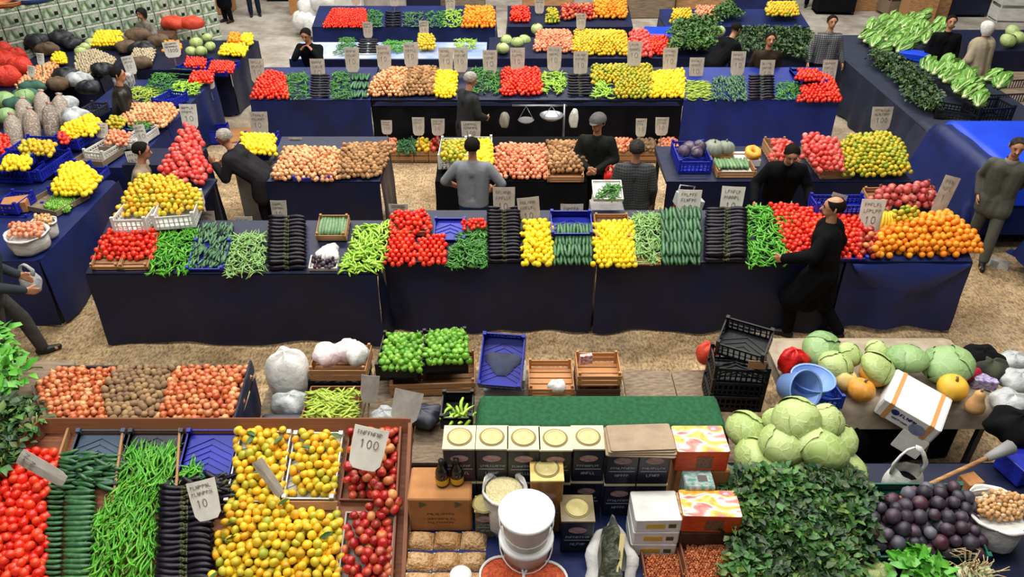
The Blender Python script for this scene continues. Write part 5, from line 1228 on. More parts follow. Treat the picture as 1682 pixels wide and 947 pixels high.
draped('dark navy tarpaulin over the stall at the right edge', 6.75, 8.6, 7.4, 8.4, 1.0, .8, TARP, 'tarpaulin', 'tarpaulin', 12, .03); carton('crate block under the dark navy tarpaulin', (7.7, 7.9, 0), 1.8, .95, .99, 0, TARPD)
bag('dark bag on the navy tarpaulin at the right edge', (7.3, 8.0, 1.02), .2, .2, .12, BLACKC, seed=66); cabbage('pale cabbage on the navy tarpaulin at the right edge', (7.2, 8.25, 1.2), .1, None, CABG)
carton('wooden bench behind the beige coat at the right edge', (9.3, 13.0, 0), 1.5, 2.2, .85, .0, WOODG, name='wooden_bench')
crate_px('large dark lattice crate at the right edge beside lettuces', [(1640, 190), (1682, 215), (1690, 150), (1650, 130)], Plane(12, .7, 0), .3, 'lattice', PLDARK)
for i, (u, v) in enumerate([(1656, 66), (1672, 62), (1664, 52)]): cabbage('pale cabbage at the right edge behind the beige coat', P(u, v, 1.1), .14, 'cabbages behind the beige coat', CABM)
table('far right table carrying the pale cabbages', 9.2, 11.0, 15.0, 16.5, .95, cloth=TARPD, sides='FL', seed=63)
carton('brown carton behind the right aisle', P(1500, 40, 0)+Vector((.6, .8, 0)), .7, .5, .9, .1); carton('brown wooden cupboard at the top right', P(1530, 50, 0)+Vector((.5, 1.4, 0)), .9, .5, 1.3, 0, WOOD, name='wooden_cupboard')
carton('white number board lying at the right aisle floor', P(1632, 436, 0), .34, .24, .02, -.7, PAPERG, None, lambda t, w, d, h: bx('numeral', INK, (0, 0, h+.001), (.09, .12, .004), t), 'number_board', pitch=R(35))
# far background
for i, (u, v, w, h, m) in enumerate([(560, 10, 1.2, .9, PLWHITE), (620, 4, 1.6, 1.2, PAPERG), (700, 2, 1.5, 1.1, TARPD), (760, 2, 1.2, 1.1, WOODG), (900, -6, 1.4, 1.1, WOOD), (1060, 0, 1.5, 1.0, WOODG), (1150, -4, 1.4, 1.2, WOOD), (330, -6, 1.6, .9, WOOD), (1250, -8, 1.6, 1.0, TARP), (520, 60, .7, .7, WOODG)]):
    c = P(u, v+30, 0); c.y += .3
    if i == 9: continue
    nm = ['white sack pile left of the red peppers at the top', 'grey carton behind the fifth row at the top', 'dark draped block behind the fifth row', 'grey wooden crate behind the far oranges', 'wooden crate behind the top centre apples', 'grey wooden crate at the top centre right', 'wooden crate left of the far blue table', 'wooden crate beside the standing figures at the top left', 'blue draped block at the top right'][i]
    carton(nm, Vector((c.x, max(c.y, 18.0), 0)), w, .7, h, 0, m, name='storage_box')
for i, (u, v, z) in enumerate([(508, 14, .6), (530, 2, .8), (500, 34, .35), (520, 44, .3)]):
    bag(['white bag heap highest beside the red peppers', 'white bag behind the red peppers', 'white bag left of the red peppers', 'white bag above the seller with hands at his face'][i], P(u, v, z)-Vector((0, 0, .2)), .3, .25, .24, BAGW, 'cloth_bag', 70+i, 'bag', .15)

# more goods crowding the inner left stalls
SACKB = mat('sack_brown', '#6a5644', '#54432f', .9, 8, bump=.5, bscale=20); BAGD = mat('bag_dark', '#1c1c22', '#26262c', .5, 6, bump=.6, bscale=14)
for i, (u, v, r, m, z) in enumerate([(100, 66, .26, BAGD, .87), (118, 74, .22, BAGD, .87), (228, 62, .25, SACKB, .87), (210, 80, .22, SACKB, .87), (236, 84, .25, BAGD, .87), (192, 70, .2, SACKB, .87), (110, 128, .24, BAGD, .87), (130, 134, .22, BAGG, .87), (96, 140, .2, SACKB, .87), (146, 146, .2, BAGD, .92), (262, 70, .22, SACKB, .8), (60, 72, .25, BAGD, .9), (80, 84, .22, SACKB, .87), (168, 116, .2, BAGD, .9), (232, 106, .2, SACKB, .9)]):
    bag(['dark bundle by the carton stack', 'dark bundle nearest the yellow peppers', 'brown sack right of the yellow peppers', 'brown sack below the yellow peppers', 'dark bundle by the round marked card', 'small brown sack at the yellow peppers', 'dark bundle below the mushrooms', 'clear bundle below the mushrooms', 'brown sack beside the golden onions', 'dark bundle behind the seated man', 'brown sack left of the cauliflowers', 'dark bundle at the foot of the cartons', 'brown sack beside the inner lemons', 'dark bundle right of the mushrooms', 'brown sack behind the green peppers'][i]+', inner left', P(u, v, z+.06)-Vector((0, 0, .06)), r, r*.8, r*.55, m, 'cloth_bundle', 150+i, 'bundle', .2)
pile('mushroom', [(214, 100), (250, 102), (256, 84), (222, 82)], Plane(13.6, .9, .04), 'brown mushroom by the round marked card', 'mushrooms by the round marked card', bulge=.06)
pile('orange', [(268, 88), (296, 90), (298, 76), (272, 76)], Plane(14, .9, .03), 'small orange squash left of the cauliflowers', 'squashes left of the cauliflowers', bulge=.06)
for i, (q, m) in enumerate([([(4, 350), (40, 352), (52, 330), (18, 328)], PLBLUE), ([(104, 300), (134, 302), (146, 280), (118, 278)], PLBLUE), ([(152, 262), (186, 266), (196, 244), (166, 240)], PLWHITE), ([(262, 176), (292, 180), (300, 164), (272, 160)], PLBLUE), ([(136, 196), (164, 198), (172, 182), (146, 180)], PLDARK)]):
    crate_px(['blue crate behind the brown carton', 'blue crate behind the edge lemons', 'white crate behind the wooden box', 'blue crate behind the golden onions', 'dark crate behind the plastic bags'][i]+' on the left aisle', q, Plane(9, .93, 0), .13, 'lattice', m)

# storage beyond the right aisle and behind the fifth row
for i, (u, v, w, h, m) in enumerate([(1375, 26, 1.0, 1.1, BLACKC), (1425, 20, .9, 1.0, WOOD), (1480, 30, .8, .9, WOODG), (1512, 44, .7, 1.0, WOOD), (1590, 30, 1.0, 1.0, TARPD), (1640, 22, 1.0, 1.1, WOODG), (1670, 40, .9, .8, PLWHITE), (1560, 8, 1.2, 1.0, CARD), (290, 14, 1.2, .8, WOODG), (340, 6, .9, .9, CARD), (462, 4, .9, .9, TARPD), (490, 26, .5, .7, CARD)]):
    c = P(u, v, 0); crate(['dark stacked crate right of the far blue table', 'wooden crate behind the young man in checks', 'grey crate behind the far lettuces', 'wooden crate beside the black coat', 'navy crate behind the beige coat', 'grey crate at the top right corner', 'white crate at the right edge top', 'brown crate at the top edge right', 'grey crate beyond the cauliflowers', 'brown crate beside the black robe', 'navy crate beside the white bags', 'small brown crate before the white bags'][i]+' in the background', (c.x, c.y+.4, 0), w, .6, h, .1*(i % 3-1), 0, 'tray' if i % 2 else 'wood', m, 'background crates')
    if i in (0, 1, 2, 4, 6): bag(['black bundle', 'white bundle', 'dark bundle', '', 'olive bundle', '', 'white bag'][i]+' filling the crate '+['right of the far blue table', 'behind the young man in checks', 'behind the far lettuces', '', 'behind the beige coat', '', 'at the right edge top'][i], (c.x, c.y+.4, h-.1), w*.42, .25, .16, [BLACKC, BAGW, BAGD, None, SACKB, None, BAGW][i], 'cloth_bundle', 180+i, 'bundle', .2)
# ------------------------------------------------------------------ foreground: the sloping wooden display
FT = Plane(4.52, 1.0, .40); FN = Vector((0, -.40, 1)).normalized()
def board(t, a, b, h, th, m, name='board', drop=0.0, up=None):
    """an upright board standing on the line a-b (world)"""
    a, b = Vector(a), Vector(b); up = (up or FN); d = (b-a); L = d.length; d = d/L; n = d.cross(up).normalized(); up2 = n.cross(d)
    M = Matrix((d, n, up2)).transposed(); c = (a+b)/2+up2*(h/2-drop)-t.location
    return bx(name, m, c, (L, th, h), t, M.to_euler())
tray = thing('display_bench', 'sloping wooden display bench with board dividers in the foreground', 'display bench', FT.at(330, 850)-Vector((0, 0, FT.at(330, 850).z)))
o0 = tray.location
pg = [FT.at(*p) for p in ((-70, 990), (664, 990), (676, 704), (78, 704), (-70, 850))]
mb = MB(); k = len(pg); mb.add([p-o0-FN*.004 for p in pg]+[p-o0-FN*.035 for p in pg], [tuple(range(k)), tuple(range(k, 2*k))[::-1]]+[(i, k+i, k+(i+1) % k, (i+1) % k) for i in range(k)])
build(mb, 'base', WOOD2, tray, smooth=False)
board(tray, pg[2], pg[3], .13, .022, WOOD2, 'back_board'); board(tray, pg[3], pg[4], .13, .022, WOOD2, 'side_board'); board(tray, pg[1], pg[2], .13, .03, WOOD2, 'side_board')
for a, b in (((660, 708), (646, 960)), ): board(tray, FT.at(*a), FT.at(*b), .10, .016, WOOD2, 'divider')
for a, b in (((118, 708), (88, 800)), ((207, 708), (190, 830)), ((299, 708), (292, 830)), ((556, 836), (556, 960)), ((470, 832), (556, 832))): board(tray, FT.at(*a), FT.at(*b), .07, .018, WOOD, 'divider')
for u, v in ((-40, 900), (640, 900), (100, 730), (650, 730)):
    p = FT.at(u, v); bx('leg', WOOD2, (p.x-o0.x, p.y-o0.y, (p.z-.05)/2), (.06, .06, p.z-.05), tray)
crate_px('grey-blue plastic crate with chevron base behind the cucumbers', [(112, 800), (192, 800), (206, 710), (124, 710)], FT, .055, 'solid', PLGREY)
crate_px('dark grey plastic crate with chevron base behind the long peppers', [(198, 800), (294, 800), (297, 710), (212, 710)], FT, .055, 'solid', PLDARK)
crate_px('bright blue plastic crate with chevron base behind the eggplants', [(297, 812), (384, 812), (386, 710), (303, 710)], FT, .055, 'solid', PLBLUE)
pile('tomato', [(-12, 972), (76, 972), (82, 806), (106, 756), (60, 748), (-12, 806)], FT, 'red tomato in the sloping foreground bench', 'tomatoes in the foreground bench', bulge=.10, sc=1.2)
rows('cucumber', [(74, 968), (104, 968), (110, 800), (82, 800)], FT, 1, 19, 'straight green cucumber in the column beside foreground tomatoes', 'cucumbers beside the foreground tomatoes', layers=2, lift=.02)
rows('cucumber', [(108, 968), (152, 968), (162, 820), (112, 820)], FT, 1, 17, 'green cucumber in the column left of the long peppers', 'cucumbers left of the long peppers', layers=2, lift=.01)
rows('cucumber', [(96, 812), (160, 822), (166, 752), (104, 750)], FT, 2, 8, 'dark green cucumber piled over the grey-blue crate', 'cucumbers over the grey-blue crate', lift=.06, jit=.35)
rows('cucumber', [(160, 818), (196, 812), (202, 752), (174, 756)], FT, 1, 8, 'dark cucumber at the edge of the grey-blue crate', 'cucumbers at the grey-blue crate edge', lift=.05, jit=.3)
tumble('cucumber', [(100, 818), (200, 818), (204, 754), (106, 752)], FT, 34, 'dark green cucumber loose over the grey-blue crate', 'loose cucumbers over the grey-blue crate', bulge=.07, spread=.45, thick=.04)
tumble('long_pepper', [(146, 968), (254, 968), (262, 826), (292, 796), (294, 740), (214, 740), (196, 800), (158, 860)], FT, 560, 'long thin green pepper heaped in the foreground bench', 'long peppers in the foreground bench', bulge=.10, yaw=PI/2, spread=.8, thick=.06)
tumble('long_pepper', [(300, 792), (336, 792), (332, 768), (304, 768)], FT, 26, 'long green pepper lying in the bright blue crate', 'long peppers in the blue crate', bulge=.03)
rows('eggplant', [(256, 972), (358, 972), (356, 808), (262, 816)], FT, 2, 17, 'glossy black eggplant stacked in the foreground bench', 'eggplants in the foreground bench', layers=2, jit=.12, lift=.02)
tumble('eggplant', [(270, 822), (384, 836), (384, 788), (300, 788)], FT, 26, 'black eggplant lying loose below the bright blue crate', 'loose eggplants below the blue crate', bulge=.06, spread=.8)
tumble('eggplant', [(352, 860), (382, 830), (382, 800), (352, 810)], FT, 8, 'black eggplant loose beside the white mandarin crate', 'loose eggplants beside the mandarins', bulge=.03, spread=.6)
crate_px('white plastic crate of mandarins beside the bright blue crate', [(384, 826), (468, 828), (476, 712), (388, 712)], FT, .06, 'solid', PLWHITE, 'white crates in the foreground bench')
crate_px('white plastic crate of mandarins left of the foreground apples', [(474, 822), (556, 824), (562, 714), (480, 714)], FT, .06, 'solid', PLWHITE, 'white crates in the foreground bench')
pile('mandarin', [(386, 824), (466, 826), (472, 716), (390, 716)], FT, 'yellow mandarin in the white crate beside the blue crate', 'mandarins in the first white crate', bulge=.06, sc=1.08)
pile('mandarin', [(478, 816), (552, 818), (557, 719), (484, 719)], FT, 'yellow mandarin in the white crate left of the apples', 'mandarins in the second white crate', bulge=.04, sc=1.08)
pile('mandarin', [(350, 972), (556, 972), (557, 850), (490, 844), (462, 826), (388, 822), (362, 885)], FT, 'yellow mandarin heaped loose in the foreground bench', 'loose mandarins in the foreground bench', bulge=.11, sc=1.08)
LEAF = mat('citrus_leaf', '#3f6428', '#2c4c1c', .45, 20)
lm = MB(); leaf_strip(lm, (0, 0, 0), (1, 0, .1), (0, 0, 1), .10, .045, .3, 4); LEAFM = lm.mesh('leaf', LEAF)
for u, v in [(425, 738), (412, 752), (455, 752), (392, 880), (400, 900), (520, 890), (462, 852), (385, 915), (440, 800), (500, 755), (365, 960), (548, 735), (530, 905)]:
    o = link('citrus_leaf', LEAFM, None, FT.at(u, v)+Vector((0, 0, .155)), (random.uniform(-.4, .4)+.3, random.uniform(-.4, .4), random.uniform(0, 6.28))); tag(o, 'dark green citrus leaf lying among the foreground mandarins', 'leaf', 'leaves among the foreground mandarins')
crate_px('wooden crate of red apples under the large price card', [(566, 822), (648, 826), (656, 710), (572, 710)], FT, .06, 'tray', WOOD2)
crate_px('pale carton tray of red apples nearest the camera', [(560, 975), (644, 975), (648, 846), (568, 846)], FT, .08, 'tray', mat('pale_card', '#a8a49c', '#94908a', .8, 4), name='carton_tray')
pile('apple', [(568, 820), (648, 822), (652, 714), (574, 714)], FT, 'red apple in the wooden crate under the large card', 'apples under the large card', bulge=.05, sc=1.0)
pile('apple', [(562, 972), (642, 972), (644, 852), (572, 852)], FT, 'red apple in the pale carton tray', 'apples in the pale carton tray', bulge=.05, sc=1.0)
pile('apple', [(604, 848), (656, 848), (654, 812), (616, 812)], Plane(4.52, 1.07, .40), 'red apple loose between the two trays of apples', 'apples between the two trays', sc=1.0)
# ------------------------------------------------------------------ onion bin behind it
FO = Plane(5.1, .86, .10)
binq = [(86, 700), (388, 700), (414, 606), (58, 610)]
ob = thing('onion_bin', 'wide low bin of onions and potatoes with navy lined side', 'bin', Vector((-3.2, 5.1, 0))); oo = ob.location
bp_ = [FO.at(*p) for p in ((84, 702), (390, 702), (416, 606), (100, 606), (56, 640))]
mb = MB(); k = len(bp_); mb.add([p-oo for p in bp_]+[p-oo-Vector((0, 0, .04)) for p in bp_], [tuple(range(k)), tuple(range(k, 2*k))[::-1]]+[(i, k+i, k+(i+1) % k, (i+1) % k) for i in range(k)]); build(mb, 'base', WOODG, ob, smooth=False)
Z = Vector((0, 0, 1))
board(ob, bp_[1], bp_[2], .14, .02, TARPD, 'side_board', .02, Z); board(ob, bp_[2], bp_[3], .05, .02, IRON, 'back_rail', .01, Z); board(ob, bp_[3], bp_[4], .06, .03, WOODG, 'side_board', .01, Z); board(ob, bp_[4], bp_[0], .06, .03, WOODG, 'side_board', .01, Z)
for p in (bp_[0], bp_[1], bp_[2], bp_[4]): bx('leg', WOODG, ((p.x-oo.x)*.96, (p.y-oo.y)*.9, .40), (.05, .05, .80), ob)
mb = MB(); skirt(mb, bp_[1]-oo, bp_[2]-oo, .80, .03, 71, .02, 20, 3); build(mb, 'cloth_skirt', TARPD, ob)
pile('onion', [(88, 699), (178, 699), (172, 645), (196, 613), (98, 612), (60, 641)], FO, 'copper onion at the left of the onion bin', 'onions at the left of the bin', bulge=.06)
pile('potato', [(179, 699), (262, 699), (272, 652), (290, 612), (198, 612), (174, 645)], FO, 'brown potato in the middle of the onion bin', 'potatoes in the middle of the bin', bulge=.07)
pile('onion', [(263, 699), (385, 699), (408, 610), (292, 612), (274, 652)], FO, 'copper onion at the right of the onion bin', 'onions at the right of the bin', bulge=.06, sc=1.05)
# ------------------------------------------------------------------ greens at the left edge
GL = Plane(4.6, .92, .1)
table('low stand under the leafy greens at the left edge', -5.2, -4.12, 3.6, 5.6, .84, cloth=WOODG, sides='', seed=73, name='side_stand', legm=WOODG)
patch(BUNB, [(-20, 668), (30, 668), (34, 640), (16, 590), (-20, 560)], Plane(4.6, .95, .1), .16, 'lettuce_bunch', 'bright green leafy bunch at the left edge above the herbs', 'greens', 'bright leafy bunches at the left edge', dz=.02, sc=1.25)
patch(BUNL+BUN, [(-20, 800), (20, 770), (66, 712), (98, 690), (30, 676), (-20, 676)], Plane(4.3, .93, .15), .15, 'herb_bunch', 'dark herb bunch at the left edge beside the foreground tomatoes', 'herbs', 'herb bunches at the left edge', dz=.02, sc=1.0)
bag('white plastic bag on the floor by the walker at left', P(68, 628, .35), .13, .11, .13, BAGG, seed=81, amp=.18)
# ------------------------------------------------------------------ low platform of planks with crates
pf = thing('plank_platform', 'low platform of grey planks behind the oil tins', 'platform', (-.1, 5.3, 0))
for i in range(9): bx('plank', WOODG, (-2.05+i*.50, 0, .43), (.485, 1.25, .035), pf)
for x in (-2.2, 0, 2.1):
    for y in (-.5, .5): bx('leg', WOODG, (x, y, .20), (.07, .07, .41), pf)
bag('big white sack standing beside the onion bin', P(480, 640, .46), .21, .2, .26, BAGW, 'white_sack', 82, 'sack', .06)
bag('grey crumpled plastic bag at the foot of the white sack', P(482, 676, .46), .18, .12, .12, BAGG, seed=83, amp=.25)
PZ = Plane(5.2, .46, 0)
crate_px('dark plastic crate under the wooden crate of white bags', [(514, 648), (606, 648), (606, 602), (518, 602)], PZ, .15, 'solid', PLBLACK)
crate_px('wooden crate with white and pink bags', [(515, 626), (607, 626), (609, 584), (519, 584)], Plane(5.2, .63, 0), .14, 'wood', WOOD)
for i, (u, v) in enumerate([(540, 592), (572, 586), (588, 592)]): bag(['pinkish white bag at the left of the wooden crate', 'white bag with red print on the wooden crate', 'white bag at the right of the wooden crate'][i], P(u, v, .74), .15-.02*i, .13, .10, mat('bag_pinkwhite', '#e8dede', '#e0b8bc', .5, 4, bump=.6, bscale=16) if i < 2 else BAGW, 'plastic_bag', 84+i, 'bag', .2)
crate_px('wooden crate under the green bell peppers', [(640, 652), (780, 648), (782, 596), (650, 600)], PZ, .16)
crate_px('black crate of green bell peppers at left', [(620, 624), (690, 626), (694, 568), (632, 568)], Plane(5.3, .63, 0), .17, 'solid', PLBLACK, 'black crates of bell peppers')
crate_px('black crate of green bell peppers beside the tilted blue crate', [(692, 618), (768, 612), (768, 562), (700, 564)], Plane(5.3, .66, 0), .17, 'solid', PLBLACK, 'black crates of bell peppers')
pile('bell_pepper', [(622, 610), (690, 612), (692, 556), (634, 556)], Plane(5.3, .77, 0), 'bright green bell pepper in the left black crate', 'bell peppers in the left crate', bulge=.07)
pile('bell_pepper', [(694, 602), (768, 598), (766, 550), (702, 552)], Plane(5.3, .80, 0), 'bright green bell pepper in the right black crate', 'bell peppers in the right crate', bulge=.07)
crate_px('orange wooden crate of yellow-green beans', [(502, 704), (588, 704), (592, 650), (510, 650)], Plane(5.0, .60, 0), .12, 'tray', WOOD2)
tumble('yellow_bean', [(504, 698), (584, 698), (588, 646), (512, 646)], Plane(5.0, .70, .05), 240, 'yellow-green bean in the orange wooden crate', 'beans in the orange crate', bulge=.05, spread=1.0)
draped('dark plastic sheet beside the crate of beans', -2.25, -1.86, 4.72, 5.1, .62, .3, PLDARK, 'plastic_sheet', 'sheet', 15); carton('block under the dark plastic sheet beside the beans', (-2.05, 4.91, .46), .36, .36, .155, 0, PLDARK)
carton('box lifting the crate of beans', P(546, 690, .46)+Vector((0, .12, 0)), .42, .3, .135, 0, WOODG)
crate_px('black crate with few yellow peppers behind the oil tins', [(724, 704), (778, 704), (778, 660), (728, 660)], Plane(4.9, .62, 0), .13, 'solid', PLBLACK)
pile('light_pepper', [(728, 698), (774, 698), (774, 676), (732, 676)], Plane(4.9, .66, 0), 'yellow-green pepper in the black crate behind the tins', 'yellow peppers behind the tins', d=.06, sc=1.3)
# tilted blue crate, cartons and wooden crates
carton('grey carton under the tilted blue crate, lower one', P(828, 652, .46)+Vector((0, .1, 0)), .40, .3, .14, .05, mat('grey_foam', '#9a9a98'), name='foam_box'); carton('grey carton under the tilted blue crate, upper one', P(828, 652, .46)+Vector((.02, .12, .145)), .38, .3, .10, -.05, mat('grey_foam', '#9a9a98'), name='foam_box')
t = crate('tilted bright blue plastic crate with white lettering', PY(826, 596, 5.55), .40, .50, .14, -.12, .62, 'solid', PLBLUE)
mb = MB(); rr = random.Random(5); scribble(mb, -.13, .15, .0, .035, rr, 0, .007); build(mb, 'lettering', mat('print_white', '#e8e8f0'), t, (0, .236, .09), smooth=False); mb = MB(); scribble(mb, -.13, .15, .0, .03, rr, 0, .006); build(mb, 'lettering', mat('print_white', '#e8e8f0'), t, (0, -.252, .07), smooth=False)
build(MB().lathe([(0, .02), (.1, .035), (.14, .02)], 14, fn=lambda a, i: 1+.2*math.sin(3*a)), 'liner', mat('liner_slate', '#2c3a5c', '#1e2840', .5, 12), t, (0, 0, .012)).scale = (1.15, .8, .6)
crate('upturned pale wooden crate of slats on the platform', P(905, 640, .46)+Vector((0, .12, 0)), .44, .44, .10, 0, 0, 'wood', mat('wood_peach', '#c08a58', '#a87244', .7, 6, stretch=(1, 8, 8)))
crate('dark wooden crate under the orange slatted crate', P(982, 652, .46)+Vector((0, .16, 0)), .42, .36, .12, 0, 0, 'wood', mat('wood_dark', '#5a3a24', '#46301f', .7, 6)); crate('orange slatted wooden crate right of the pale crate', P(982, 652, .46)+Vector((0, .16, .155)), .42, .36, .13, 0, .0, 'wood', mat('wood_peach', '#c08a58'))
carton('red and white packet on the orange slatted crate', P(962, 596, .78), .12, .04, .10, .2, mat('packet_red', '#c8241c', '#e8e0dc', .5, 5), name='packet'); bag('small white and red bag on the pale crate', P(915, 640, .5), .09, .07, .06, BAGW, seed=88)
draped('green carpet cloth over the bench behind the oil tins', -.26, 1.80, 4.72, 5.08, .86, .18, mat('green_carpet', '#1f5a36', '#17482a', .95, 25), 'carpet_cloth', 'cloth', 16, .012); bn = thing('wooden_bench', 'bench under the green carpet cloth', 'bench', (.77, 4.9, .46)); bx('bench_top', WOODG, (0, 0, .370), (1.9, .26, .04), bn)
for x in (-.95, .95): bx('leg', WOODG, (x*.9, 0, .18), (.06, .2, .35), bn)
# black crates, basins
bc = P(1206, 672, .46)+Vector((0, .15, 0))
for i in range(3): crate(['bottom', 'second', 'third'][i]+' black lattice crate in the leaning stack', bc+Vector((.012*i, .02*i, .15*i)), .50, .36, .17, -.06-.02*i, -.02, 'lattice', PLBLACK, 'black crates in the stack')
crate('black lattice crate tipped on top of the leaning stack', bc+Vector((.06, .10, .55)), .44, .32, .18, -.5, .35, 'lattice', PLBLACK, 'black crates in the stack')
carton('small tan label board on the black crate stack', bc+Vector((.12, -.15, .50)), .16, .01, .09, -.1, WOOD, name='label_board'); bag('red bag behind the black crates', P(1160, 592, .55), .12, .1, .12, mat('cloth_red', '#d0482c'), seed=89)
BASIN = mat('basin_light_blue', '#7fa2dc', '#6f92d0', .35, 5)
def basin(label, c, r, h, rot=(0, 0, 0), m=BASIN):
    t = thing('basin', label, 'basin', c, rot); build(MB().lathe([(0, 0), (r*.7, 0), (r*.95, h*.9), (r*1.04, h), (r*1.04, h-.012), (r*.93, h*.9-.01), (r*.66, .012), (0, .012)], 26), 'bowl', m, t); build(MB().lathe([(r*.98, h), (r*1.06, h+.008), (r*1.07, h-.006), (r*.98, h-.008)], 26), 'rim', m, t); return t
table('side table with a worn beige cloth under squashes and melons', 2.5, 4.35, 5.0, 6.0, .80, cloth=mat('cloth_beige', '#a89a86', '#8c7e6a', .9, 5, bump=.4, bscale=8), sides='', seed=77)
draped('worn beige cloth on the side table of melons', 2.6, 4.3, 5.0, 5.95, .815, .22, mat('cloth_beige', '#a89a86'), 'table_cloth', 'cloth', 18, .03)
crate('bright blue crate beside the basins', P(1348, 662, .82)+Vector((-.05, .06, 0)), .40, .3, .12, .1, 0, 'lattice', mat('plastic_royal', '#1a44b0', '#163a98', .4, 5))
basin('light blue basin standing beside the red bag', P(1330, 640, .95), .18, .14); basin('light blue bucket lying open behind the big cabbages', P(1292, 634, 1.02), .16, .24, (R(58), 0, R(24)))
bag('crinkled red bag behind the light blue basin', P(1297, 610, .85), .13, .1, .14, mat('bag_red', '#d8201c', '#b81814', .35, 8, bump=.8, bscale=18), seed=91, amp=.3)
# squash, melons and cabbages on the side table
for i, (u, v, r, fl, src) in enumerate([(1352, 577, .19, .8, CABG), (1372, 600, .14, .9, CABM), (1442, 604, .17, .7, CABM), (1490, 588, .17, .75, CABG), (1556, 598, .21, .7, CABG), (1395, 582, .11, .8, CABM), (1440, 575, .10, .8, CABM)]):
    cabbage(['dark green cabbage at the left end of the side table', 'pale cabbage behind the light blue basin', 'pale flat cabbage behind the yellow melons', 'green cabbage in the middle of the side table', 'broad pale green cabbage above the white box', 'small pale cabbage beside the dark green one', 'small cut pale cabbage at the back of the side table'][i], P(u, v, 1.0+.02*(i % 2)), r, None, src, fl)
MEL = fruitmat('melon_skin', ['#d8b868', '#e0c47c', '#ccaa58'], .5, '#c09a44', 12, .5); MELO = fruitmat('squash_orange', ['#d8922c', '#e0a03c', '#cc8424'], .5, '#e8b860', 12, .5)
for i, (u, v, r, m) in enumerate([(1387, 622, .115, MEL), (1415, 640, .12, MELO), (1438, 612, .14, MELO), (1565, 636, .13, fruitmat('melon_yellow', ['#d8a82c', '#e0b43c'], .5))]):
    pumpkin(['pale yellow melon beside the basin', 'orange melon left of the white box', 'orange squash behind the white box', 'yellow melon right of the white box'][i], P(u, v, .95), r, m, .88, 12, None, 'melon', .02)
t = thing('butternut_squash', 'tan butternut squash at the edge of the side table', 'squash', P(1597, 676, .83)); build(MB().lathe([(0, 0), (.05, .005), (.08, .04), (.083, .08), (.06, .13), (.045, .17), (.045, .21), (.025, .235), (0, .238)], 16), 'flesh', mat('squash_tan', '#c89a64', '#b88a54', .5, 8), t); build(MB().tube([(0, 0, .235), (.006, 0, .26)], .012, 6), 'stalk', mat('stalk_brown', '#6f6a40'), t)
# white printed box tilted on the side table
WBX = mat('box_white', '#e4e2de', '#d6d4d0', .6, 3); ORG = mat('tape_orange', '#d0985a', '#c08848', .6, 4); BLU = mat('print_blue', '#2a2c78', '#1e2060', .6, 8)
t = thing('printed_box', 'white printed box with orange bands tilted over the side table', 'box', PY(1490, 676, 4.98), (R(6), R(14), R(-34))); t.scale = (1.15, 1.15, 1.1)
bx('box_body', WBX, (0, 0, .09), (.44, .38, .18), t); bx('flap', WBX, (.12, -.20, -.09), (.2, .012, .2), t, (R(-8), 0, 0)); bx('flap', mat('card_inner', '#c49a6a'), (.23, -.05, -.07), (.012, .26, .2), t, (0, R(-18), 0))
for x in (-.15, .15): bx('orange_band', ORG, (x, 0, .181), (.03, .38, .004), t)
for x in (-.15, .15): bx('orange_band', ORG, (x, -.191, .09), (.035, .004, .18), t)
build(MB().lathe([(0, 0), (.03, .002)], 14), 'emblem', BLU, t, (-.10, -.192, .12), (PI/2, 0, 0)); mb = MB(); scribble(mb, -.06, .08, .12, .03, random.Random(3), -.1935, .008); scribble(mb, -.1, .02, .06, .02, random.Random(4), -.1935, .004); build(mb, 'lettering', BLU, t, smooth=False)
build(MB().lathe([(0, 0), (.06, .002)], 16), 'printed_disc', mat('print_greyblue', '#8a90a8', '#7278a0', .6, 9), t, (.09, -.192, .07), (PI/2, 0, 0))
for i, (u, v, rx, m) in enumerate([(1610, 590, .2, BLACKC), (1625, 605, .18, mat('olive_cloth', '#3a3c2a', '#1c1c18', .8, 8)), (1665, 590, .14, BAGG), (1672, 625, .17, BAGG), (1660, 660, .17, BAGG), (1670, 705, .24, BLACKC), (1590, 592, .16, BLACKC)]):
    bag(['black cloth bundle at the back of the side table', 'olive dark bundle at the right of the cabbages', 'grey plastic bag farthest at the right edge', 'grey plastic bag in the middle of the right edge', 'grey plastic bag lowest at the right edge', 'large black bag at the right edge', 'black bundle behind the broad cabbage'][i], P(u, v, .9)-Vector((0, 0, .08)), rx, rx*.8, rx*.55, m, 'plastic_bag' if m is BAGG else 'cloth_bundle', 100+i, 'bag', .22)
carton('purple printed packet beside the red cloth at right', P(1612, 632, .82), .2, .14, .10, -.2, mat('packet_purple', '#6a4a9a', '#c8c0d0', .5, 6), name='packet'); bag('crimson cloth beside the yellow melon', P(1590, 620, .84), .09, .08, .07, mat('crimson', '#b8203c', None, .6), 'cloth_bundle', 111, 'bundle')
t = thing('carrier_bag', 'white plastic carrier bag standing open below the white box', 'bag', P(1476, 806, .70))
build(MB().grid(lambda u, v: ((.13+.035*math.sin(PI*v)+.008*math.sin(14*PI*u+5*v))*math.cos(2*PI*u)*(1-.25*v), (.09+.02*math.sin(PI*v)+.008*math.sin(10*PI*u+7*v))*math.sin(2*PI*u), .22*v+.05*v*abs(math.cos(2*PI*u))), 36, 10), 'bag_body', BAGW, t)
build(MB().lathe([(0, .12), (.12, .12)], 16), 'dark_inside', BLACKC, t)  # black disc stands in for the dark inside of the open bag
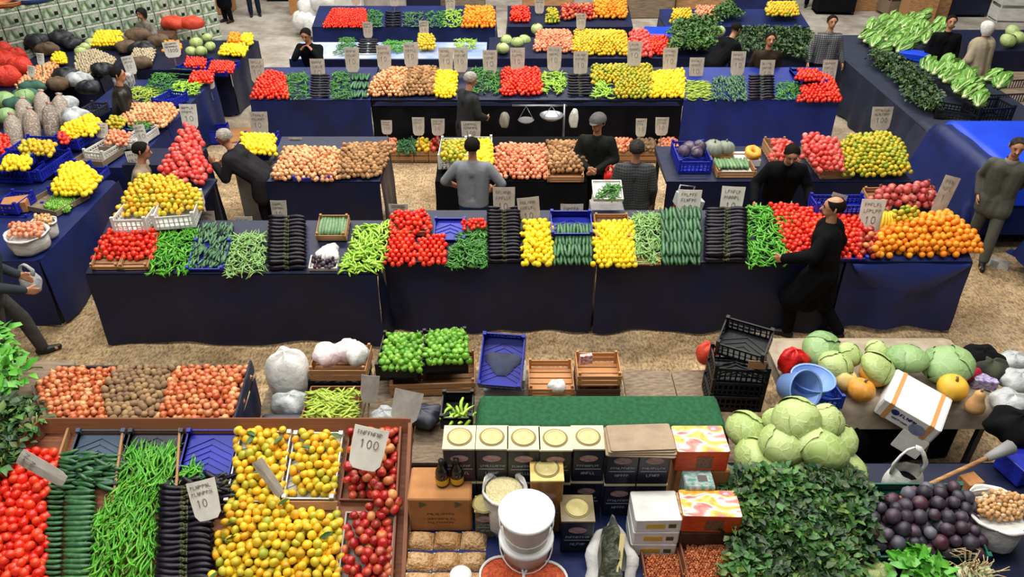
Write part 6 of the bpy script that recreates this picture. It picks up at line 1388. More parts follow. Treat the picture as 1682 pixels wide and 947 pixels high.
for s_ in (-1, 1): build(MB().tube([(s_*.115, 0, .23), (s_*.125, 0, .31), (s_*.09, .01, .39), (s_*.05, .015, .45), (s_*.004, .015, .475)], [.045, .036, .03, .026, .02], 8, flat=.35), 'handle', BAGW, t); bag('black bag shape added for darkness under the side table of melons', (3.0, 5.1, 0), .35, .3, .35, BLACKC, seed=113); carton('black box added for darkness under the side table of melons', (3.7, 5.4, 0), .9, .6, .6, .1, BLACKC, name='storage_box')  # black bag and box added to darken the space under the table
# ------------------------------------------------------------------ right foreground: cabbages, greens, beets
table('foreground table under the cabbages and greens', 1.66, 4.4, 2.7, 4.45, .68, cloth=TARPD, sides='BL', seed=79)
for i, (u, v, r, z) in enumerate([(1225, 705, .16, .92), (1243, 752, .17, .88), (1318, 775, .17, .86), (1390, 768, .17, .86), (1280, 690, .14, 1.0), (1285, 728, .18, 1.04), (1374, 725, .16, 1.0), (1350, 738, .20, 1.06), (1308, 688, .185, 1.18), (1360, 690, .13, 1.16), (1255, 770, .16, .84)]):
    cabbage('pale green cabbage in the big foreground heap, '+['back left', 'front left', 'front middle', 'lowest right', 'behind the top one', 'upper left', 'right behind the round one', 'roundest in front', 'topmost', 'small one beside the topmost', 'lowest left'][i], P(u, v, z), r, 'cabbages in the foreground heap', CABM, .86)
GP = Plane(3.5, .84, .22)
patch(BUNL+BUN, [(1196, 985), (1404, 985), (1412, 806), (1340, 782), (1204, 792)], GP, .125, 'herb_bunch', 'leafy green bunch in front of the foreground cabbages', 'herbs', 'leafy bunches before the cabbages', dz=-.02, sc=.95)
draped('dark sacking under the foreground greens', 1.7, 2.55, 2.9, 4.0, .78, .08, mat('sacking', '#2a3322', '#1f261a', .95, 12), 'sacking', 'cloth', 21); carton('block under the foreground greens', (2.12, 3.45, .69), .84, 1.05, .085, 0, WOODG)
BP = Plane(3.6, .76, .28)
crate_px('green plastic crate of dark beets', [(1412, 924), (1604, 926), (1574, 806), (1404, 806)], BP, .13, 'solid', PLGREEN)
pile('beet', [(1416, 918), (1600, 920), (1578, 812), (1480, 812), (1460, 830), (1412, 840)], Plane(3.6, .80, .28), 'dark purple beet in the green crate', 'beets in the green crate', bulge=.09, size_j=.2)
c = P(1640, 838, .96); sack('white sack of walnuts beside the beets', (c.x, c.y, .68), .21, .29, BAGW, seed=5)
pile('walnut', [(1641+42*math.cos(a*PI/7), 834+24*math.sin(a*PI/7)) for a in range(14)], Plane(3.9, .925, 0), 'walnut in the white sack', 'walnuts in the white sack', bulge=.05, sc=1.1, jit=.35)
for i, (u, v) in enumerate([(1490, 938), (1515, 934), (1505, 925)]): 
    o = link('lettuce_bunch', BUNB[i % 2], None, P(u, v+15, .78), (R(20), 0, i*1.3), (1.1, 1.1, 1.1)); tag(o, 'bright green leafy lettuce at the bottom edge below the beets', 'lettuce', 'bright lettuces at the bottom edge')
t = thing('root_bunch', 'bunch of pale hairy leek roots at the bottom edge', 'roots', P(1592, 945, .78)); mb = MB(); rr = random.Random(9)
for i in range(90):
    a = rr.uniform(0, 6.28); q = rr.uniform(0, .17); mb.tube([(q*.5*math.cos(a), q*.4*math.sin(a), .06), (q*math.cos(a), q*.7*math.sin(a), .12+rr.uniform(-.02, .03)), (q*1.4*math.cos(a+.3), q*math.sin(a+.3), .11+rr.uniform(-.04, .03))], .004, 4)
o = build(mb, 'rootlet', mat('root_beige', '#c0ac84', '#a8946c', .9, 20), t); o['kind'] = 'stuff'
for i in range(5): build(MB().tube([(-.1+i*.05, -.12, .03), (-.1+i*.05, .02, .08)], .024, 8), 'leek_stalk', mat('leek_pale', '#d0d8b0', '#a8bc80', .5, 6), t)
for i, (u, v) in enumerate([(1410, 940), (1450, 942), (1432, 945)]): cabbage('pale yellow kohlrabi at the bottom edge, '+['left', 'right', 'middle'][i]+' of three', P(u, v, .76), .085, 'pale kohlrabi at the bottom edge', CABM, name='kohlrabi')
bx2 = thing('yard_broom', 'long wooden pole lying across at the right behind beets', 'pole', P(1500, 815, .8)); a = P(1450, 830, .85); b = P(1620, 752, .95); build(MB().tube([a-bx2.location, b-bx2.location], .018, 8), 'pole', WOOD, bx2); build(MB().tube([b-bx2.location, b-bx2.location+(b-a)*.25], [.03, .06], 8), 'brush_head', mat('broom_grey', '#8a8a88'), bx2)
carton('brown carton corner between beets and walnuts', P(1586, 808, .70), .14, .12, .16, .3); carton('blue plastic box at the right edge behind walnuts', P(1664, 790, .70)+Vector((.1, .1, 0)), .3, .25, .18, .3, PLBLUE, name='plastic_box')
# ------------------------------------------------------------------ centre foreground: tins, boxes, buckets
table('foreground table with navy cloth under tins and buckets', -.76, 1.60, 2.7, 4.40, .68, cloth=TARPD, top=TARP, sides='BL', seed=78)
cols = []
for i, (u, v) in enumerate([(755, 718), (808, 718), (860, 719), (912, 720), (966, 718)]):
    p = P(u, v, 1.38); od = ['first', 'second', 'third', 'fourth', 'fifth'][i]
    tin('dark tin below the '+od+' cream lidded tin from the left', (p.x, p.y, .682), group='lower dark tins'); tin('cream lidded dark tin, '+od+' from the left in the back row', (p.x, p.y, 1.034), group='cream lidded tins')
for i, u in enumerate((1022, 1074)):
    p = P(u, 722, 1.38)
    for j in range(2): tin(['lower', 'upper'][j]+' dark tin at the '+['left', 'right'][i]+' under the cardboard sheets', (p.x, p.y, .682+j*.352), group='tins under the cardboard sheets')
p = P(1050, 728, 1.40); t = thing('cardboard_stack', 'stack of flat brown cardboard sheets on the tins', 'cardboard', (p.x, p.y, 1.388))
for i in range(4): bx('sheet', mat('card_grey', '#a08c74', '#8e7c66', .9, 3), (.01*(i % 2), .008*i, .008+i*.014), (.50-.01*i, .26, .010), t, (0, 0, .03*(i-1.5)))
tin('old tin with a tarnished lid in front of the back row', tuple(P(948, 834, 1.03))[:2]+(.682,), lid=mat('lid_tarnished', '#8a7c58', '#6e6248', .45, 6))
tin('tall gold tin beside the white buckets', tuple(P(898, 768, 1.26))[:2]+(.682,), .235, .575, lid=mat('lid_gold', '#d8bc72', '#c8a858', .4, 6), body=mat('tin_gold', '#9a6c34', '#7c5426', .35, 5))
tin('small gold tin behind the carton of bottles', tuple(P(796, 824, 1.0))[:2]+(.682,), .14, .3, lid=mat('lid_gold', '#d8bc72'), body=mat('tin_olive', '#5a5c50', '#3c4038', .4, 5))
# carton with bottles
def cprint(t, w, d, h):
    mb = MB(); rr = random.Random(2)
    for z in (.55, .4, .28): scribble(mb, -w*.2, w*.24, h*z, .022, rr, -d/2-.002, .004)
    build(mb, 'lettering', mat('print_brown', '#6a4426'), t, smooth=False)
    for s in (-1, 1): build(MB().lathe([(0, 0), (.026, .001)], 12, fn=lambda a, i: 1+.35*math.cos(3*a)), 'printed_leaf', mat('print_green', '#4a5a34'), t, (s*w*.28, -d/2-.002, h*.84), (PI/2, 0, 0))
pc = P(724, 792, 1.04); carton('brown carton with printed leaves carrying two bottles', (pc.x, pc.y, .682), .47, .32, .358, 0, CARD, None, cprint)
for i, (u, v) in enumerate([(727, 794), (751, 792)]):
    b = P(u, v, 1.04); t = thing('bottle', 'dark bottle with yellow label, '+['left', 'right'][i]+' one on the carton', 'bottle', (b.x, b.y, 1.042), group='bottles on the carton')
    build(MB().lathe([(0, 0), (.046, 0), (.05, .01), (.05, .12), (.04, .16), (.02, .19), (.017, .235), (0, .235)], 16), 'glass', mat('bottle_dark', '#14100c', None, .12, spec=.7), t); build(MB().lathe([(.0515, .025), (.0515, .08)], 16), 'label', mat('label_yellow', '#d8b02c', '#c89a20', .5, 9), t); build(MB().lathe([(.02, .215), (.021, .25), (0, .252)], 12), 'cap', mat('cap_black', '#101012'), t)
pc = P(828, 800, 1.12); sack('white sack of crumbled cheese between the tins', (pc.x, pc.y, .682), .15, .44, BAGW, .03, seed=8, fillz=.95)
t = thing('crumbled_cheese', 'creamy crumbled cheese filling the white sack', 'cheese', (pc.x, pc.y, 1.09)); build(MB().lathe([(.135, 0), (.11, .02), (.06, .035), (0, .04)], 24, fn=lambda a, i: 1+.03*math.sin(9*a+i*3)), 'cheese', mat('cheese', '#e8dcae', '#d8c88e', .8, 40, bump=1, bscale=60), t)
for i, (u, v, z0) in enumerate([(866, 872, .682), (866, 838, .95)]):
    b = P(865, 838, 1.22); b = Vector((b.x, b.y-.0, z0)); t = thing('bucket', ['lower white plastic bucket of the stack', 'white plastic bucket with a flat lid, on top'][i], 'bucket', b, group='stacked white buckets'); hh = .265
    build(MB().lathe([(0, 0), (.155, 0), (.175, hh*.8), (.188, hh*.82), (.188, hh*.9), (.178, hh*.91), (.182, hh), (0, hh)], 28), 'bucket_body', PLWHITE, t)
    build(MB().lathe([(.195, hh-.02), (.198, hh+.004), (.18, hh+.010), (.172, hh+.003), (0, hh+.004)], 28), 'lid', mat('lid_white', '#e8e8e6', None, .4), t)
    build(MB().tube([(.19*math.cos(a), .19*math.sin(a), hh*.75-.10*math.sin(max(0, (a-PI)))) for a in [PI+PI*k/12 for k in range(13)]], .005, 6), 'handle', PLWHITE, t)
for i, (u, v) in enumerate([(824, 944), (896, 952)]):
    b = P(u, v, .78); t = thing('bowl', ['white bowl of red pepper flakes beside the nut packs', 'white bowl of red paste at the bottom edge'][i], 'bowl', (b.x, b.y, .684)); r = .155
    build(MB().lathe([(0, 0), (r*.7, 0), (r, .10), (r*1.04, .105), (r*.98, .108), (r*.93, .095)], 26), 'bowl_body', PLWHITE, t); build(MB().lathe([(r*.95, .088), (r*.5, .105), (0, .11)], 26, fn=lambda a, i: 1+.02*math.sin(7*a)), 'contents', mat('pepper_paste', '#a8381a', '#c85a2c', .45, 40, bump=1, bscale=70), t)
# packs of nuts
NPK = fruitmat('nut_pack_skin', ['#c09464', '#d0ac7c', '#b08454'], .3, '#8a5c34', 50, .7, bump=1)
pm = MB(); pm.lathe([(.0, 0)], 4); pm = MB(); pm.grid(lambda u, v: ((u-.5)*.165, (v-.5)*.125, .05*(1-(2*u-1)**4)*(1-(2*v-1)**4)+.006*math.sin(u*22)*math.sin(v*18)*(1-(2*u-1)**4)), 12, 10); NPM = pm.mesh('nut_bag', NPK)
k = 0
for r_ in range(3):
    for c_ in range(3):
        b = P(690+c_*44-r_*2, 878+r_*34, .76); t = thing('nut_pack', 'clear pack of roasted nuts beside the bottle carton, row '+['nearest it', 'in the middle', 'at the bottom edge'][r_]+', '+['left', 'centre', 'right'][c_], 'nut pack', (b.x, b.y, .684), (R(10), 0, random.uniform(-.1, .1)), 'packs of nuts'); link('bag', NPM, t, (0, 0, .005), (0, 0, 0), (1.18, 1.15, 1.3)); bx('tray', PLWHITE, (0, 0, .003), (.19, .14, .006), t)
t = thing('tub', 'small white tub beside the nut packs at the bottom edge', 'tub', P(757, 948, .74)); build(MB().lathe([(0, -.055), (.06, -.055), (.07, .02), (.075, .02), (.07, .03), (0, .032)], 20), 'tub_body', PLWHITE, t); build(MB().lathe([(.076, .022), (.078, .034), (0, .036)], 20), 'lid', mat('lid_white', '#e8e8e6'), t)
# vine leaves in an open bag
t = thing('plastic_bag', 'open white bag of brined vine leaves beside the white boxes', 'bag', P(1002, 925, .69), (R(38), 0, R(-4))); rr = random.Random(4)
def vb(u, v):
    a = 2*PI*u; q = v; w = 1+.07*math.sin(5*a+1)+.05*math.sin(9*a)
    r = (.10+.09*math.sin(PI*min(1, q*1.15)))*w
    return (r*math.cos(a)*(1.0-.15*math.sin(a)), .30*math.sin(a)*(.8+.25*q)*w, .16*q-.04*q*q+.012*math.sin(7*a)*q)
build(MB().grid(vb, 36, 8), 'bag_body', BAGW, t)
build(MB().lathe([(0, 0), (.15, 0)], 20), 'bag_floor', BAGW, t, (0, 0, .02)).scale = (1, 1.7, 1)
VL = mat('vine_leaf', '#4c4e38', '#34382a', .5, 14, bump=.6, bscale=40)
build(MB().grid(lambda u, v: ((.085+.015*math.sin(9*v+6*u))*math.cos(PI*u)*math.sin(PI*min(.97, .08+v*.9))**.5, -.24+.48*v, .10+(.075+.012*math.sin(14*v))*math.sin(PI*u)), 14, 16), 'leaf_roll', VL, t)
for i in range(6):
    mb = MB(); leaf_strip(mb, (rr.uniform(-.05, .03), -.22+.07*i, .165), (rr.uniform(-.4, .4), 1, .12), (0, 0, 1), .15, .10, .25, 4, 0, .12, rr); build(mb, 'vine_leaf', VL, t)
bx('paper_strip', mat('strip_cream', '#d8c88c'), (.06, .08, .165), (.035, .26, .008), t, (0, R(20), R(-6)))
# white boxes, printed boxes
def wprint(t, w, d, h):
    bx('printed_band', mat('band_gold', '#c8a02c', '#d8c05c', .5, 9), (-.02, -d/2-.001, h*.5), (w*.4, .004, h*.35), t); bx('printed_leaf', mat('print_green', '#4a5a34'), (w*.3, -d/2-.001, h*.5), (w*.16, .004, h*.3), t)
pc = P(1076, 832, 1.06)
for i in range(3): carton('white printed box, '+['lowest', 'middle', 'topmost'][i]+' of the stack by the vine leaves', (pc.x+.004*i, pc.y+.006*i, .682+i*.128), .335, .27, .126, .02*(i-1), WBX, 'white printed boxes', wprint)
def fmat(name, stops):
    if name in MATS: return MATS[name]
    m, nt, b, N, L = newmat(name); tc = N.new('ShaderNodeTexCoord'); n = N.new('ShaderNodeTexNoise'); n.inputs['Scale'].default_value = 2.2; n.inputs['Detail'].default_value = 2; n.inputs['Distortion'].default_value = .8; L.new(tc.outputs['Object'], n.inputs['Vector']); r = N.new('ShaderNodeValToRGB')
    while len(r.color_ramp.elements) < len(stops): r.color_ramp.elements.new(.5)
    for e, (q, c) in zip(r.color_ramp.elements, stops): e.position = q; e.color = lin(c)
    L.new(n.outputs['Fac'], r.inputs[0]); L.new(r.outputs[0], b.inputs['Base Color']); b.inputs['Roughness'].default_value = .4; MATS[name] = m; return m
FRP = fmat('fruit_print', [(.28, '#c8342c'), (.38, '#e08a80'), (.45, '#f0e8e4'), (.5, '#f2c04a'), (.58, '#e8901c'), (.66, '#d85a70'), (.75, '#f0e0d8')]); ORP = mat('print_orange', '#c85a1c', '#b8281c', .5, 4, stretch=(1, 1, 6))
def oprint(t, w, d, h):
    bx('printed_top', FRP, (0, 0, h), (w*.99, d*.99, .004), t); bx('dark_panel', mat('panel_brown', '#4a2420', '#8a6a50', .5, 12), (w*.05, -d/2-.001, h*.45), (w*.3, .004, h*.6), t)
pc = P(1150, 720, 1.34); carton('orange fruit-printed box behind its twin, tallest at right', (pc.x, pc.y, 1.14), .39, .27, .20, 0, ORP, 'fruit printed boxes', oprint); carton('plain carton under the tallest fruit-printed box', (pc.x+.03, pc.y+.01, .682), .40, .28, .455, 0, CARD)
pc = P(1166, 826, 1.10); carton('orange fruit-printed box in front beside the greens', (pc.x, pc.y, .93), .42, .24, .17, -.03, ORP, 'fruit printed boxes', oprint); carton('dark carton under the front fruit-printed box', (pc.x-.01, pc.y, .682), .40, .25, .245, 0, mat('carton_dark_red', '#4a2c24', '#2e1c18', .6, 5))
pc = P(1148, 792, 1.12); carton('small teal and white box between the fruit-printed boxes', (pc.x, pc.y+.02, .682), .22, .16, .46, 0, mat('teal_white', '#c8ccc8', '#4a9a8c', .5, 6), None, lambda t, w, d, h: bx('dark_square', INK, (w*.12, -.0, h+.001), (.07, .06, .004), t))
pc = P(1125, 826, 1.05); carton('narrow cream and brown box beside the white boxes', (pc.x-.02, pc.y-.02, .682), .07, .2, .40, 0, mat('cream_brown', '#e0d090', '#6a3c20', .5, 9))
for i, (q, z) in enumerate([([(1122, 975), (1202, 975), (1197, 893), (1124, 895)], .80), ([(1056, 975), (1119, 975), (1116, 910), (1058, 911)], .74)]):
    crate_px(['open wooden box of hazelnuts beside the greens', 'open wooden box of hazelnuts beside the vine leaves'][i], q, Plane(3.4, z-.06, 0), .075, 'tray', WOOD2, 'boxes of hazelnuts'); carton(['riser under the hazelnuts beside the greens', 'riser under the hazelnuts beside the vine leaves'][i], Vector((frame_of(q, Plane(3.4, z-.06, 0))[0].x, frame_of(q, Plane(3.4, z-.06, 0))[0].y, .682)), .26, .3, z-.066-.684, 0, WOODG)
    pile('hazelnut', [(q[0][0]+2, q[0][1]), (q[1][0]-2, q[1][1]), (q[2][0]-2, q[2][1]+3), (q[3][0]+2, q[3][1]+3)], Plane(3.4, z-.03, 0), ['hazelnut in the wooden box beside the greens', 'hazelnut in the wooden box beside the vine leaves'][i], ['hazelnuts beside the greens', 'hazelnuts beside the vine leaves'][i], sc=1.15, bulge=.0)
# ------------------------------------------------------------------ price cards
SG = [('price card over the left tomatoes of the long stall', 345, 383, 8.3, 24, 34, 0), ('price card over the small cucumbers', 404, 392, 7.7, 30, 34, 0),
      ('price card over the first stacked eggplants', 461, 366, 7.95, 26, 34, 0), ('price card between the two tomato stacks', 686, 408, 7.62, 34, 44, 0),
      ('pale card at the back of the middle tomatoes', 655, 350, 8.0, 32, 14, 0), ('price card above the middle eggplants', 828, 362, 7.8, 36, 50, 0),
      ('price card above the narrow heap of lemons', 872, 376, 7.75, 36, 48, -6), ('price card above the middle cucumbers', 938, 386, 7.75, 37, 47, 0),
      ('white price card above the dark cucumbers', 1128, 364, 7.9, 38, 48, 2), ('white price card above the right eggplants', 1197, 361, 7.9, 38, 50, 3),
      ('price card behind the walking man', 1366, 352, 7.9, 26, 32, 15), ('large white price card beside the bananas', 1424, 386, 7.6, 40, 54, 2), ('tilted price card over the oranges', 1536, 354, 7.8, 26, 60, 14)]
for lab, u, v, y, w, h, ro in SG: sign(lab, u, v, y, w, h, roll=R(ro), m=mat('paper_white', '#dcd8cc', '#cbc6b8', .8, 8) if 'white' in lab else None)
for i, u in enumerate([425, 524, 580, 632, 676, 733, 757, 805, 850, 910, 953, 1041, 1099, 1142, 1210, 1257, 1359]):
    v = [136, 136, 118, 114, 110, 118, 118, 122, 118, 116, 124, 108, 118, 134, 124, 138, 138][i]
    lab = ['far left tomatoes', 'left eggplants', 'left dark peppers', 'golden onions', 'onion heap top', 'potatoes', 'lemons', 'old man in grey', 'middle tomatoes', 'bright peppers', 'middle eggplants', 'citrus heap', 'far lemons', 'pale beans', 'thin cucumbers', 'brown-jacketed man', 'right tomatoes'][i]
    sign('third row price card above the '+lab, u, v, 13.0, 24, 34, stick=.2)
for i, (u, v, y) in enumerate([(487, 246, 10.1), (774, 233, 10.3), (636, 220, 11.9), (688, 222, 11.9), (720, 222, 11.9), (1052, 224, 11.9), (1086, 222, 11.9), (428, 222, 11.3), (1444, 214, 10.3)]):
    lab = ['pale onions on the second row', 'grey-shirted man', 'first crate under the third row', 'mandarin crate under the third row', 'apple crate under the third row', 'crate right of the man in a cap', 'last crate under the third row', 'blue crate of lemons', 'wide mandarin heap'][i]
    w, h = [(22, 18), (32, 30), (18, 20), (20, 26), (22, 24), (18, 26), (22, 26), (30, 34), (34, 34)][i]
    sign('price card above the '+lab, u, v, y, w, h, stick=.3, lines=2)
for i, (u, v, y, w, h, ro) in enumerate([(232, 296, 9.0, 24, 44, -8), (314, 212, 10.3, 28, 36, 0), (286, 94, 14.2, 28, 22, -6), (68, 106, 13.0, 12, 16, 5), (52, 126, 12.6, 12, 16, 10), (218, 122, 13.6, 20, 26, -10), (345, 146, 13.2, 20, 18, -8), (168, 226, 10.6, 22, 22, 5), (204, 182, 12.0, 16, 16, -5), (238, 238, 10.2, 18, 30, -10), (18, 378, 8.4, 22, 18, -6)]):
    lab = ['mandarins by the beige-jacketed man', 'pink apples', 'farthest left table with a round mark', 'inner lemons', 'red net bags', 'inner left stool', 'left aisle tomatoes', 'yellow peppers on the left aisle', 'golden onions on the left aisle', 'white crate on the left aisle', 'sack of shallots'][i]
    sign('price card above the '+lab, u, v, y, w, h, roll=R(ro), stick=.2, m=mat('paper_white', '#dcd8cc'))
for i, (u, v, y) in enumerate([(585, 8, 17.4), (648, 10, 17.3), (605, 62, 16.4), (697, 60, 15.3), (886, 22, 17.2), (954, 48, 15.4), (740, 20, 17.4)]):
    sign('far price card above the '+['red peppers', 'far eggplants', 'fifth row cloth', 'small citrus box', 'top centre tomatoes', 'fourth row yellow heap', 'light peppers'][i], u, v, y, 16, 22, stick=.2)
# foreground cards
fy = lambda u, v, k=.26: FT.at(u, v).y-k
sign('large price card hanging over the foreground apples', 597, 770, fy(597, 770, .24), 58, 62, roll=R(12), pitch=R(-35), stick=.0, lines=1, m=mat('paper_white', '#dcd8cc'))
sign('price card lying on the foreground eggplants', 344, 852, fy(344, 852, .2), 48, 58, roll=R(-14), pitch=R(-35), stick=.0, lines=2, m=mat('paper_white', '#dcd8cc'))
sign('grey price card tilted over the foreground tomatoes', 108, 790, fy(108, 790, .22), 26, 78, roll=R(-62), pitch=R(-38), stick=.0, lines=2, m=PAPERG, digit=False)
sign('curled pale card stuck in the white crate of mandarins', 462, 812, fy(462, 812, .2), 20, 62, roll=R(-34), pitch=R(-30), stick=.0, lines=0, digit=False, m=PAPER)
sign('grey card standing by the crate of beans', 606, 660, 5.0, 30, 42, roll=R(6), pitch=R(-20), stick=.3, lines=0, m=PAPERG, digit=False)
sign('crumpled grey card leaning left of the oil tins', 662, 692, 4.9, 48, 46, roll=R(12), pitch=R(-35), stick=.2, lines=0, m=PAPERG, digit=False)
bag('crumpled clear plastic below the grey cards', P(632, 690, .60), .12, .10, .07, BAGG, seed=121, amp=.3); bag('dark plastic sheet heap right of the crumpled card', P(692, 690, .5), .2, .14, .08, PLDARK, seed=122, amp=.3)

# ------------------------------------------------------------------ people
def cmat(*a, **k):
    m = mat(*a, **k); m.node_tree.nodes['Principled BSDF'].inputs['Specular IOR Level'].default_value = .08; return m
HB = cmat('hair_black', '#171310', None, .8); HG = cmat('hair_grey', '#8a847a', '#aaa498', .9, 30, bump=.8, bscale=60); HD = cmat('hair_dark_grey', '#262220', '#3c3834', .9, 30, bump=.8, bscale=60)
BLK = cmat('coat_black', '#0b0b0d', '#101013', .85, 5); GREYT = cmat('tee_grey', '#7d8084', '#74777b', .95, 12, bump=.2, bscale=6); JEAN = cmat('jeans', '#2a3a58', '#22304a', .9, 10)
DKG = cmat('jacket_darkgrey', '#2a2b2c', '#343536', .8, 6); BEI = cmat('jacket_beige', '#9a8a74', '#8a7a64', .9, 6); SUIT = cmat('suit_grey', '#4c4c44', '#55554c', .85, 8); TRG = cmat('trousers_grey', '#4a4846', '#3e3c3a', .9, 8)
ST = lambda s=0.0: (((-.10, .03+s*.12, .50), (-.11, s*.3, .09)), ((.10, .03-s*.12, .50), (.11, -s*.3, .09)))
p = P(1322, 552, 0); person('balding man in a long black coat walking past the long stall', (p.x, p.y, 0), R(62), 1.76, .08, arms=(((-.30, .12, 1.20), (-.20, .40, 1.04)), ((.27, -.08, 1.16), (.22, -.02, .92))), legs=(((-.10, .22, .52), (-.10, .20, .09)), ((.10, -.05, .48), (.10, -.32, .12))), top=BLK, pants=BLK, hair=HB, bald=True, coat=.95, vox=.010, bulk=1.28, head=(.05, .2))
p = P(775, 243, 1.66); person('man in a grey shirt seen from behind at the long stall', (p.x, p.y, 0), R(-6), 1.74, .06, arms=(((-.36, .02, 1.18), (-.22, .20, 1.02)), ((.36, .02, 1.18), (.22, .20, 1.02))), top=GREYT, pants=JEAN, hair=HB, sleeve=.3, vox=.010)
p = P(1046, 246, 1.66); person('man in a dark checked jacket seen from behind', (p.x, p.y, 0), R(-4), 1.74, .03, top=checkmat('check_dark', '#1c1e20', '#2c3032', '#3c3e3c', 60), pants=BLK, hair=HD, coat=.25, vox=.010, bulk=1.1)
p = P(985, 205, 1.64); person('man in a flat cap handing over a red bag', (p.x, p.y+.15, 0), R(168), 1.72, .1, arms=(((-.27, .10, 1.16), (-.04, .32, 1.08)), ((.27, .10, 1.16), (.06, .34, 1.10))), top=cmat('jacket_black_green', '#181a18', '#222420', .7, 6), pants=BLK, hair=HD, cap=mat('cap_grey', '#5c5a58', '#4c4a48', .9, 20), vox=.010, head=(.1, -.4))
bag('red plastic bag held by the man in a cap', P(1000, 300, .98), .07, .06, .09, mat('bag_red', '#d8201c'), seed=131, handles=True)
p = P(763, 130, 1.64); person('old grey-haired man in dark coat below the third row', (p.x, p.y, 0), R(-55), 1.70, .12, arms=(((-.25, .08, 1.15), (-.15, .28, 1.0)), ((.25, .08, 1.15), (.12, .30, 1.02))), top=DKG, pants=BLK, hair=HG, coat=.4, vox=.011, head=(.2, 0))
bag('red and white bag carried by the old grey-haired man', P(775, 190, 1.0), .09, .07, .09, mat('bag_redwhite', '#c83028', '#e8e0dc', .5, 6, bump=.5), seed=132)
p = P(1296, 252, 1.52); person('seller in black leaning over the green peppers', (p.x, p.y+.1, 0), R(172), 1.74, .38, arms=(((-.32, .22, 1.10), (-.30, .46, 1.04)), ((.34, .20, 1.12), (.36, .44, .98))), top=BLK, pants=BLK, hair=HB, vox=.010, bulk=1.12, head=(.35, 0))
p = P(1604, 424, 0); person('man in a grey suit walking beside the blue tarpaulin', (p.x-.05, p.y, 0), R(150), 1.72, .06, arms=(((-.26, -.10, 1.18), (-.18, -.22, 1.0)), ((.26, -.08, 1.16), (.22, .02, .93))), legs=ST(.6), top=SUIT, pants=SUIT, hair=HD, coat=.35, vox=.010, beard=HD, collar=mat('shirt_grey', '#8a8880'), head=(.15, .1))
p = P(1366, 40, 1.62); person('young man in a grey checked shirt by the lettuces', (p.x, p.y, 0), R(176), 1.74, 0, arms=(((-.27, 0, 1.15), (-.33, .06, .93)), ((.27, 0, 1.15), (.30, .08, .93))), top=checkmat('check_grey', '#4a4a4e', '#7c7c80', '#3a3a3e', 55), pants=BLK, hair=HB, vox=.013)
p = P(1264, 66, 1.62); person('man in a brown jacket behind the third row eggplants', (p.x, p.y, 0), R(178), 1.72, .05, top=cmat('jacket_brown', '#241d18', '#3a2e24', .85, 6), pants=BLK, hair=HB, vox=.013)
p = P(1190, 62, 1.45); person('seller in black bending over beside the leafy greens', (p.x-.1, p.y+.1, 0), R(-60), 1.74, .7, arms=(((-.25, .45, 1.0), (-.10, .62, .95)), ((.25, .45, 1.0), (.10, .62, .95))), top=BLK, pants=BLK, hair=HB, vox=.013, head=(.1, 0), bulk=1.12)
p = P(512, 64, 1.48); person('seller in black raising both hands to his face', (p.x, p.y, 0), R(170), 1.72, .28, arms=(((-.24, .32, 1.22), (-.11, .28, 1.36)), ((.24, .32, 1.22), (.11, .28, 1.36))), top=BLK, pants=BLK, hair=HB, vox=.012, head=(.25, 0))
p = P(1628, 46, 1.66); person('person in a beige coat and white knitted cap seen from behind', (p.x, p.y, 0), R(28), 1.72, .12, arms=(((-.28, .05, 1.12), (-.25, .2, .92)), ((.28, .05, 1.12), (.25, .2, .92))), top=cmat('coat_beige', '#a89c84', '#968a72', .9, 5), pants=cmat('skirt_brown', '#4a3c30'), hair=None, scarf=mat('knit_white', '#d8d4cc', '#c0bcb4', .9, 30), coat=.9, vox=.012, bulk=1.4)
p = P(1562, 38, 1.64); person('man in a long black coat behind the lettuces', (p.x, p.y, 0), R(165), 1.74, 0, top=BLK, pants=BLK, hair=HB, coat=.8, vox=.013)
p = P(352, 240, 1.40); person('white-haired man in dark coat bending over the pink apples', (p.x+.55, p.y+.05, 0), R(82), 1.72, .78, arms=(((-.24, .42, 1.00), (-.16, .58, 1.16)), ((.24, .42, 1.00), (.18, .60, 1.02))), top=cmat('coat_charcoal', '#1d1c1e', '#2a282a', .8, 5), pants=BLK, hair=HG, coat=.5, vox=.010, head=(-.1, 0), bulk=1.12)
p = P(207, 258, 1.45); person('man in a beige jacket reaching across the mandarins', (p.x, p.y, 0), R(-78), 1.70, .30, hips=.84, arms=(((-.24, .28, 1.05), (-.12, .50, 1.06)), ((.24, .28, 1.02), (.16, .52, 1.02))), legs=(((-.10, .2, .47), (-.11, .02, .09)), ((.10, .2, .47), (.11, .02, .09))), top=BEI, pants=TRG, hair=HB, vox=.010, head=(.1, .1))
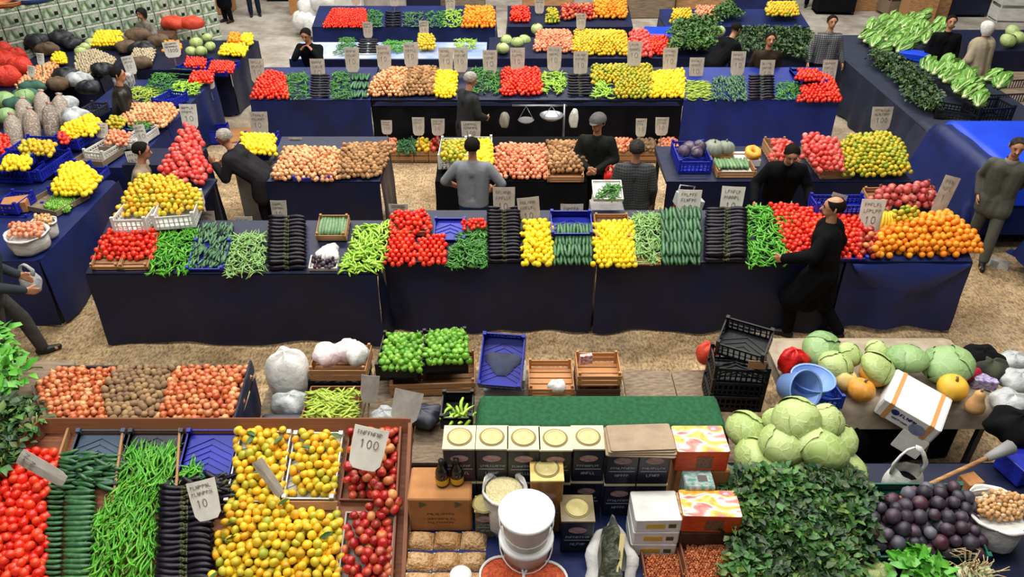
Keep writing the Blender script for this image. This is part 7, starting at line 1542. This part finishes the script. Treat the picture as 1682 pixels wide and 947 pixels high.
p = P(52, 598, 0); person('man in grey trousers walking at the left edge with a white bag', (p.x-.10, p.y, 0), R(-62), 1.74, .22, arms=(((-.27, .05, 1.15), (-.2, .28, .98)), ((.27, .10, 1.15), (.20, .34, 1.0))), legs=(((-.10, .16, .52), (-.10, .22, .09)), ((.10, -.06, .48), (.10, -.30, .11))), top=cmat('jacket_slate', '#3a4044', '#30363a', .85, 6), pants=TRG, hair=HD, vox=.010)
bag('white carrier bag hanging from the walker\'s hand', P(56, 478, .62), .11, .09, .13, BAGG, seed=133, handles=True, amp=.2)
p = P(180, 126, 1.60); person('man in a dark leather jacket standing inside the left stall', (p.x, p.y, 0), R(-70), 1.70, .2, arms=(((-.26, .12, 1.15), (-.15, .35, 1.02)), ((.26, .12, 1.15), (.15, .35, 1.02))), bulk=1.2, top=mat('leather_black', '#15130f', '#221c18', .4, 6), pants=BLK, hair=HB, vox=.013)
p = P(240, 18, 1.22); person('seated woman in grey with dark headscarf at the top left', (p.x, p.y, 0), R(160), 1.64, .25, hips=.55, legs=(((-.12, .42, .55), (-.12, .45, .09)), ((.12, .42, .55), (.12, .45, .09))), arms=(((-.26, .18, .85), (-.10, .40, .75)), ((.26, .18, .85), (.10, .40, .75))), top=cmat('cardigan_grey', '#8a8478', '#6a665c', .9, 8), pants=cmat('skirt_grey', '#5a564e'), scarf=cmat('scarf_black', '#17171a'), vox=.014, coat=.6)
carton('stool under the seated woman at the top left', (p.x, p.y, 0), .36, .36, .42, 0, WOODG, name='stool_box')
for i, (u, v, m, yw) in enumerate([(376, 36, BLK, 150), (420, 26, cmat('trousers_navy', '#1c2230'), 200), (1412, 14, BLK, 170), (1550, 12, DKG, 190), (1460, 8, DKG, 180), (1330, 12, BLK, 160)]):
    p = P(u, v, 0); person(['figure in a black robe at the top left aisle', 'figure in navy trousers at the top left aisle', 'figure in black at the top right aisle', 'figure in dark grey behind the far lettuces', 'figure in dark grey at the top edge right', 'figure in black beside the far blue table'][i], (p.x, p.y, 0), R(yw), 1.70, 0, top=m if i else BLK, pants=m, hair=HB, coat=1.1 if i == 0 else .2, vox=.016)
place_all()
